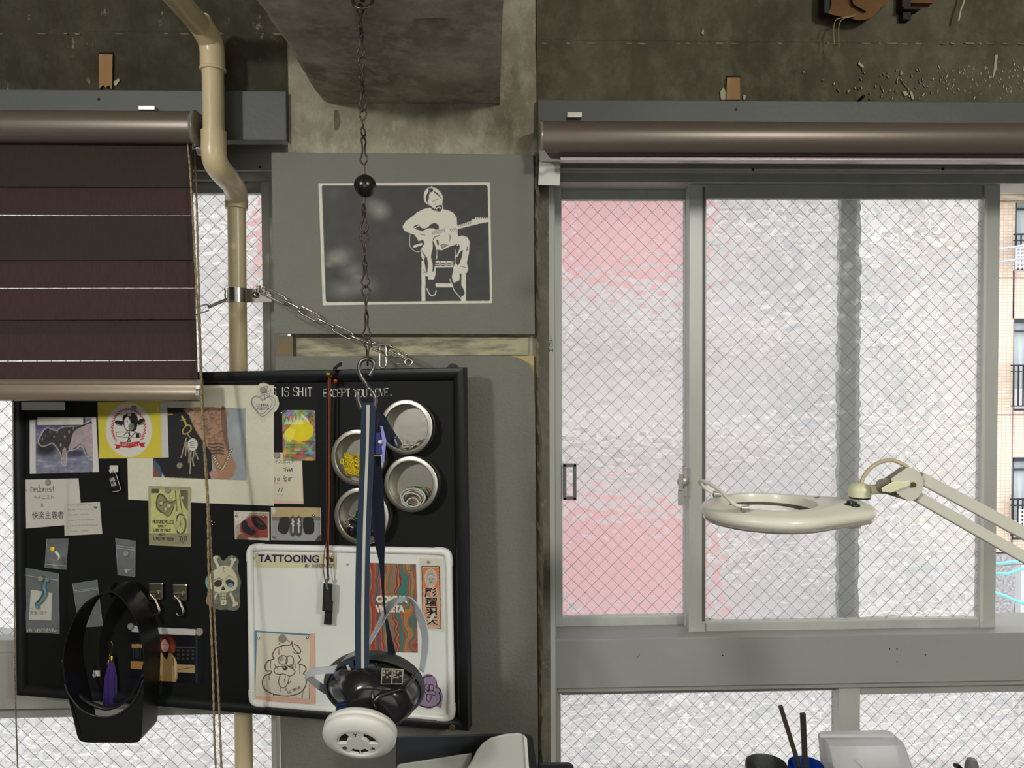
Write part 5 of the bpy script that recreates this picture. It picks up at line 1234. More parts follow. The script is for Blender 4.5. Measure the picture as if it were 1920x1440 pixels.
cut = [(530.5, 769), (589.5, 768.5), (591.5, 771), (592.5, 862), (590, 864.5), (532.5, 863), (530.5, 860), (529, 771)]
o = sheet('foil_card', [(529, 768), (592, 768), (593, 865), (530, 864)], cv, .0016, th=.0007, cut=cut, m=print_mat('foil_print', .18, .6), step=.9); tag(o, 'shiny rainbow-foil trading card in yellow tones below the white lettering', 'card')
pin(529, 774, 'tiny silver ball magnet at the top left corner of the foil card', .001)
# ---- shoe photographs
cv = CV(436, 955, 509, 1017, 3, (200, 196, 184)); cv.T(430, 700, 4.364)
cv.rect(50, 1140, 318, 1350, (160, 150, 132)); cv.poly([(90, 1230), (180, 1160), (310, 1170), (318, 1345), (140, 1345), (85, 1290)], (140, 60, 52)); cv.poly([(44, 1150), (180, 1130), (110, 1210), (50, 1250)], (206, 202, 192)); cv.noise(14, 4, 3); cv.T(430, 700, 4.364)
cv.poly([(98, 1225), (130, 1200), (160, 1240), (200, 1270), (215, 1310), (170, 1325), (110, 1290)], (26, 24, 28), 1, 3).poly([(178, 1180), (240, 1180), (300, 1240), (305, 1270), (250, 1280), (200, 1240)], (28, 26, 30), 1, 3).poly([(65, 1340), (95, 1310), (150, 1350), (155, 1362), (65, 1362)], (110, 86, 60), 1, 2)
cv.line([(150, 1235), (190, 1275)], 7, (90, 86, 90)).line([(215, 1200), (270, 1235)], 7, (80, 78, 82))
o = sheet('shoe_photograph', [(438.5, 958), (504.5, 960), (505, 1013.5), (440.5, 1011)], cv, .0003, step=.9); tag(o, 'small photograph of black shoes on a red rug', 'photograph', 'small shoe photographs')
pin(444.5, 966, 'tiny silver ball magnet on the red rug photograph, left', .0008); pin(495, 968, 'tiny silver ball magnet on the red rug photograph, right', .0008)
cv = CV(505, 946, 607, 1020, 3, (190, 188, 182)); cv.T(430, 700, 4.364)
cv.rect(348, 1100, 740, 1175, (176, 156, 112)); cv.rect(348, 1175, 745, 1205, (110, 106, 98)); cv.rect(348, 1205, 745, 1368, (142, 144, 148)); cv.noise(4, 6, 3); cv.T(430, 700, 4.364); cv.ell(360, 1120, 22, 40, (206, 206, 204), .8, .4)
cv.poly([(420, 1180), (488, 1180), (496, 1240), (470, 1310), (430, 1312), (396, 1280), (405, 1220)], (40, 38, 36), 1, 3).poly([(605, 1190), (655, 1175), (690, 1195), (695, 1290), (660, 1318), (610, 1300)], (26, 25, 26), 1, 3)
for x in (520, 568): cv.poly([(x-22, 1180), (x+22, 1180), (x+26, 1310), (x, 1335), (x-26, 1310)], (66, 62, 58), 1, 2).line([(x, 1190), (x, 1300)], 12, (196, 190, 176)); cv.line([(x-14, 1200), (x+14, 1215), (x-14, 1230), (x+14, 1246)], 5, (214, 210, 200))
cv.poly([(700, 1370), (730, 1330), (748, 1320), (748, 1370)], (54, 56, 54))
o = sheet('shoe_photograph', [(508, 951), (601.5, 952), (602, 1014), (508.5, 1013)], cv, .0004, step=.9); tag(o, 'small photograph of a row of dark split-toe shoes and white-laced trainers', 'photograph', 'small shoe photographs')
pin(515, 1006.5, 'tiny silver ball magnet at the lower left of the trainers photograph', .0008); pin(589, 966, 'tiny silver ball magnet at the upper right of the trainers photograph', .0008)
# ---- motorcycle card
cv = CV(274, 906, 364, 1030, 3, (158, 156, 124)); cv.T(250, 890, 4.964)
cv.poly([(164, 132), (508, 146), (504, 548), (160, 545)], (190, 188, 124)); cv.rect(165, 132, 240, 172, (66, 64, 50), .9); cv.poly([(435, 142), (508, 146), (506, 340), (470, 290), (440, 200)], (92, 84, 64), .9); cv.noise(10, 5, 3); cv.T(250, 890, 4.964)
mk = (62, 60, 44)
cv.poly([(215, 260), (240, 190), (280, 185), (300, 230), (360, 240), (395, 260), (360, 330), (320, 380), (280, 360), (230, 330)], (120, 116, 84), .8, 3)
cv.line([(215, 270), (225, 210), (250, 182), (285, 200), (310, 235)], 12, mk, 1, 3).line([(215, 260), (222, 310), (260, 350)], 14, mk, 1, 3).line([(250, 290), (300, 250), (350, 260), (390, 240)], 9, mk, 1, 3).line([(390, 150), (400, 260), (405, 340)], 9, (96, 92, 66)).line([(270, 350), (330, 385), (380, 300)], 8, mk, 1, 3).line([(430, 190), (440, 270), (455, 350)], 7, mk)
for a, b, c in ((260, 265, 22), (330, 290, 24), (300, 320, 18), (350, 210, 14), (455, 215, 20)): cv.ell(a, b, c, c, (212, 210, 160), .7, .4); cv.line([(a+c*math.cos(t), b+c*math.sin(t)) for t in np.linspace(0, 5, 8)], 4, mk)
el = [(440+48*math.cos(t), 460+92*math.sin(t)) for t in np.linspace(0, 2*math.pi, 20)]
cv.line(el, 17, (84, 80, 58), 1, 0, True); cv.line([(440+36*math.cos(t), 460+76*math.sin(t)) for t in np.linspace(0, 6.28, 20)], 6, (200, 196, 146))
for k in range(7): cv.line([(440, 460), (440+38*math.cos(k*.9), 460+78*math.sin(k*.9))], 3.5, (100, 96, 70))
cv.line([(400, 370), (388, 440), (400, 520)], 10, (200, 196, 150)).line([(430, 380), (500, 400), (500, 480)], 9, (190, 186, 140))
cv.rect(143, 545, 537, 650, (136, 132, 104), .8); wk = (30, 28, 22)
cv.text('MOTORCYCLES', 183, 425, 14, 26, 5, wk, .02, .08, .26).text('ONLY', 232, 470, 15, 18, 4.5, wk, -.02, .08, .3).text('LIKE MY POOT', 190, 505, 11, 22, 5, wk, .02, .05, .32).text('BUT', 242, 546, 14, 18, 4.5, wk, 0, .05, .3).text('LIKE MY ROCK', 190, 585, 13, 22, 5, wk, .03, .05, .33).text('"', 424, 575, 8, 18, 4, wk).text('"', 496, 568, 8, 18, 4, wk)
cv.line([(440, 620), (438, 590), (448, 570), (456, 590), (454, 625)], 6, wk, 1, 2).line([(476, 612), (476, 585), (486, 568), (494, 590), (492, 614)], 6, wk, 1, 2).line([(455, 632), (470, 628), (460, 642)], 4, wk)
o = sheet('motorcycle_card', [(278, 911), (358.5, 913), (358, 1025.5), (279.5, 1022)], cv, .0018, step=.8); tag(o, 'yellow-green card printed with a motorcycle and black hand lettering', 'card')
magnet(316, 919, 'round grey magnet at the top of the motorcycle card', .0023)
# ---- skull sticker
cut = [(p.x, p.y) for p in catmull([(399, 1046), (404, 1041), (412, 1043), (418, 1052), (426, 1045), (434, 1041), (443, 1044), (448, 1052), (446, 1062), (448, 1078), (452, 1092), (449, 1110), (450, 1130), (447, 1142), (438, 1145), (424, 1143), (410, 1143), (396, 1138), (386, 1130), (388, 1118), (389, 1105), (385, 1095), (386, 1083), (393, 1076), (397, 1064)], 3, True)]
cv = CV(382, 1037, 456, 1150, 3, (110, 116, 104)); cv.noise(22, 10, 6)
cv.T(250, 890, 4.964); bn = (204, 200, 172); dk = (64, 62, 54)
for q in (((685, 1010), (30, 60), (130, 170, 170)), ((960, 960), (30, 60), (140, 120, 90)), ((690, 1170), (25, 40), (170, 120, 90)), ((950, 1180), (40, 40), (130, 104, 80)), ((925, 935), (40, 14), (150, 180, 200))): cv.ell(*q[0], *q[1], q[2], .8, .6)
cv.line([(760, 790), (800, 880)], 26, bn).line([(930, 800), (900, 880)], 26, bn).line([(905, 1110), (950, 1210)], 24, bn).line([(775, 1110), (750, 1160)], 18, bn)
for a, b in ((755, 775), (775, 770), (915, 785), (945, 790), (935, 1215), (962, 1200)): cv.ell(a, b, 14, 14, bn)
cv.poly([(700, 960), (740, 900), (800, 860), (830, 845), (880, 850), (930, 890), (965, 960), (968, 1040), (930, 1080), (880, 1090), (870, 1150), (870, 1200), (850, 1220), (810, 1210), (800, 1110), (740, 1080), (700, 1030)], bn, 1, 3)
cv.poly([(750, 1010), (780, 980), (820, 985), (825, 1020), (800, 1045), (760, 1040)], dk, 1, 3).poly([(860, 985), (900, 975), (940, 1000), (935, 1035), (895, 1050), (865, 1020)], dk, 1, 3).poly([(836, 1035), (818, 1070), (835, 1078), (858, 1070)], dk, 1, 2)
cv.ell(905, 1030, 30, 26, (130, 170, 200), .8, .3); cv.line([(745, 985), (800, 960), (835, 985)], 6, dk).line([(850, 980), (890, 940), (930, 960)], 5, (110, 104, 88)).line([(835, 845), (846, 870), (832, 885), (848, 905)], 4, dk)
cv.line([(808, 1100), (872, 1100), (868, 1160), (812, 1160)], 4, dk, 1, 0, True).line([(812, 1132), (870, 1132)], 4, dk)
for x in (822, 836, 850, 862): cv.line([(x, 1100), (x, 1165)], 3.5, dk)
cv.line([(812, 1170), (808, 1205), (840, 1220), (868, 1205), (866, 1170)], 4, dk, 1, 2).line([(838, 1182), (846, 1195), (834, 1206)], 4, dk)
o = sheet('skull_sticker', [(384, 1039), (453, 1039), (453, 1147), (384, 1147)], cv, .0004, cut=cut, step=.9, th=.0008, m=print_mat('glossy_print', .25, .5)); tag(o, 'mirror-edged skull and crossbones sticker behind the tan pull cord', 'sticker')
# cluster of three little silver balls
for k, (a, b) in enumerate(((398, 977), (403, 979), (399.5, 983.5))): pin(a, b, ['upper left', 'right', 'lower'][k]+' bead of the tiny silver ball cluster beside the tan cord', .0002, .0017)
# ---- zip bags
def bagm(name, tint, a):
    return mat(name, tint, .18, alpha=a, spec=.8, bump=(55, .9))
def zipbag(q, label, parts, crinkle=.002, a=.16):
    t = thing('zip_bag', label, 'bag', PB(*[(q[0][i]+q[2][i])/2 for i in (0, 1)], .002), 'clear zip bags on the board')
    nx, ny = 14, 20; r = np.random.default_rng(int(q[0][0])); nn = vnoise(ny+1, nx+1, 5, int(q[0][0]), 3); v = []
    for j in range(ny+1):
        for i in range(nx+1):
            u, w_ = i/nx, j/ny
            x = (q[0][0]*(1-u)+q[1][0]*u)*(1-w_)+(q[3][0]*(1-u)+q[2][0]*u)*w_; y = (q[0][1]*(1-u)+q[1][1]*u)*(1-w_)+(q[3][1]*(1-u)+q[2][1]*u)*w_
            v.append(PB(x, y, .0022+(nn[j, i]-.3)*crinkle*2.2))
    W = nx+1
    obj('film', v, [(j*W+i, (j+1)*W+i, (j+1)*W+i+1, j*W+i+1) for j in range(ny) for i in range(nx)], bagm('clear film', (214, 220, 224), a), t, smooth=True)
    def bl(u, w_, l): return PB((q[0][0]*(1-u)+q[1][0]*u)*(1-w_)+(q[3][0]*(1-u)+q[2][0]*u)*w_, (q[0][1]*(1-u)+q[1][1]*u)*(1-w_)+(q[3][1]*(1-u)+q[2][1]*u)*w_, l)
    g = G()
    for w_ in parts: g.add(*tube([bl(.01, w_, .0045), bl(.5, w_+.005, .005), bl(.99, w_, .0045)], .0005, 5))
    g.add(*tube([bl(0, 0, .003), bl(0, 1, .003), bl(1, 1, .003), bl(1, 0, .003)], .0003, 4))
    g.out('seal_ridge', bagm('film ridge', (214, 220, 224), .45), t, kind='stuff')
    return t, bl
t, bl_ = zipbag([(88, 1010), (128, 1009.5), (124, 1068), (84, 1064)], 'crumpled clear bag holding a small yellow and white charm', [.88], .006, .22)
obj('charm', *lathe([(.0001, 0), (.004, .001), (.0052, .003), (.004, .005), (.0001, .006)], PB(100.5, 1029, .001), BN, 18), mat('yellow bead', (232, 206, 60), .35), t, smooth=True)
obj('charm_tail', *tube([PB(p.x, p.y, .004) for p in catmull([(104, 1034), (110, 1041), (111, 1046), (107, 1051)], 4)], [.0028]*5+[.0022]*4+[.0012]*4, 8), mat('white shell', (206, 204, 198), .4), t, smooth=True)
t, bl_ = zipbag([(216.5, 1009), (254, 1014), (253, 1081.5), (221, 1078)], 'small clear zip bag with clear fragments inside, above the two steel hooks', [.2, .26], .004, .2)
rr_ = random.Random(8)
for k in range(6): obj('fragment', *tube([PB(233+rr_.uniform(0, 12), 1066+rr_.uniform(0, 8), .003), PB(233+rr_.uniform(0, 14), 1066+rr_.uniform(0, 8), .004)], .0009, 5), mat('clear glass bits', (222, 226, 214), .1, trans=.5), t)
magnet(237.5, 1037.5, 'round grey magnet on the zip bag above the two steel hooks', .0055)
t, bl_ = zipbag([(39.5, 1063), (110, 1075), (111.5, 1188.5), (41, 1185)], 'large clear zip bag with a turquoise worm charm and a paper label', [.115], .0015, .13)
cv = CV(52, 1100, 102, 1168, 3, (198, 194, 176)); cv.T(30, 880, 4.236); cv.text('30', 112, 1058, 15, 22, 4, (90, 88, 80)).text('2', 205, 1058, 0, 0, 0, (0, 0, 0)).line([(115, 1105), (135, 1105), (118, 1118)], 4, (140, 136, 120)).line([(160, 1100), (195, 1100), (195, 1115), (160, 1115)], 4, (140, 136, 120))
cv.line([(110, 985), (280, 1000), (283, 985)], 1, (180, 176, 160))
sheet('label', [(58, 1105.5), (98, 1112), (96, 1163.5), (54, 1162)], cv, .0006, t, step=.9)
text_mesh('label_lettering', '数量:100个', 72.5, 1149.5, 8.2, PB, .0014, mat('black print', (44, 42, 40), .6), t, sx_=.84)
wk_ = mat('turquoise gel worm', (120, 168, 176), .3, trans=.3)
obj('worm_charm', *tube([PB(p.x, p.y, .0055) for p in catmull([(92, 1090), (87, 1088), (84, 1094), (83, 1102), (86, 1112), (82, 1122), (75, 1130), (69, 1136), (72, 1140)], 5)], .0026, 10), wk_, t, smooth=True)
obj('worm_charm', *tube([PB(p.x, p.y, .006) for p in catmull([(79, 1094), (80, 1104), (80, 1114), (74, 1124), (67, 1133), (70, 1139)], 5)], .0016, 8), mat('dark teal core', (60, 92, 104), .4), t, smooth=True)
g = G()
for k in range(60): x = rr_.uniform(45, 108); g.add(*tube([PB(x, 1181+rr_.uniform(-4, 3), .002), PB(x+rr_.uniform(-3, 3), 1182+rr_.uniform(-3, 3), .003)], .0006, 4))
g.out('clear_beads', mat('tan glass beads', (170, 166, 146), .3), t, kind='stuff')
magnet(77.5, 1085, 'round grey magnet on the large zip bag with the worm charm', .0065)
t, bl_ = zipbag([(136, 1094), (182, 1087), (192.5, 1174), (148, 1176)], 'empty clear zip bag partly behind the black hoop bag', [.17, .20], .0015, .12)
magnet(162.5, 1167, 'round magnet inside the lower corner of the empty zip bag', .0006)
# ---- steel magnet hooks
nick = mat('brushed nickel', (190, 184, 166), .3, 1)
def steel_hook(px, py, label):
    t = thing('magnet_hook', label, 'hook', PB(px, py, 0), 'steel magnet hooks')
    obj('base', *PB_box(px-14, py-16.5, px+13.5, py+16, .0002, .0075), nick, t, bevel=.003)
    obj('pivot', *tube([PB(px-10, py+2, .0095), PB(px+5, py+1, .0095)], .0028, 14), nick, t, smooth=True, auto=50)
    obj('wire', *tube([PB(a.x, a.y, .010) for a in catmull([(px-10, py+2), (px-10, py+6), (px-4, py+12), (px+2, py+24), (px+6, py+37), (px+2, py+43), (px-4, py+42), (px-6, py+38)], 5)], .0013, 9), nick, t, smooth=True)
    obj('wire', *tube([PB(a.x, a.y, .010) for a in catmull([(px+5, py+1), (px+5, py+6), (px-1, py+12), (px+4, py+24), (px+8, py+36), (px+4, py+43)], 5)], .0012, 9), nick, t, smooth=True)
steel_hook(292, 1109, 'left steel magnet hook under the motorcycle card'); steel_hook(337, 1111, 'right steel magnet hook, next to the skull sticker')
# ---- photograph of a person
cv = CV(242, 1164, 388, 1288, 3, (20, 20, 22)); cv.T(100, 1070, 4.3636)
cv.rect(630, 425, 1240, 930, (22, 23, 27)); cv.poly([(785, 462), (1165, 478), (1163, 530), (785, 515)], (188, 188, 184)); cv.poly([(638, 448), (712, 452), (712, 506), (640, 500)], (196, 196, 192))
cv.rect(640, 600, 730, 632, (176, 132, 84)); cv.poly([(630, 738), (740, 742), (720, 810), (630, 800)], (172, 128, 76)); cv.poly([(1000, 765), (1160, 772), (1158, 838), (1005, 830)], (164, 142, 100)); cv.line([(1020, 810), (1150, 790)], 5, (60, 40, 60))
for x in range(650, 720, 14): cv.rect(x, 634, x+9, 720, (50, 52, 58))
for k in range(4):
    for j in range(3): cv.rect(1010+k*40, 645+j*32, 1034+k*40, 664+j*32, (54, 50, 48)); cv.rect(1014+k*40, 648+j*32, 1022+k*40, 652+j*32, (150, 130, 100), .6)
cv.rect(1000, 620, 1160, 632, (70, 72, 76)); cv.rect(1163, 510, 1180, 920, (30, 44, 58)); cv.rect(820, 610, 842, 740, (56, 58, 66))
cv.ell(925, 612, 84, 92, (92, 40, 28), 1, .2); cv.ell(870, 640, 34, 66, (84, 36, 26), 1, .3); cv.ell(965, 635, 44, 54, (140, 66, 34), .8, .5)
cv.poly([(815, 760), (840, 700), (880, 672), (950, 672), (990, 710), (1008, 780), (1000, 912), (832, 902)], (166, 136, 92), 1, 3)
cv.poly([(988, 700), (1010, 750), (1006, 850), (998, 908)], (196, 184, 152), .9, 1); cv.line([(980, 712), (985, 775)], 8, (140, 50, 30))
cv.poly([(885, 665), (945, 662), (942, 690), (925, 728), (905, 705)], (14, 13, 15)); cv.ell(914, 612, 34, 56, (200, 158, 146), 1, .12); cv.poly([(880, 560), (915, 558), (950, 610), (945, 570), (915, 540), (880, 545)], (54, 24, 18))
cv.line([(893, 604), (905, 602)], 4, (60, 30, 26)).line([(922, 604), (935, 606)], 4, (60, 30, 26)).line([(906, 644), (922, 645)], 5, (160, 80, 76)).line([(913, 612), (911, 626)], 2.5, (170, 120, 108)); cv.noise(4, 2, 4)
o = sheet('portrait_photograph', [(244.5, 1167.5), (382.5, 1177), (380.5, 1283), (245, 1272)], cv, .0003, m=print_mat('glossy_print', .25, .5), step=.9); tag(o, 'dark photograph of a curly-haired person in tan knitwear before shelves', 'photograph')
magnet(246, 1174, 'round grey magnet at the upper left of the portrait photograph, seen inside the bag hoop', .001, .0062); magnet(374.5, 1184.5, 'round grey magnet at the upper right of the portrait photograph', .001, .0072)

# ---- four round tins
tin = mat('brushed tinplate', (202, 199, 188), .34, 1, bump=(90, .08)); tin_in = mat('dull tin interior', (148, 144, 130), .42, .85); winm = mat('clear lid window', (60, 62, 62), .05, alpha=.06, spec=.4)
def round_tin(px, py, rp, label):
    o_ = PB(px, py, .030); r = rp*(o_-CAM).length/FPX*.985; base = PB(px+9, py-2, .0003) if False else o_-BN*.030
    t = thing('round_tin', label, 'tin', base, 'round window-lid tins')
    obj('body', *lathe([(r*.93, 0), (r*.95, .001), (r*.95, .022), (r*.945, .0222), (r*.925, .020), (r*.915, .003), (.0001, .003)], base, BN, 56), tin, t, smooth=True, auto=40)
    obj('lid_rim', *lathe([(r*.96, .013), (r*.985, .0135), (r*.99, .0165), (r*.97, .0175), (r, .019), (r, .0275), (r*.985, .0295), (r*.96, .0302), (r*.84, .0302), (r*.82, .0292), (r*.82, .027), (r*.93, .025), (r*.93, .014)], base, BN, 56, closed=True), tin, t, smooth=True, auto=35)
    obj('inner_wall', *lathe([(r*.925, .0035), (r*.93, .024)], base, BN, 48, cap=False), tin_in, t, smooth=True)
    obj('lid_window', *lathe([(r*.86, .0275), (.0001, .0275)], base, BN, 48), winm, t)
    obj('lid_lip', *lathe([(r*.827, .0285), (r*.817, .0292), (r*.810, .0285), (r*.817, .0278)], base, BN, 48, closed=True), mat('darkened lip', (96, 92, 80), .35, .9), t, smooth=True)
    u = BX.copy(); w_ = -BZ
    return t, base, r, (lambda a, b, l: base+u*(a*r)+w_*(b*r)+BN*l)
t1, b1, r1, T1 = round_tin(761, 801, 52.5, 'upper right round tin with scraps of pale clips at the bottom')
t2, b2_, r2, T2 = round_tin(670, 858, 53, 'left round tin holding bright yellow elastic bands, behind the navy strap')
t3, b3, r3, T3 = round_tin(770, 908, 53, 'lower right round tin holding coiled white and green rubber rings')
t4, b4, r4, T4 = round_tin(677, 968, 53.5, 'lowest round tin holding black and silver clips, behind the navy strap')
def stuff_in(name, T_, label, m, n, seed, rad, build, grp=None):
    R = random.Random(seed); g = G()
    for k in range(n): build(g, R, T_)
    o = g.out(name, m, smooth=True, kind='stuff'); tag(o, label, grp)
def loopband(rw, rl, th):
    def f(g, R, T_):
        cx = R.uniform(-.55, .55); cy = .62-R.random()*.45+abs(cx)*-.25; a0 = R.uniform(-1, 1)*1.2; L_ = rl*R.uniform(.7, 1.1); W_ = rw*R.uniform(.5, 1.2); pts = []
        for k in range(14):
            t = 2*math.pi*k/14; x = L_*math.cos(t); y = W_*math.sin(t); X = cx+x*math.cos(a0)-y*math.sin(a0); Y = cy+x*math.sin(a0)+y*math.cos(a0)
            q = math.hypot(X, Y); s_ = min(1, .84/q) if q > 0 else 1; pts.append(T_(X*s_, Y*s_, R.uniform(.007, .022)))
        g.add(*tube(pts, th, 5, closed=True))
    return f
stuff_in('elastic_bands', T2, 'heap of bright yellow elastic bands inside the left tin', mat('yellow rubber', (228, 204, 30), .4), 60, 3, 0, loopband(.12, .32, .0010), 'rubber bands')
def clipf(g, R, T_):
    cx = R.uniform(-.5, .5); cy = .80-R.random()*.17-abs(cx)*.35; a0 = R.uniform(-.7, .7); L_ = .13; l = R.uniform(.008, .02)
    g.add(*tube([T_(cx-L_*math.cos(a0), cy-L_*math.sin(a0), l), T_(cx+L_*math.cos(a0), cy+L_*math.sin(a0), l)], .0013, 5))
stuff_in('pale_clips', T1, 'thin layer of pale clips at the bottom of the upper right tin', mat('off-white clips', (204, 198, 184), .4), 60, 5, 0, clipf, 'clips')
ringm = [mat('white rubber ring', (222, 220, 208), .4), mat('green rubber ring', (120, 170, 140), .4), mat('orange rubber ring', (196, 120, 84), .4), mat('black rubber ring', (60, 58, 56), .5)]
for k, (cx, cy, rr, mi, l) in enumerate([(0, .42, .42, 0, .020), (.03, .46, .38, 0, .017), (-.02, .48, .36, 0, .014), (.05, .44, .40, 3, .012), (-.05, .50, .33, 0, .022), (.0, .55, .26, 3, .016), (.02, .36, .44, 1, .010), (.18, .38, .40, 2, .008), (.0, .60, .2, 0, .020)]):
    pts = [T3(cx+rr*1.08*math.cos(t), cy+.10+rr*.78*math.sin(t)-.02, l+.002*math.sin(t*2+k)) for t in [i*math.pi/14 for i in range(28)]]
    pts = [b3+(p-b3) for p in pts]
    o = obj('rubber_ring', *tube(pts, .0011, 6, closed=True), ringm[mi], smooth=True)
    tag(o, ['white rubber ring loose in the lower right tin', 'green rubber ring at the back of the lower right tin', 'orange rubber ring at the back of the lower right tin', 'black rubber ring among the white ones in the lower right tin'][mi], 'rubber ring', ['white rings in the tin', 'green ring in the tin', 'orange ring in the tin', 'black rings in the tin'][mi])
def blackclip(g, R, T_):
    cx = R.uniform(-.62, .5); cy = .66-R.random()*.5-abs(cx)*.2; a0 = R.uniform(-1.6, 1.6); L_ = .17; l = R.uniform(.006, .022)
    g.add(*tube([T_(cx-L_*math.cos(a0), cy-L_*math.sin(a0), l), T_(cx+L_*math.cos(a0), cy+L_*math.sin(a0), l)], .0011, 5))
stuff_in('metal_clips', T4, 'heap of silver wire clips in the lowest tin', mat('silver wire clips', (200, 198, 190), .25, 1), 26, 5, 0, blackclip, 'clips')
def bclip(g, R, T_):
    cx = R.uniform(-.5, .5); cy = .62-R.random()*.6; a0 = R.uniform(-1.6, 1.6); l = R.uniform(.004, .016); c_, s_ = math.cos(a0)*.13, math.sin(a0)*.13
    q = [T_(cx-c_-s_, cy-s_+c_, l), T_(cx+c_-s_, cy+s_+c_, l), T_(cx+c_+s_, cy+s_-c_, l), T_(cx-c_+s_, cy-s_-c_, l)]; g.add(q+[p+BN*.003 for p in q], CF)
stuff_in('binder_clips', T4, 'black clips beneath the silver wires in the lowest tin', mat('black clip steel', (38, 38, 40), .3, .4), 22, 9, 0, bclip, 'clips')

# ---- whiteboard
wb_ = thing('small_whiteboard', 'small white magnetic board with rounded white plastic frame, mounted on the blackboard', 'board', PB(656, 1330, 0))
wsm = mat('white enamel surface', (226, 228, 224), .22, spec=.5); wfm = mat('white plastic tube frame', (234, 235, 231), .3)
WQ = [(463, 1021), (847, 1029), (853, 1352), (468, 1322)]
def wq(u, v): return ((WQ[0][0]*(1-u)+WQ[1][0]*u)*(1-v)+(WQ[3][0]*(1-u)+WQ[2][0]*u)*v, (WQ[0][1]*(1-u)+WQ[1][1]*u)*(1-v)+(WQ[3][1]*(1-u)+WQ[2][1]*u)*v)
v, f = qbox([wq(.012, .015), wq(.988, .015), wq(.988, .985), wq(.012, .985)], .0005, .004); obj('surface', v, f, wsm, wb_)
WLF = .0047
e = .015; c_ = .055
for a, b in (((c_, e), (1-c_, e)), ((1-e, c_), (1-e, 1-c_)), ((1-c_, 1-e), (c_, 1-e)), ((e, 1-c_), (e, c_))):
    A, B = PB(*wq(*a), .0055), PB(*wq(*b), .0055); obj('frame_tube', *tube([A, B], .0060, 16), wfm, wb_, smooth=True, auto=50)
for (u, v_), (du, dv) in (((e, e), (1, 1)), ((1-e, e), (-1, 1)), ((1-e, 1-e), (-1, -1)), ((e, 1-e), (1, -1))):
    pts = [(u, v_+dv*.085), (u, v_+dv*.045), (u+du*.008, v_+dv*.012), (u+du*.035, v_), (u+du*.068, v_)]
    obj('corner_piece', *tube([PB(*wq(p.x, p.y), .0055) for p in catmull(pts, 5)], .0069, 16), wfm, wb_, smooth=True, auto=50)
WB0 = WLF
cv = CV(473, 1033, 635, 1072, 3, (206, 202, 166)); cv.noise(3, 10, 4)
t = thing('tattooing_sign', 'cream strip sign lettered TATTOOING in navy on the whiteboard', 'sign', PB(553, 1052, .006))
sheet('strip', [(477, 1037), (631, 1040), (631.5, 1066.5), (476, 1063.5)], cv, WB0, t, th=.0004)
nav = mat('navy print', (34, 26, 78), .5)
text_mesh('lettering', 'TATTOOING', 541.5, 1048.2, 19, PB, WB0+.0009, nav, t, bold=.03, sx_=1.02, rot=.012)
text_mesh('small_lettering', 'By', 575, 1061, 8, PB, WB0+.0009, nav, t, bold=.02, shear=.25, sx_=1.0)
text_mesh('small_lettering', 'THUNDER ALLEY', 605, 1061, 9.5, PB, WB0+.0009, nav, t, bold=.006, sx_=.58)
cvm = mat('dark print', (60, 54, 50), .6)
obj('tattoo_machine_print', *prism([(609, 1045), (616, 1043), (620, 1046), (625, 1043), (625, 1053), (620, 1054), (618, 1048), (612, 1050)], PB, WB0+.0005, .0003), cvm, t)
for a, b, l in ((477, 1044.5, 'left end of the TATTOOING sign'), (624.5, 1044.5, 'right end of the TATTOOING sign')): pin(a, b, 'tiny silver ball magnet at the '+l, WB0+.0006)
pin(652.5, 1057.5, 'tiny silver ball magnet alone on the white surface right of the sign', WB0, .0017)
# drip character drawing with blue and pink mounts
o = obj('blue_card', *qbox([(478, 1182), (584, 1189), (584, 1311), (475, 1308)], WB0+.0001, .0005), mat('blue card stock', (84, 128, 156), .7)); tag(o, 'blue card edge showing above and left of the dripping-swirl drawing', 'card')
o = obj('pink_card', *qbox([(580, 1187), (590, 1187), (591, 1320.5), (479, 1312), (479, 1303)][:4], WB0+.0001, .0005) if False else prism([(582, 1188), (590.5, 1188), (591, 1320), (478.5, 1312), (478.5, 1303), (580, 1311)], PB, WB0+.0007, .0005), mat('pink card stock', (218, 172, 152), .7)); tag(o, 'pink card edge showing right of and below the dripping-swirl drawing', 'card')
cv = CV(476, 1184, 588, 1316, 3, (212, 206, 188)); cv.T(450, 1010, 4.114); d = (72, 50, 46)
blob = [(402, 795), (385, 820), (330, 825), (275, 850), (250, 900), (262, 925), (215, 945), (193, 985), (205, 1020), (240, 1020), (235, 1040), (190, 1060), (172, 1110), (190, 1160), (260, 1200), (370, 1213), (460, 1190), (508, 1130), (505, 1060), (490, 1040), (510, 1010), (495, 980), (448, 962), (468, 935), (450, 900)]
cv.line(blob, 8, d, 1, 4); cv.line([(402, 795), (408, 840), (450, 885), (468, 870), (450, 830), (418, 815)], 7, d, 1, 3); cv.line([(408, 868), (425, 888), (462, 884)], 6, d, 1, 2)
for a, b, c, dd in ((330, 935, 36, 34), (385, 945, 30, 42)): cv.line([(a+c*math.cos(t_), b+dd*math.sin(t_)) for t_ in np.linspace(0, 6.28, 18)], 6, d)
for a, b in ((318, 925), (398, 985)):
    for r_ in (6, 12, 18): cv.line([(a+r_*math.cos(t_), b+r_*math.sin(t_)) for t_ in np.linspace(0, 5.6, 12)], 2.6, d)
cv.ell(347, 998, 20, 18, d); cv.ell(342, 993, 5, 5, (212, 206, 188))
cv.line([(330, 985), (280, 990), (262, 1020), (285, 1045), (340, 1045), (390, 1060), (425, 1030), (405, 1000), (370, 985)], 6, d, 1, 3).line([(310, 1048), (298, 1100), (310, 1140), (345, 1148), (370, 1110), (380, 1060)], 6, d, 1, 3).line([(350, 1060), (340, 1110)], 4, d).line([(380, 1115), (390, 1100), (368, 1120)], 4, d)
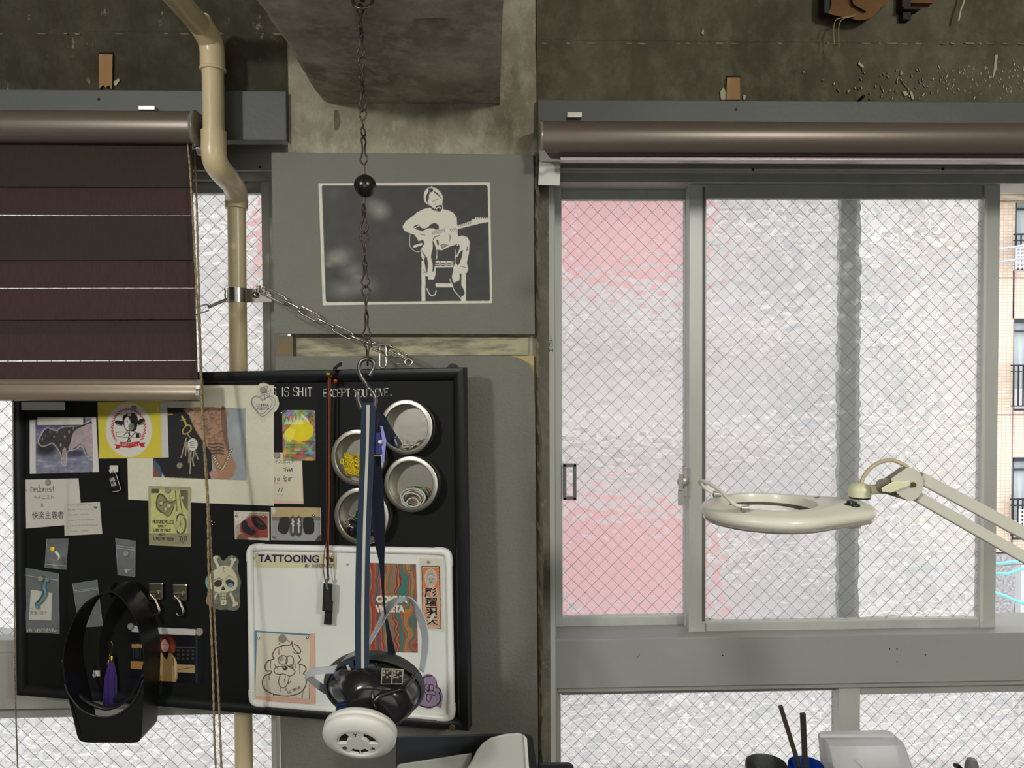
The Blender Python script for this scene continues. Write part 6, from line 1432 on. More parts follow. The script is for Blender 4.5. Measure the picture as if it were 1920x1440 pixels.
for a, b, c in ((300, 850, 895), (236, 940, 1000), (460, 965, 1040), (225, 1045, 1090), (188, 1130, 1190), (200, 1160, 1180), (258, 1195, 1215), (310, 1150, 1180), (355, 1150, 1172), (480, 1180, 1228), (492, 1170, 1200), (320, 840, 855)): cv.line([(a, b), (a, c)], 4.5, d)
for k in range(4): cv.line([(262+k*5, 965+k*10), (280+k*4, 985+k*6)], 3, d).line([(418+k*4, 975+k*9), (432, 962+k*10)], 3, d)
cv.text('KILL TIME LIFE', 365, 1180, 6.5, 18, 3, d, -.42, .05, .35); cv.line([(290, 790), (310, 790), (330, 800)], 5, d).line([(300, 815), (308, 800)], 5, d).line([(365, 782), (384, 798)], 5, d)
o = sheet('dripping_swirl_drawing', [(482, 1185.5), (582, 1192.5), (579, 1310.5), (478.5, 1304)], cv, WB0+.0013, step=.8); tag(o, 'brown line drawing of a dripping cartoon swirl face with tongue out', 'drawing')
magnet(530, 1196.5, 'round grey magnet at the top of the dripping-swirl drawing', WB0+.0019, .0070)
pin(486, 1195.5, 'tiny silver ball magnet at the left corner of the dripping-swirl drawing', WB0+.002); pin(578, 1194.5, 'tiny silver ball magnet at the right corner of the dripping-swirl drawing', WB0+.002)
# marbled poster
cv = CV(688, 1050, 790, 1230, 3, (0, 0, 0)); H_, W_ = cv.a.shape[:2]; X = cv.xx/cv.k; Y = cv.yy/cv.k
n1 = vnoise(H_, W_, 60, 3, 2); n2 = vnoise(H_, W_, 110, 4, 2); amp = 3+14*np.abs(np.clip((X-30)/62, 0, 1))
wv = X+(n1-.5)*amp*1.6+(n2-.5)*16+np.sin(Y/9+n1*4)*.8*np.clip((X-40)/40, 0, 1)
pal = np.array([(176, 60, 66), (126, 128, 110), (70, 130, 122), (188, 106, 60), (120, 100, 90), (154, 44, 64), (204, 128, 62), (128, 130, 116), (96, 70, 96), (60, 128, 116), (168, 66, 60), (140, 120, 96)], float)
ii = np.floor(wv/1.9).astype(int); rt = np.random.default_rng(5).integers(0, len(pal), 200); cv.a[:] = pal[rt[np.clip(ii, -50, 140)+50]]; cv.a *= .92
t = thing('marbled_poster', 'multicoloured wavy striped poster lettered COMMA VIOLETA on the whiteboard', 'poster', PB(738, 1140, .006))
sheet('print', [(690, 1055), (780, 1058), (783.5, 1224), (690, 1222)], cv, WB0, t, step=.7)
wk = mat('white poster lettering', (222, 216, 204), .6)
text_mesh('lettering', 'COMMA', 734, 1124, 16.5, PB, WB0+.0009, wk, t, bold=.07, sx_=.92); text_mesh('lettering', 'VIOLETA', 731, 1142, 16.5, PB, WB0+.0009, wk, t, bold=.07, sx_=.80)
pin(768.5, 1067.5, 'tiny dark ball magnet at the top right of the marbled poster', WB0+.0005, .0018)
# orange sticker with kanji
cv = CV(782, 1044, 836, 1188, 3, (210, 206, 190)); cv.T(450, 1010, 4.114)
cv.poly([(1400, 208), (1540, 212), (1553, 695), (1408, 688)], (36, 30, 28)).poly([(1406, 216), (1533, 220), (1546, 688), (1414, 682)], (210, 206, 190)).poly([(1410, 222), (1530, 225), (1543, 682), (1418, 676)], (224, 110, 50))
cv.ell(1472, 305, 48, 74, (200, 196, 180)); cv.poly([(1440, 260), (1470, 228), (1500, 262)], (200, 196, 180))
for k in range(26): t_ = k*.2417; cv.line([(1472+22*math.cos(t_), 308+30*math.sin(t_)), (1472+44*math.cos(t_), 305+66*math.sin(t_))], 2.5, (80, 76, 70))
cv.ell(1472, 318, 22, 30, (176, 172, 158)); cv.ell(1463, 312, 5, 5, (40, 36, 34)); cv.ell(1482, 312, 5, 5, (40, 36, 34)); cv.line([(1464, 336), (1482, 332)], 5, (60, 54, 50))
cv.poly([(1420, 385), (1530, 390), (1538, 672), (1424, 668)], (206, 202, 186), .45, 2)
t = thing('orange_kanji_sticker', 'tall cream sticker with orange panel, round emblem and bold black kanji', 'sticker', PB(809, 1115, .006))
sheet('print', [(786, 1046.5), (828.5, 1048), (833, 1184), (790, 1180)], cv, WB0, t, step=.8)
bki = mat('bold black print', (36, 30, 28), .6); wki = mat('pale print outline', (210, 206, 190), .6)
for k, (ch_, px, py) in enumerate((('彫', 807.5, 1112), ('瑠', 808.5, 1129.5), ('羽', 809, 1147), ('天', 810, 1165))):
    text_mesh('kanji_outline', ch_, px, py, 17.5, PB, WB0+.0007, wki, t, bold=.07, sx_=1.32); text_mesh('kanji', ch_, px, py, 17.5, PB, WB0+.0010, bki, t, bold=.028, sx_=1.32)
v, f = qbox([(813, 1149), (817, 1152), (807, 1167), (803, 1164)], WB0+.0013, .0003); obj('paper_strip', v, f, wki, t)
pin(804, 1053, 'tiny silver ball magnet at the top of the orange kanji sticker', WB0+.0008)
# purple glitter sticker of the same drip face
cut = [(p.x, p.y) for p in catmull([(790, 1272), (797, 1265), (806, 1264), (813, 1268), (819, 1275), (820, 1285), (826, 1292), (830, 1303), (829, 1316), (826, 1328), (818, 1324), (808, 1329), (796, 1327), (784, 1322), (778, 1312), (780, 1300), (779, 1290), (784, 1280)], 3, True)]
cv = CV(774, 1260, 834, 1334, 3, (150, 128, 136)); cv.noise(6, 6, 2); cv.T(450, 1010, 4.114); pk = (40, 26, 44)
for k in range(9): cv.line([(1350+k*26, 1040), (1350+k*26, 1300)], 8, (150, 140, 220), .7)
cv.line([(p.x*0+1450+(x-340)*.56, 1175+(y-1010)*.62) for p, (x, y) in zip([Vector((0, 0, 0))]*len(blob), blob)], 8, pk, 1, 4)
for a, b, c, dd in ((1443, 1145, 18, 24), (1476, 1150, 18, 26)): cv.line([(a+c*math.cos(t_), b+dd*math.sin(t_)) for t_ in np.linspace(0, 6.28, 16)], 5, pk)
cv.ell(1452, 1172, 10, 9, pk); cv.line([(1425, 1180), (1440, 1200), (1470, 1200), (1500, 1210), (1505, 1185), (1480, 1168)], 5, pk, 1, 3).line([(1442, 1205), (1440, 1240), (1455, 1258), (1472, 1240), (1474, 1210)], 5, pk, 1, 3); cv.ell(1448, 1148, 4, 4, pk); cv.ell(1384, 1193, 9, 9, pk)
o = sheet('purple_swirl_sticker', [(776, 1262), (832, 1262), (832, 1331), (776, 1331)], cv, WB0, cut=cut, step=.8, m=print_mat('foil_print', .18, .6)); tag(o, 'small glittery purple dripping-swirl sticker at the lower right of the whiteboard', 'sticker')
# ---- guitarist poster on the column board
PP = pln(YP)
cv = CV(594, 336, 926, 578, 3, (206, 204, 190)); cv.T(580, 320, 5.3333); k0 = (46, 46, 43); wh = (208, 206, 192)
cv.poly([(125, 155), (140, 148), (1770, 145), (1783, 160), (1808, 1290), (1795, 1302), (180, 1316), (165, 1300)], k0); 
for a, b, c, d_, e_ in ((700, 400, 150, 130, .95), (620, 330, 130, 100, .5), (260, 880, 150, 110, .9), (330, 840, 170, 120, .6), (440, 1000, 170, 130, .6), (500, 1080, 120, 60, .35), (350, 1190, 240, 130, .7), (560, 1150, 180, 130, .6), (190, 940, 60, 50, .6), (480, 1060, 60, 30, .5), (240, 230, 160, 100, .2), (1700, 850, 70, 120, .15), (850, 760, 220, 160, .12)): cv.ell(a, b, c, d_, (140, 138, 128), e_, .95)
m0 = cv.a.copy(); cv.noise(7, 16, 6); msk = (np.abs(m0-np.array(wh)).sum(-1) < 20)[..., None]; cv.a = np.where(msk, m0, cv.a); cv.T(580, 320, 5.3333)
def Pw(p, sm=2): cv.poly(p, wh, 1, sm)
def Pk(p, sm=2): cv.poly(p, k0, 1, sm)
Pw([(1150, 380), (1080, 415), (1040, 450), (965, 505), (930, 560), (950, 600), (1000, 625), (1050, 640), (1085, 690), (1090, 705), (1140, 690), (1150, 730), (1120, 780), (1115, 850), (1140, 900), (1165, 960), (1140, 1000), (1160, 1050), (1190, 1062), (1190, 1088), (1245, 1090), (1262, 1040), (1265, 960), (1280, 860), (1275, 790), (1320, 800), (1400, 760), (1475, 735), (1500, 700), (1485, 640), (1480, 560), (1475, 470), (1440, 420), (1390, 395), (1340, 385), (1300, 400), (1250, 400), (1210, 370)], 0)
Pw([(1485, 660), (1530, 648), (1580, 665), (1605, 710), (1595, 830), (1575, 920), (1590, 985), (1575, 1020), (1545, 1040), (1505, 1025), (1500, 1095), (1470, 1120), (1440, 1118), (1420, 1060), (1438, 1010), (1440, 970), (1455, 930), (1455, 860), (1465, 780), (1480, 730)], 0)
Pw([(1225, 610), (1480, 548), (1615, 505), (1630, 485), (1790, 478), (1797, 512), (1700, 530), (1480, 585), (1225, 650)], 0)
for x in range(1665, 1790, 22): cv.ell(x, 476, 7, 10, wh)
Pw([(1145, 280), (1150, 215), (1180, 175), (1215, 165), (1222, 145), (1232, 165), (1275, 180), (1310, 215), (1335, 260), (1330, 330), (1338, 385), (1280, 405), (1235, 385), (1200, 350), (1160, 320)], 3)
cv.rect(1122, 900, 1145, 1305, wh); cv.rect(1122, 900, 1160, 1305, wh); cv.rect(1520, 1030, 1566, 1305, wh); cv.rect(1262, 1125, 1440, 1165, wh); cv.rect(1200, 940, 1440, 966, wh); cv.rect(1240, 898, 1440, 950, wh)
# hair, face
Pk([(1165, 260), (1180, 230), (1195, 200), (1205, 225), (1190, 260), (1185, 300), (1170, 310)]); Pk([(1190, 180), (1225, 175), (1240, 190), (1225, 215), (1205, 210)]); Pk([(1240, 205), (1275, 220), (1310, 260), (1320, 285), (1290, 250), (1255, 225)])
Pk([(1205, 345), (1235, 370), (1258, 385), (1262, 365), (1275, 350), (1300, 345), (1325, 340), (1322, 310), (1328, 360), (1322, 395), (1300, 410), (1275, 402), (1255, 400), (1225, 385)]); cv.poly([(1268, 372), (1292, 362), (1318, 368), (1312, 385), (1290, 378), (1270, 388)], wh, 1, 2); Pk([(1278, 380), (1300, 372), (1316, 384), (1300, 406), (1282, 398)])
cv.line([(1232, 312), (1244, 300), (1256, 304)], 5, (80, 78, 72)).line([(1268, 292), (1284, 280), (1292, 286)], 5, (80, 78, 72)).line([(1262, 320), (1258, 345)], 4, (130, 128, 118)).line([(1188, 180), (1195, 270), (1180, 320), (1210, 350)], 5, k0, 1, 2)
# guitar body
Pk([(1040, 560), (1065, 545), (1095, 540), (1100, 550), (1130, 575), (1180, 570), (1210, 540), (1255, 522), (1285, 545), (1290, 580), (1270, 590), (1230, 575), (1180, 580), (1130, 605), (1095, 595), (1055, 580)]); cv.line([(1050, 575), (1095, 550)], 10, wh)
cv.line([(1285, 535), (1295, 565), (1288, 592)], 5, k0)
Pk([(1010, 640), (1040, 650), (1075, 670), (1090, 705), (1135, 700), (1128, 730), (1118, 780), (1115, 800), (1080, 812), (1040, 790), (1010, 740)]); cv.line([(1008, 640), (1002, 700), (1010, 760), (1045, 800), (1085, 812), (1115, 800)], 6, wh, 1, 3); cv.line([(1050, 758), (1120, 735)], 24, wh)
for k in range(9): cv.line([(1228+k*15, 612-k*4), (1232+k*15, 644-k*4)], 5, (120, 118, 108), .8).line([(1240+k*15, 600-k*4), (1234+k*15, 640-k*4)], 3, (120, 118, 108), .8)
for k in range(7): cv.rect(1485+k*20, 540-k*5, 1498+k*20, 562-k*5, (120, 118, 108), .8)
for k in range(4): cv.line([(1405+k*18, 585-k*4), (1425+k*17, 615-k*4)], 4, k0).line([(1100+k*14, 650+k*4-20), (1120+k*12, 662+k*2-22)], 4, k0)
cv.line([(1240, 690), (1250, 665), (1300, 648)], 8, k0, 1, 2).line([(1405, 640), (1408, 680), (1395, 710)], 6, k0, 1, 2)
for k in range(4): cv.line([(1310+k*6, 748+k*10), (1345+k*14, 730+k*4)], 6, k0)
# legs
Pk([(1232, 700), (1255, 740), (1272, 800), (1268, 880), (1245, 1000), (1230, 1005), (1235, 940), (1215, 860), (1235, 770)]); Pk([(1270, 690), (1290, 700), (1296, 735), (1282, 745)]); Pk([(1150, 875), (1170, 860), (1180, 880), (1185, 960), (1175, 1030), (1160, 960), (1150, 910)])
for k in range(4): cv.line([(1125+k*10, 800+k*14), (1150+k*8, 850+k*10)], 5, k0)
Pk([(1285, 790), (1330, 800), (1400, 770), (1470, 738), (1460, 790), (1452, 845), (1420, 820), (1370, 850), (1345, 875), (1360, 890), (1450, 890), (1450, 905), (1260, 902), (1285, 870), (1296, 830)], 1); Pk([(1470, 760), (1500, 735), (1505, 770), (1480, 840), (1535, 790), (1530, 850), (1500, 930), (1485, 950), (1460, 920)], 1); cv.line([(1472, 860), (1510, 790), (1525, 740)], 14, wh)
cv.line([(1582, 760), (1575, 800)], 8, k0).line([(1510, 955), (1570, 970)], 5, k0)
for k in range(3): Pk([(1258+k*58, 922), (1300+k*58, 922), (1300+k*58, 932), (1258+k*58, 932)], 0); Pk([(1258+k*56, 945), (1306+k*56, 943), (1306+k*56, 950), (1258+k*56, 953)], 0); cv.line([(1310+k*58, 900), (1310+k*58, 945)], 5, k0)
cv.line([(1140, 990), (1165, 1020), (1145, 1015), (1150, 1040)], 4, k0)
Pk([(1262, 966), (1440, 966), (1425, 1060), (1435, 1110), (1440, 1125), (1262, 1125)], 0)
# shoes
Pk([(1168, 1060), (1185, 1085), (1250, 1095), (1262, 1130), (1265, 1200), (1245, 1240), (1205, 1235), (1175, 1190), (1165, 1120)]); cv.line([(1175, 1180), (1200, 1232), (1228, 1250), (1258, 1235), (1268, 1200)], 11, wh, 1, 3)
Pk([(1425, 1100), (1450, 1122), (1490, 1100), (1510, 1130), (1545, 1190), (1550, 1240), (1510, 1255), (1470, 1220), (1440, 1160)]); cv.line([(1405, 1085), (1425, 1140), (1450, 1200), (1490, 1248), (1525, 1290)], 9, wh, 1, 3)
o = sheet('guitarist_poster', [(597, 343.5), (918.5, 342), (923, 568.5), (605, 572.5)], cv, 0.0003, None, PP, step=.9, th=.0006); tag(o, 'black and white poster of a seated bearded guitarist on the grey panel', 'poster')

# marker scribble on the right window's edging strip
g_ = bpy.data.objects['edging_strip']
for k, (c_, py) in enumerate((('1', 632), ('B', 643), ('H', 653))):
    if c_ == '1': FONT['1'] = '102026 0646'
    strokes('marker_writing', [c_], 1030.5, py, 6, 7, .0005, mat('black marker on strip', (40, 38, 36), .6), g_, pl=pln(1.4945), rot=0)
# ================================================================ THINGS HANGING IN FRONT OF THE BOARD
# ---- black hoop bag
bagc = mat('satin black moulded plastic', (24, 25, 27), .42, spec=.35, bump=(180, .12))
bg_ = thing('hoop_bag', 'black plastic bag-shaped wall pocket with tall oval hoop handle on the board', 'bag', P(205, 1390, 1.33))
loop = [(204, 1109), (169, 1123), (146, 1146), (130, 1178), (121, 1207), (117, 1242), (121, 1276), (126, 1301), (134, 1334), (141.5, 1366), (146, 1382), (157, 1391.5), (205, 1392.5), (252, 1392.5), (263, 1386), (266, 1370), (268.5, 1322), (271, 1265), (270.7, 1230), (266, 1200), (258, 1171), (249, 1150), (237, 1132), (222, 1116)]
lp = catmull(loop, 5, True); c2d = Vector((200, 1250, 0)); Y0, Y1 = 1.300, 1.362
def inl(p, d): q = c2d-p; return p+q.normalized()*d
F = [P(p.x, p.y, Y0) for p in lp]; FI = [P(*inl(p, 2.2).xy, Y0) for p in lp]
B = [Vector((p.x, Y1, p.z)) for p in F]; BI = [Vector((p.x, Y1, p.z)) for p in FI]
v, f = loft([F, B, BI, FI, F]); obj('hoop_band', v, f, bagc, bg_, smooth=True, auto=50)
low = [(118.5, 1262), (122, 1283), (128, 1300), (140, 1318), (152, 1330), (169, 1339.5), (192, 1344), (214, 1341.5), (237, 1329), (256, 1306), (268, 1276), (271, 1262), (268.5, 1322), (266, 1370), (263, 1386), (252, 1392.3), (157, 1391.3), (146, 1382), (141.5, 1366), (134, 1334), (126, 1301), (121, 1278)]
v, f = prism(low[::-1], pln(Y0+.003), 0, .0028); obj('front_wall', v, f, bagc, bg_, bevel=.0008)
rimp = [P(a, b, Y0-.0012) for a, b in [(p.x, p.y) for p in catmull(low[1:11], 4)]]
obj('front_rim', *tube(rimp, .0015, 8), mat('highlight-toned black rim', (44, 46, 47), .35), bg_, smooth=True)  # rim highlight put in as a paler black than the bag
rx_ = [(119, 1236), (124, 1262), (146, 1301), (169, 1318), (200, 1328), (226, 1320), (249, 1299), (269, 1262)]
obj('inner_ring', *tube([P(p.x, p.y, Y0+.030) for p in catmull(rx_, 5)], .0042, 10, flat=.5), bagc, bg_, smooth=True)
bk = [(158, 1350), (250, 1350), (256, 1378), (250, 1384), (160, 1384), (150, 1376)]
v, f = prism(bk[::-1], pln(Y1-.004), 0, .0025); obj('rear_wall', v, f, bagc, bg_)
obj('hang_notch', *pbox(202, 1098, 207, 1122, Y0+.010, .02), bagc, bg_)
obj('side_button', *lathe([(.0062, 0), (.0058, .002), (.003, .0034), (.0001, .0036)], P(280.5, 1250, 1.335), (.75, -.65, 0), 20), mat('olive brass button', (92, 84, 58), .4, .4), bg_, smooth=True)
# ---- purple tassel
ts = thing('purple_tassel', 'deep purple tassel with gold cap hanging inside the black hoop', 'tassel', PB(209, 1205, .010))
gold_m = mat('polished gold', (224, 190, 104), .22, 1)
obj('ear_wire', *tube([PB(p.x, p.y, .010) for p in catmull([(203, 1216), (203, 1207), (208, 1203), (211, 1208), (210, 1218), (208, 1226)], 5)], .0006, 6), gold_m, ts, smooth=True)
rg = random.Random(4); g = G()
for k in range(5): g.add(*lathe([(.0001, -.0016), (.0016, 0), (.0001, .0016)], PB(208+rg.uniform(-3, 4), 1226+k*2.2, .011), (0, 0, 1), 8))
g.out('gold_beads', gold_m, ts, smooth=True, kind='stuff')
for a, b, r, h in ((210, 1240, .0042, .0105), (203.5, 1246, .0026, .0085)): obj('cap', *lathe([(r, 0), (r*1.05, .002), (r*.9, h*.6), (r*.5, h), (.0001, h*1.05)], PB(a, b, .011), (0, 0, 1), 18), gold_m, ts, smooth=True, auto=50)
top_, bot_ = PB(209, 1238, .011), PB(206, 1322, .011); g = G()
for k in range(170):
    a = rg.uniform(0, 6.283); q = math.sqrt(rg.random()); p0 = top_+Vector((math.cos(a)*.0036*q, math.sin(a)*.003*q, 0)); p2 = bot_+Vector((math.cos(a)*.0128*q, math.sin(a)*.006*q, rg.uniform(-.003, .004))); p1 = p0.lerp(p2, .4)+Vector((math.cos(a)*.0035*q, math.sin(a)*.003*q, 0))
    g.add(*tube([p0, p1, p2], .00055, 4, cap=False))
g.out('fringe', mat('purple silk', (52, 20, 112), .45, sheen=.5), ts, kind='stuff')
# ---- lanyard with a memory stick
ly = thing('memory_stick_lanyard', 'black cord with orange strands and a small black memory stick at its end', 'lanyard', PB(613, 1095, .02))
bkc = mat('black round cord', (20, 19, 20), .6); orc = mat('burnt orange cord', (128, 54, 28), .55)
TB = lambda pts, l=.024: [PB(p.x, p.y, l) for p in catmull(pts, 6)]
obj('black_cord', *tube(TB([(640, 684), (632, 688), (626, 697), (619, 708), (614, 730), (612, 850), (613, 1000), (614, 1050), (615.5, 1088)]), .0019, 8), bkc, ly, smooth=True)
obj('orange_cord', *tube(TB([(617, 708), (616.5, 760), (616, 900), (614.5, 1000), (609, 1030), (606, 1060), (608, 1080), (612, 1096)], .027), .00095, 7), orc, ly, smooth=True)
obj('orange_cord', *tube(TB([(619.5, 708), (619, 760), (618, 900), (616.5, 1000), (616.5, 1060)], .0262), .00095, 7), orc, ly, smooth=True)
def bead(px, py, r, m, l=.026, par=None):
    return obj('bead', *lathe([(.0001, -r), (r*.7, -r*.72), (r, 0), (r*.7, r*.72), (.0001, r)], PB(px, py, l), (0, 0, 1), 16), m, par, smooth=True)
bead(616, 701.5, .0052, mat('old brass bead', (170, 146, 88), .3, .9), .024, ly); bead(621, 706, .0028, mat('dark bead', (50, 40, 34), .4), .027, ly); bead(629, 714, .0040, mat('red bead', (168, 52, 26), .35), .020, ly); bead(628, 694, .0040, mat('black bead', (24, 24, 26), .3), .020, ly); bead(624, 701, .0032, mat('dark bead', (50, 40, 34), .4), .022, ly)
obj('tail_fringe', *tube(TB([(626, 692), (632, 687), (636, 682), (641, 681)], .02), [.0026]*10+[.0016]*9, 7), mat('black bead', (24, 24, 26), .3), ly, smooth=True)
v, f = qbox([(606.5, 1093), (623.5, 1094), (621.5, 1147), (604, 1146)], .017, .009); obj('stick_body', v, f, mat('black rubbery plastic', (30, 29, 28), .5), ly, bevel=.0012)
v, f = qbox([(611, 1125), (624.5, 1126), (622, 1171.5), (607, 1170.5)], .0125, .0055); obj('stick_cap', v, f, mat('black rubbery plastic', (30, 29, 28), .5), ly, bevel=.0008)
obj('clip', *tube(TB([(616, 1083), (612, 1090), (613, 1100), (615, 1106)], .027), .0024, 8), mat('grey clear loop', (104, 100, 94), .3), ly, smooth=True)
g = G()
for k in range(8): g.add(*PB_box(609.5+(k % 2), 1108+k*4.4, 618, 1110+k*4.4, .0261, .0003))
g.out('embossed_marks', mat('embossed grey', (50, 48, 46), .5), ly, kind='stuff')
# ---- thin dotted cord at the far left
o = obj('dangling_cord', *tube([P(p.x, p.y, p.z) for p in catmull([(24, 752, 1.30), (25, 850, 1.30), (27, 1050, 1.30), (28, 1250, 1.31), (30, 1345, 1.33), (33, 1440, 1.36), (35, 1560, 1.38)], 10)], .0011, 6), mat('dark beaded cord', (74, 68, 58), .6, nz=(500, (150, 140, 116), (1, 1, 1), .1)), smooth=True)
tag(o, 'thin beaded cord hanging down along the blackboard\'s left edge', 'cord')

# ---- respirator mask on its straps
YM_ = .93
mk_ = thing('respirator_mask', 'black half-face respirator with white round filter hanging upside down from the S-hook', 'mask', P(690, 1300, YM_))
navy = mat('navy elastic webbing', (25, 43, 66), .8, nz=(300, (20, 35, 54), (1, 1, .3), .3), sheen=.3)
navd = mat('dark navy webbing', (18, 27, 48), .8); stripe = mat('reflective grey stripe', (178, 178, 166), .5)
def rb_(name, Lp, Rp, m, th=.0014, n=5): v, f = ribbon(Lp, Rp, th, n); return obj(name, v, f, m, mk_, smooth=True, auto=40)
ya = .945
L_ = [(679, 759, .952), (678, 759.5, .948), (678, 764, .9455), (675.5, 840, ya), (672.7, 917, ya-.004), (668, 1030, ya-.012), (666, 1150, ya-.02), (666.5, 1240, ya-.03), (670, 1287, ya-.036)]
R_ = [(702, 759, .952), (703, 759.5, .948), (703.5, 764, .9455), (701.5, 840, ya), (698.5, 917, ya-.004), (694, 1030, ya-.012), (692.5, 1150, ya-.02), (692, 1240, ya-.03), (691, 1278, ya-.036)]
rb_('front_strap', L_, R_, navy)
rb_('strap_stripe', [(687, 760.5, .9450), (687, 767, .9428), (686, 840, ya-.0018), (683, 917, ya-.0052), (679.5, 1030, ya-.0132), (677.5, 1150, ya-.0212), (677.5, 1240, ya-.0312), (678, 1281, ya-.037)], [(693, 760.5, .9450), (693, 767, .9428), (691.5, 840, ya-.0018), (688.5, 917, ya-.0052), (685, 1030, ya-.0132), (683, 1150, ya-.0212), (683, 1240, ya-.0312), (683.5, 1279, ya-.037)], stripe, .0003)
rb_('rear_strap', [(698, 856, .962), (698, 917, .963), (697, 968, .964), (702, 1015, .965), (711, 1058, .966), (717.5, 1125, .968), (721, 1156, .97), (724.7, 1190, .972), (727, 1226, .975)], [(714, 856, .962), (718, 917, .963), (721, 968, .964), (721.7, 1015, .965), (720.5, 1058, .966), (721, 1125, .968), (725, 1156, .97), (733, 1190, .972), (742, 1226, .975)], navd)
rb_('strap_fold', [(701, 776, .955), (702, 790, .953), (703, 806, .955)], [(712, 774, .955), (709, 790, .953), (708, 806, .955)], navy)
rb_('loop_strap', [(708, 781, .968), (710, 800, .966), (717, 815, .964), (727, 829, .962), (739, 838, .960)], [(712, 774, .97), (722, 780, .972), (731, 796, .970), (743, 815, .966), (754.5, 833, .962)], navd)
v, f = prism([(737, 822), (745, 817), (755, 834), (748, 838), (744, 841)], pln(.960), 0, .004); obj('strap_slider', v, f, mat('black slider', (20, 24, 36), .35), mk_, bevel=.0006)
v, f = prism([(739, 824), (742, 823), (746, 835), (743, 836)], pln(.955), 0, .0012); obj('slider_slot', v, f, mat('pale slider edge', (130, 132, 140), .4), mk_)
v, f = qbox([(699, 809), (713, 811), (717, 852), (699, 853.5)], 0, .010, pln(.962)); obj('buckle', v, f, mat('cobalt buckle plastic', (26, 32, 120), .25), mk_, bevel=.001)
v, f = prism([(712.5, 798), (717.5, 799), (724.5, 826), (721.5, 852), (720.5, 867), (716, 868.5), (716.5, 830), (715, 812)], pln(.953), 0, .004); obj('buckle_lever', v, f, mat('lilac lever plastic', (132, 136, 200), .35), mk_, bevel=.0006)
obj('buckle_pin', *lathe([(.0001, 0), (.0024, .001), (.003, .004), (.0018, .008)], P(714, 828, .952), (0, -1, 0), 12), mat('white plastic pin', (220, 220, 214), .4), mk_, smooth=True)
gr = mat('pale grey silicone strap', (170, 176, 182), .45)
rb_('head_strap', [(686, 1214, .985), (696, 1190, .985), (713, 1156, .982), (727, 1130, .98), (744, 1120, .98), (757, 1119, .985), (772, 1123, .99), (786, 1140, .99), (797, 1162, .985), (802, 1190, .98), (802, 1215, .975), (798, 1240, .97), (794, 1262, .96)],
    [(694, 1207, .965), (702, 1193, .965), (716, 1170, .965), (732, 1144, .965), (747, 1130, .97), (757, 1127, .98), (768, 1128, 1.0), (777, 1146, 1.005), (784, 1168, 1.0), (790, 1192, .995), (790, 1216, .99), (788, 1238, .98), (786, 1256, .97)], gr, .0014, 6)
rb_('head_strap', [(668, 1219, .955), (652, 1229, .95), (636, 1244, .945), (622, 1249, .94), (600, 1251, .935), (583, 1255, .93), (574, 1263, .93)], [(668, 1240, .955), (656, 1255, .95), (644, 1264, .945), (624, 1263, .94), (604, 1264, .935), (590, 1266, .932), (574, 1272, .932)], gr)
rb_('head_strap', [(574, 1262, .93), (582, 1265, .94), (596, 1276, .955), (612, 1286, .97)], [(572, 1271, .93), (580, 1279, .94), (594, 1291, .955), (610, 1302, .97)], gr)
rb_('side_strap', [(646, 1240, .925), (650, 1254, .92), (656, 1266, .918), (664, 1276, .918)], [(661, 1239, .922), (664, 1250, .918), (668, 1260, .916), (671, 1270, .916)], navy)
rb_('side_strap_stripe', [(649, 1248, .9175), (654, 1259, .9165), (661, 1268, .9155), (667, 1272.5, .9148)], [(653, 1246, .9165), (658, 1256, .9155), (664, 1264, .9148), (669, 1269, .914)], stripe, .0003)
v, f = prism([(640, 1250), (654, 1238), (664, 1236), (669, 1240), (672, 1278), (660, 1280), (650, 1272)], pln(.935), 0, .005); obj('strap_anchor', v, f, mat('black slider', (20, 24, 36), .35), mk_, bevel=.001)
rubber = mat('dark grey face rubber', (62, 62, 66), .5); shell = mat('glossy black mask shell', (30, 29, 31), .16, spec=.6)
def ering(cx, cy, a, b, Y, rot=0, n=56, fl=0, dy=0):
    out_ = []
    for k in range(n):
        t = 2*math.pi*k/n; c, s = math.cos(t), math.sin(t); e = 1+fl*.06*math.cos(2*t)
        x, y = a*c*e, b*s*e; X = x*math.cos(rot)-y*math.sin(rot); Yy = x*math.sin(rot)+y*math.cos(rot)
        out_.append(P(cx+X, cy+Yy, Y+dy*s))
    return out_
r0 = math.radians(6)
rings = [ering(702, 1280, 84, 50, 1.01, r0), ering(702, 1282, 94, 61, 1.0, r0), ering(702, 1285, 95.5, 66, .975, r0), ering(701, 1291, 94, 60, .948, r0, dy=.006), ering(701, 1293, 89, 55, .944, r0, dy=.006), ering(702, 1286, 84, 48, .952, r0)]
obj('face_seal', *loft(rings), rubber, mk_, smooth=True, auto=60)
rings = [ering(701, 1290, 88, 54, .956, r0), ering(701, 1292, 89, 54, .946, r0, dy=.004), ering(704, 1297, 82, 50, .925, r0+.1), ering(707, 1306, 73, 47, .905, r0+.2), ering(706, 1318, 60, 43, .892, .3), ering(700, 1332, 48, 36, .885, .3), ering(692, 1346, 36, 26, .886, .2)]
obj('mask_shell', *loft(rings, True, True), shell, mk_, smooth=True, auto=70)
obj('nose_ridge', *tube([P(p.x, p.y, p.z) for p in catmull([(706, 1246, .925), (702, 1268, .900), (699, 1292, .888), (699, 1312, .882), (706, 1330, .880)], 5)], .0022, 8), shell, mk_, smooth=True)
obj('shell_seam', *tube([P(p.x, p.y, p.z) for p in catmull([(760, 1285, .905), (766, 1293, .905), (761, 1303, .900), (768, 1314, .905), (764, 1326, .906)], 4)], .0009, 6), mat('seam line', (12, 12, 13), .4), mk_, smooth=True)
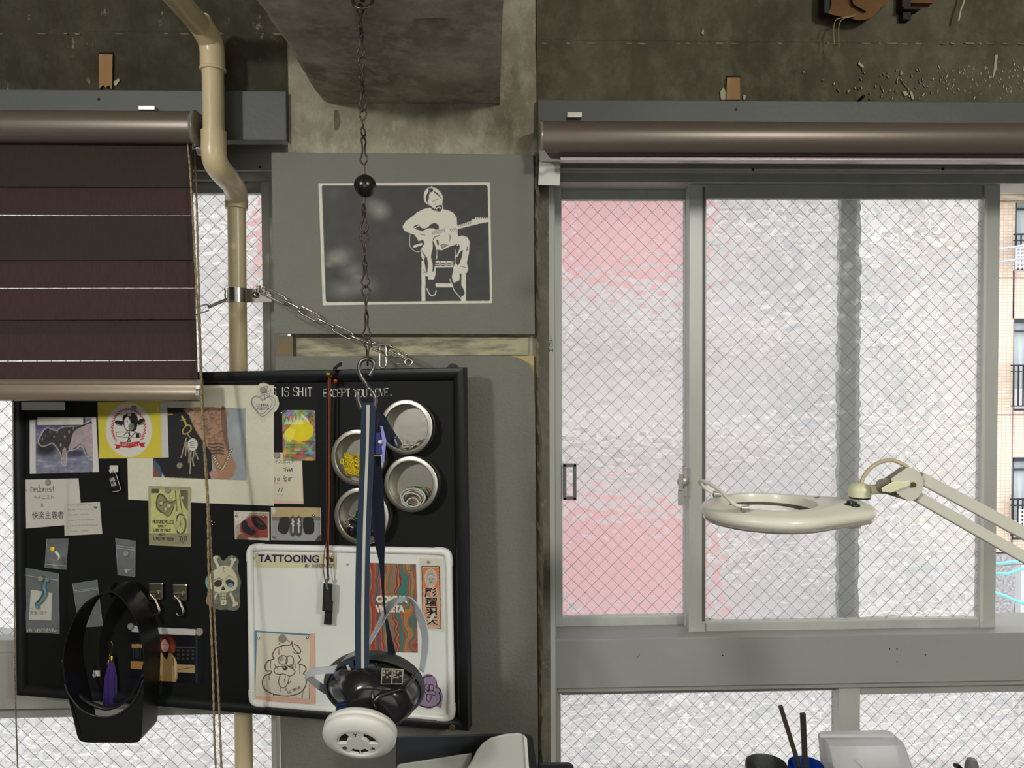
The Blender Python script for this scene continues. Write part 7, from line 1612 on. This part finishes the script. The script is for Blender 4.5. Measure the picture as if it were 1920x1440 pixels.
obj('cheek_ridge', *tube([P(p.x, p.y, p.z) for p in catmull([(700, 1316, .880), (716, 1303, .882), (738, 1296, .886), (756, 1290, .892), (774, 1272, .915), (780, 1262, .93)], 5)], .0032, 8), shell, mk_, smooth=True)
nb_ = mat('deep blue mask clip', (18, 40, 74), .3)
v, f = prism([(632, 1318), (655, 1311), (664, 1330), (660, 1345), (626, 1345)], pln(.905), 0, .014); obj('side_clip', v, f, nb_, mk_, bevel=.0015)
g = G()
for k in range(5): g.add(*tube([P(632-k*.8, 1319+k*5.4, .8895), P(656+k*1.2, 1312.5+k*5.2, .8895)], .0009, 6))
g.out('clip_ribs', nb_, mk_)
v, f = prism([(742, 1353), (757, 1336), (760, 1344), (752, 1356), (741, 1362)], pln(.93), 0, .014); obj('side_clip', v, f, nb_, mk_, bevel=.0015)
# approval label
cv = CV(710, 1248, 760, 1290, 5, (176, 172, 150)); cv.T(560, 1110, 4.364)
for q in ([(686, 634), (762, 636), (757, 750), (680, 750)], [(772, 636), (850, 638), (843, 748), (766, 750)]): cv.poly(q, (34, 32, 30))
def vtxt(s, x, y, cw, ch): cv.text(s, x, y, cw, ch, 3.2, (190, 186, 166), math.pi/2, .02, .3)
for x0 in (756, 842):
    vtxt('C(24)H', x0-0, 642, 9, 15); vtxt('TM652N', x0-24, 642, 10, 15); vtxt('DR RL3' if x0 < 800 else 'DR RL1', x0-50, 642, 9, 15)
sl2 = lambda px, py, lift=0: P(px, py, .893-(py-1268)*.0009+(px-735)*.0001-lift)
lb_ = sheet('approval_label', [(716, 1253.5), (756.5, 1255), (754, 1283), (714, 1283)], cv, 0, mk_, None, .6, .0010, yf=lambda a, b: .8915-(b-1268)*.0007+(a-735)*.0001)
# filter
fc = P(674, 1380, .885); fn = Vector((-.06, -.82, -.545)).normalized(); fu = fn.cross(Vector((0, 0, 1))).normalized()*-1; fw_ = fu.cross(fn)*1
if fw_.z < 0: fw_ = -fw_
fwh = mat('white filter plastic', (222, 222, 216), .38, spec=.45); fdk = mat('dark filter mesh', (70, 56, 50), .7, nz=(160, (40, 32, 30)))
obj('filter_cover', *lathe([(.030, -.014), (.041, -.0125), (.0440, -.010), (.0445, -.006), (.0428, -.0045), (.0428, -.003), (.0445, -.001), (.0440, .0025), (.0420, .0055), (.037, .0082), (.031, .0100), (.0262, .0107), (.0252, .0102), (.0248, .0060)], fc, fn, 64, cap=False), fwh, mk_, smooth=True, auto=50)
obj('filter_neck', *lathe([(.030, -.030), (.031, -.016)], fc, fn, 32), shell, mk_, smooth=True, auto=40)
obj('filter_mesh', *lathe([(.0252, .0062), (.0001, .0062)], fc, fn, 40), fdk, mk_)
obj('grill_hub', *lathe([(.0135, .006), (.0135, .0092), (.0130, .0098), (.0001, .0100)], fc, fn, 40), fwh, mk_, smooth=True, auto=40)
def fp(r, a, h): return fc+fu*(r*math.cos(a))+fw_*(r*math.sin(a))+fn*h
for a0, ch_ in ((90, 'T'), (-28, 'A'), (208, '8')):
    n = 8; v = []; 
    for h in (.006, .0098):
        for rr in (.0115, .0250):
            for k in range(n+1): v.append(fp(rr, math.radians(a0-27+54*k/n), h))
    m_ = n+1; f = [(2*m_+k, 2*m_+k+1, 3*m_+k+1, 3*m_+k) for k in range(n)]+[(0, 2*m_, 3*m_, m_), (n, m_+n, 3*m_+n, 2*m_+n)]+[(m_+k, m_+k+1, 3*m_+k+1, 3*m_+k) for k in range(n)]
    obj('grill_tab', v, f, fwh, mk_)
    a = math.radians(a0); g = G(); rc_ = .0195; FT = {'T': FONT['T'], 'A': FONT['A'], '8': '10300132334536160513031110'}
    st_ = FONT[ch_] if ch_ in FONT else '1030414233130201 13334445361605 04 13'
    st_ = st_ if ch_ != '8' else '103041423313020110 133344453616050413'
    for st in st_.split():
        pts = []
        for i in range(0, len(st)-1, 2):
            x, y = (int(st[i])/4-.5)*.0046, (.5-int(st[i+1])/6)*.0048
            # letters stand radially, as moulded on each tab
            q = fp(rc_, a, .0103)+(fu*math.cos(a-math.pi/2)+fw_*math.sin(a-math.pi/2))*x+(fu*math.cos(a)+fw_*math.sin(a))*y; pts.append(q)
        g.add(*tube(pts, .00045, 5))
    g.out('letter', mat('black marker ink', (26, 24, 24), .5), mk_)
obj('grill_spoke', *tube([fp(.013, -1.57, .0085), fp(.025, -1.57, .0085)], .0009, 6), fwh, mk_)
for a0 in (31, 149, 238, 302): obj('grill_arc', *tube([fp(.0238, math.radians(a0-26+52*k/8), .0078) for k in range(9)], .0011, 6), fwh, mk_, smooth=True)
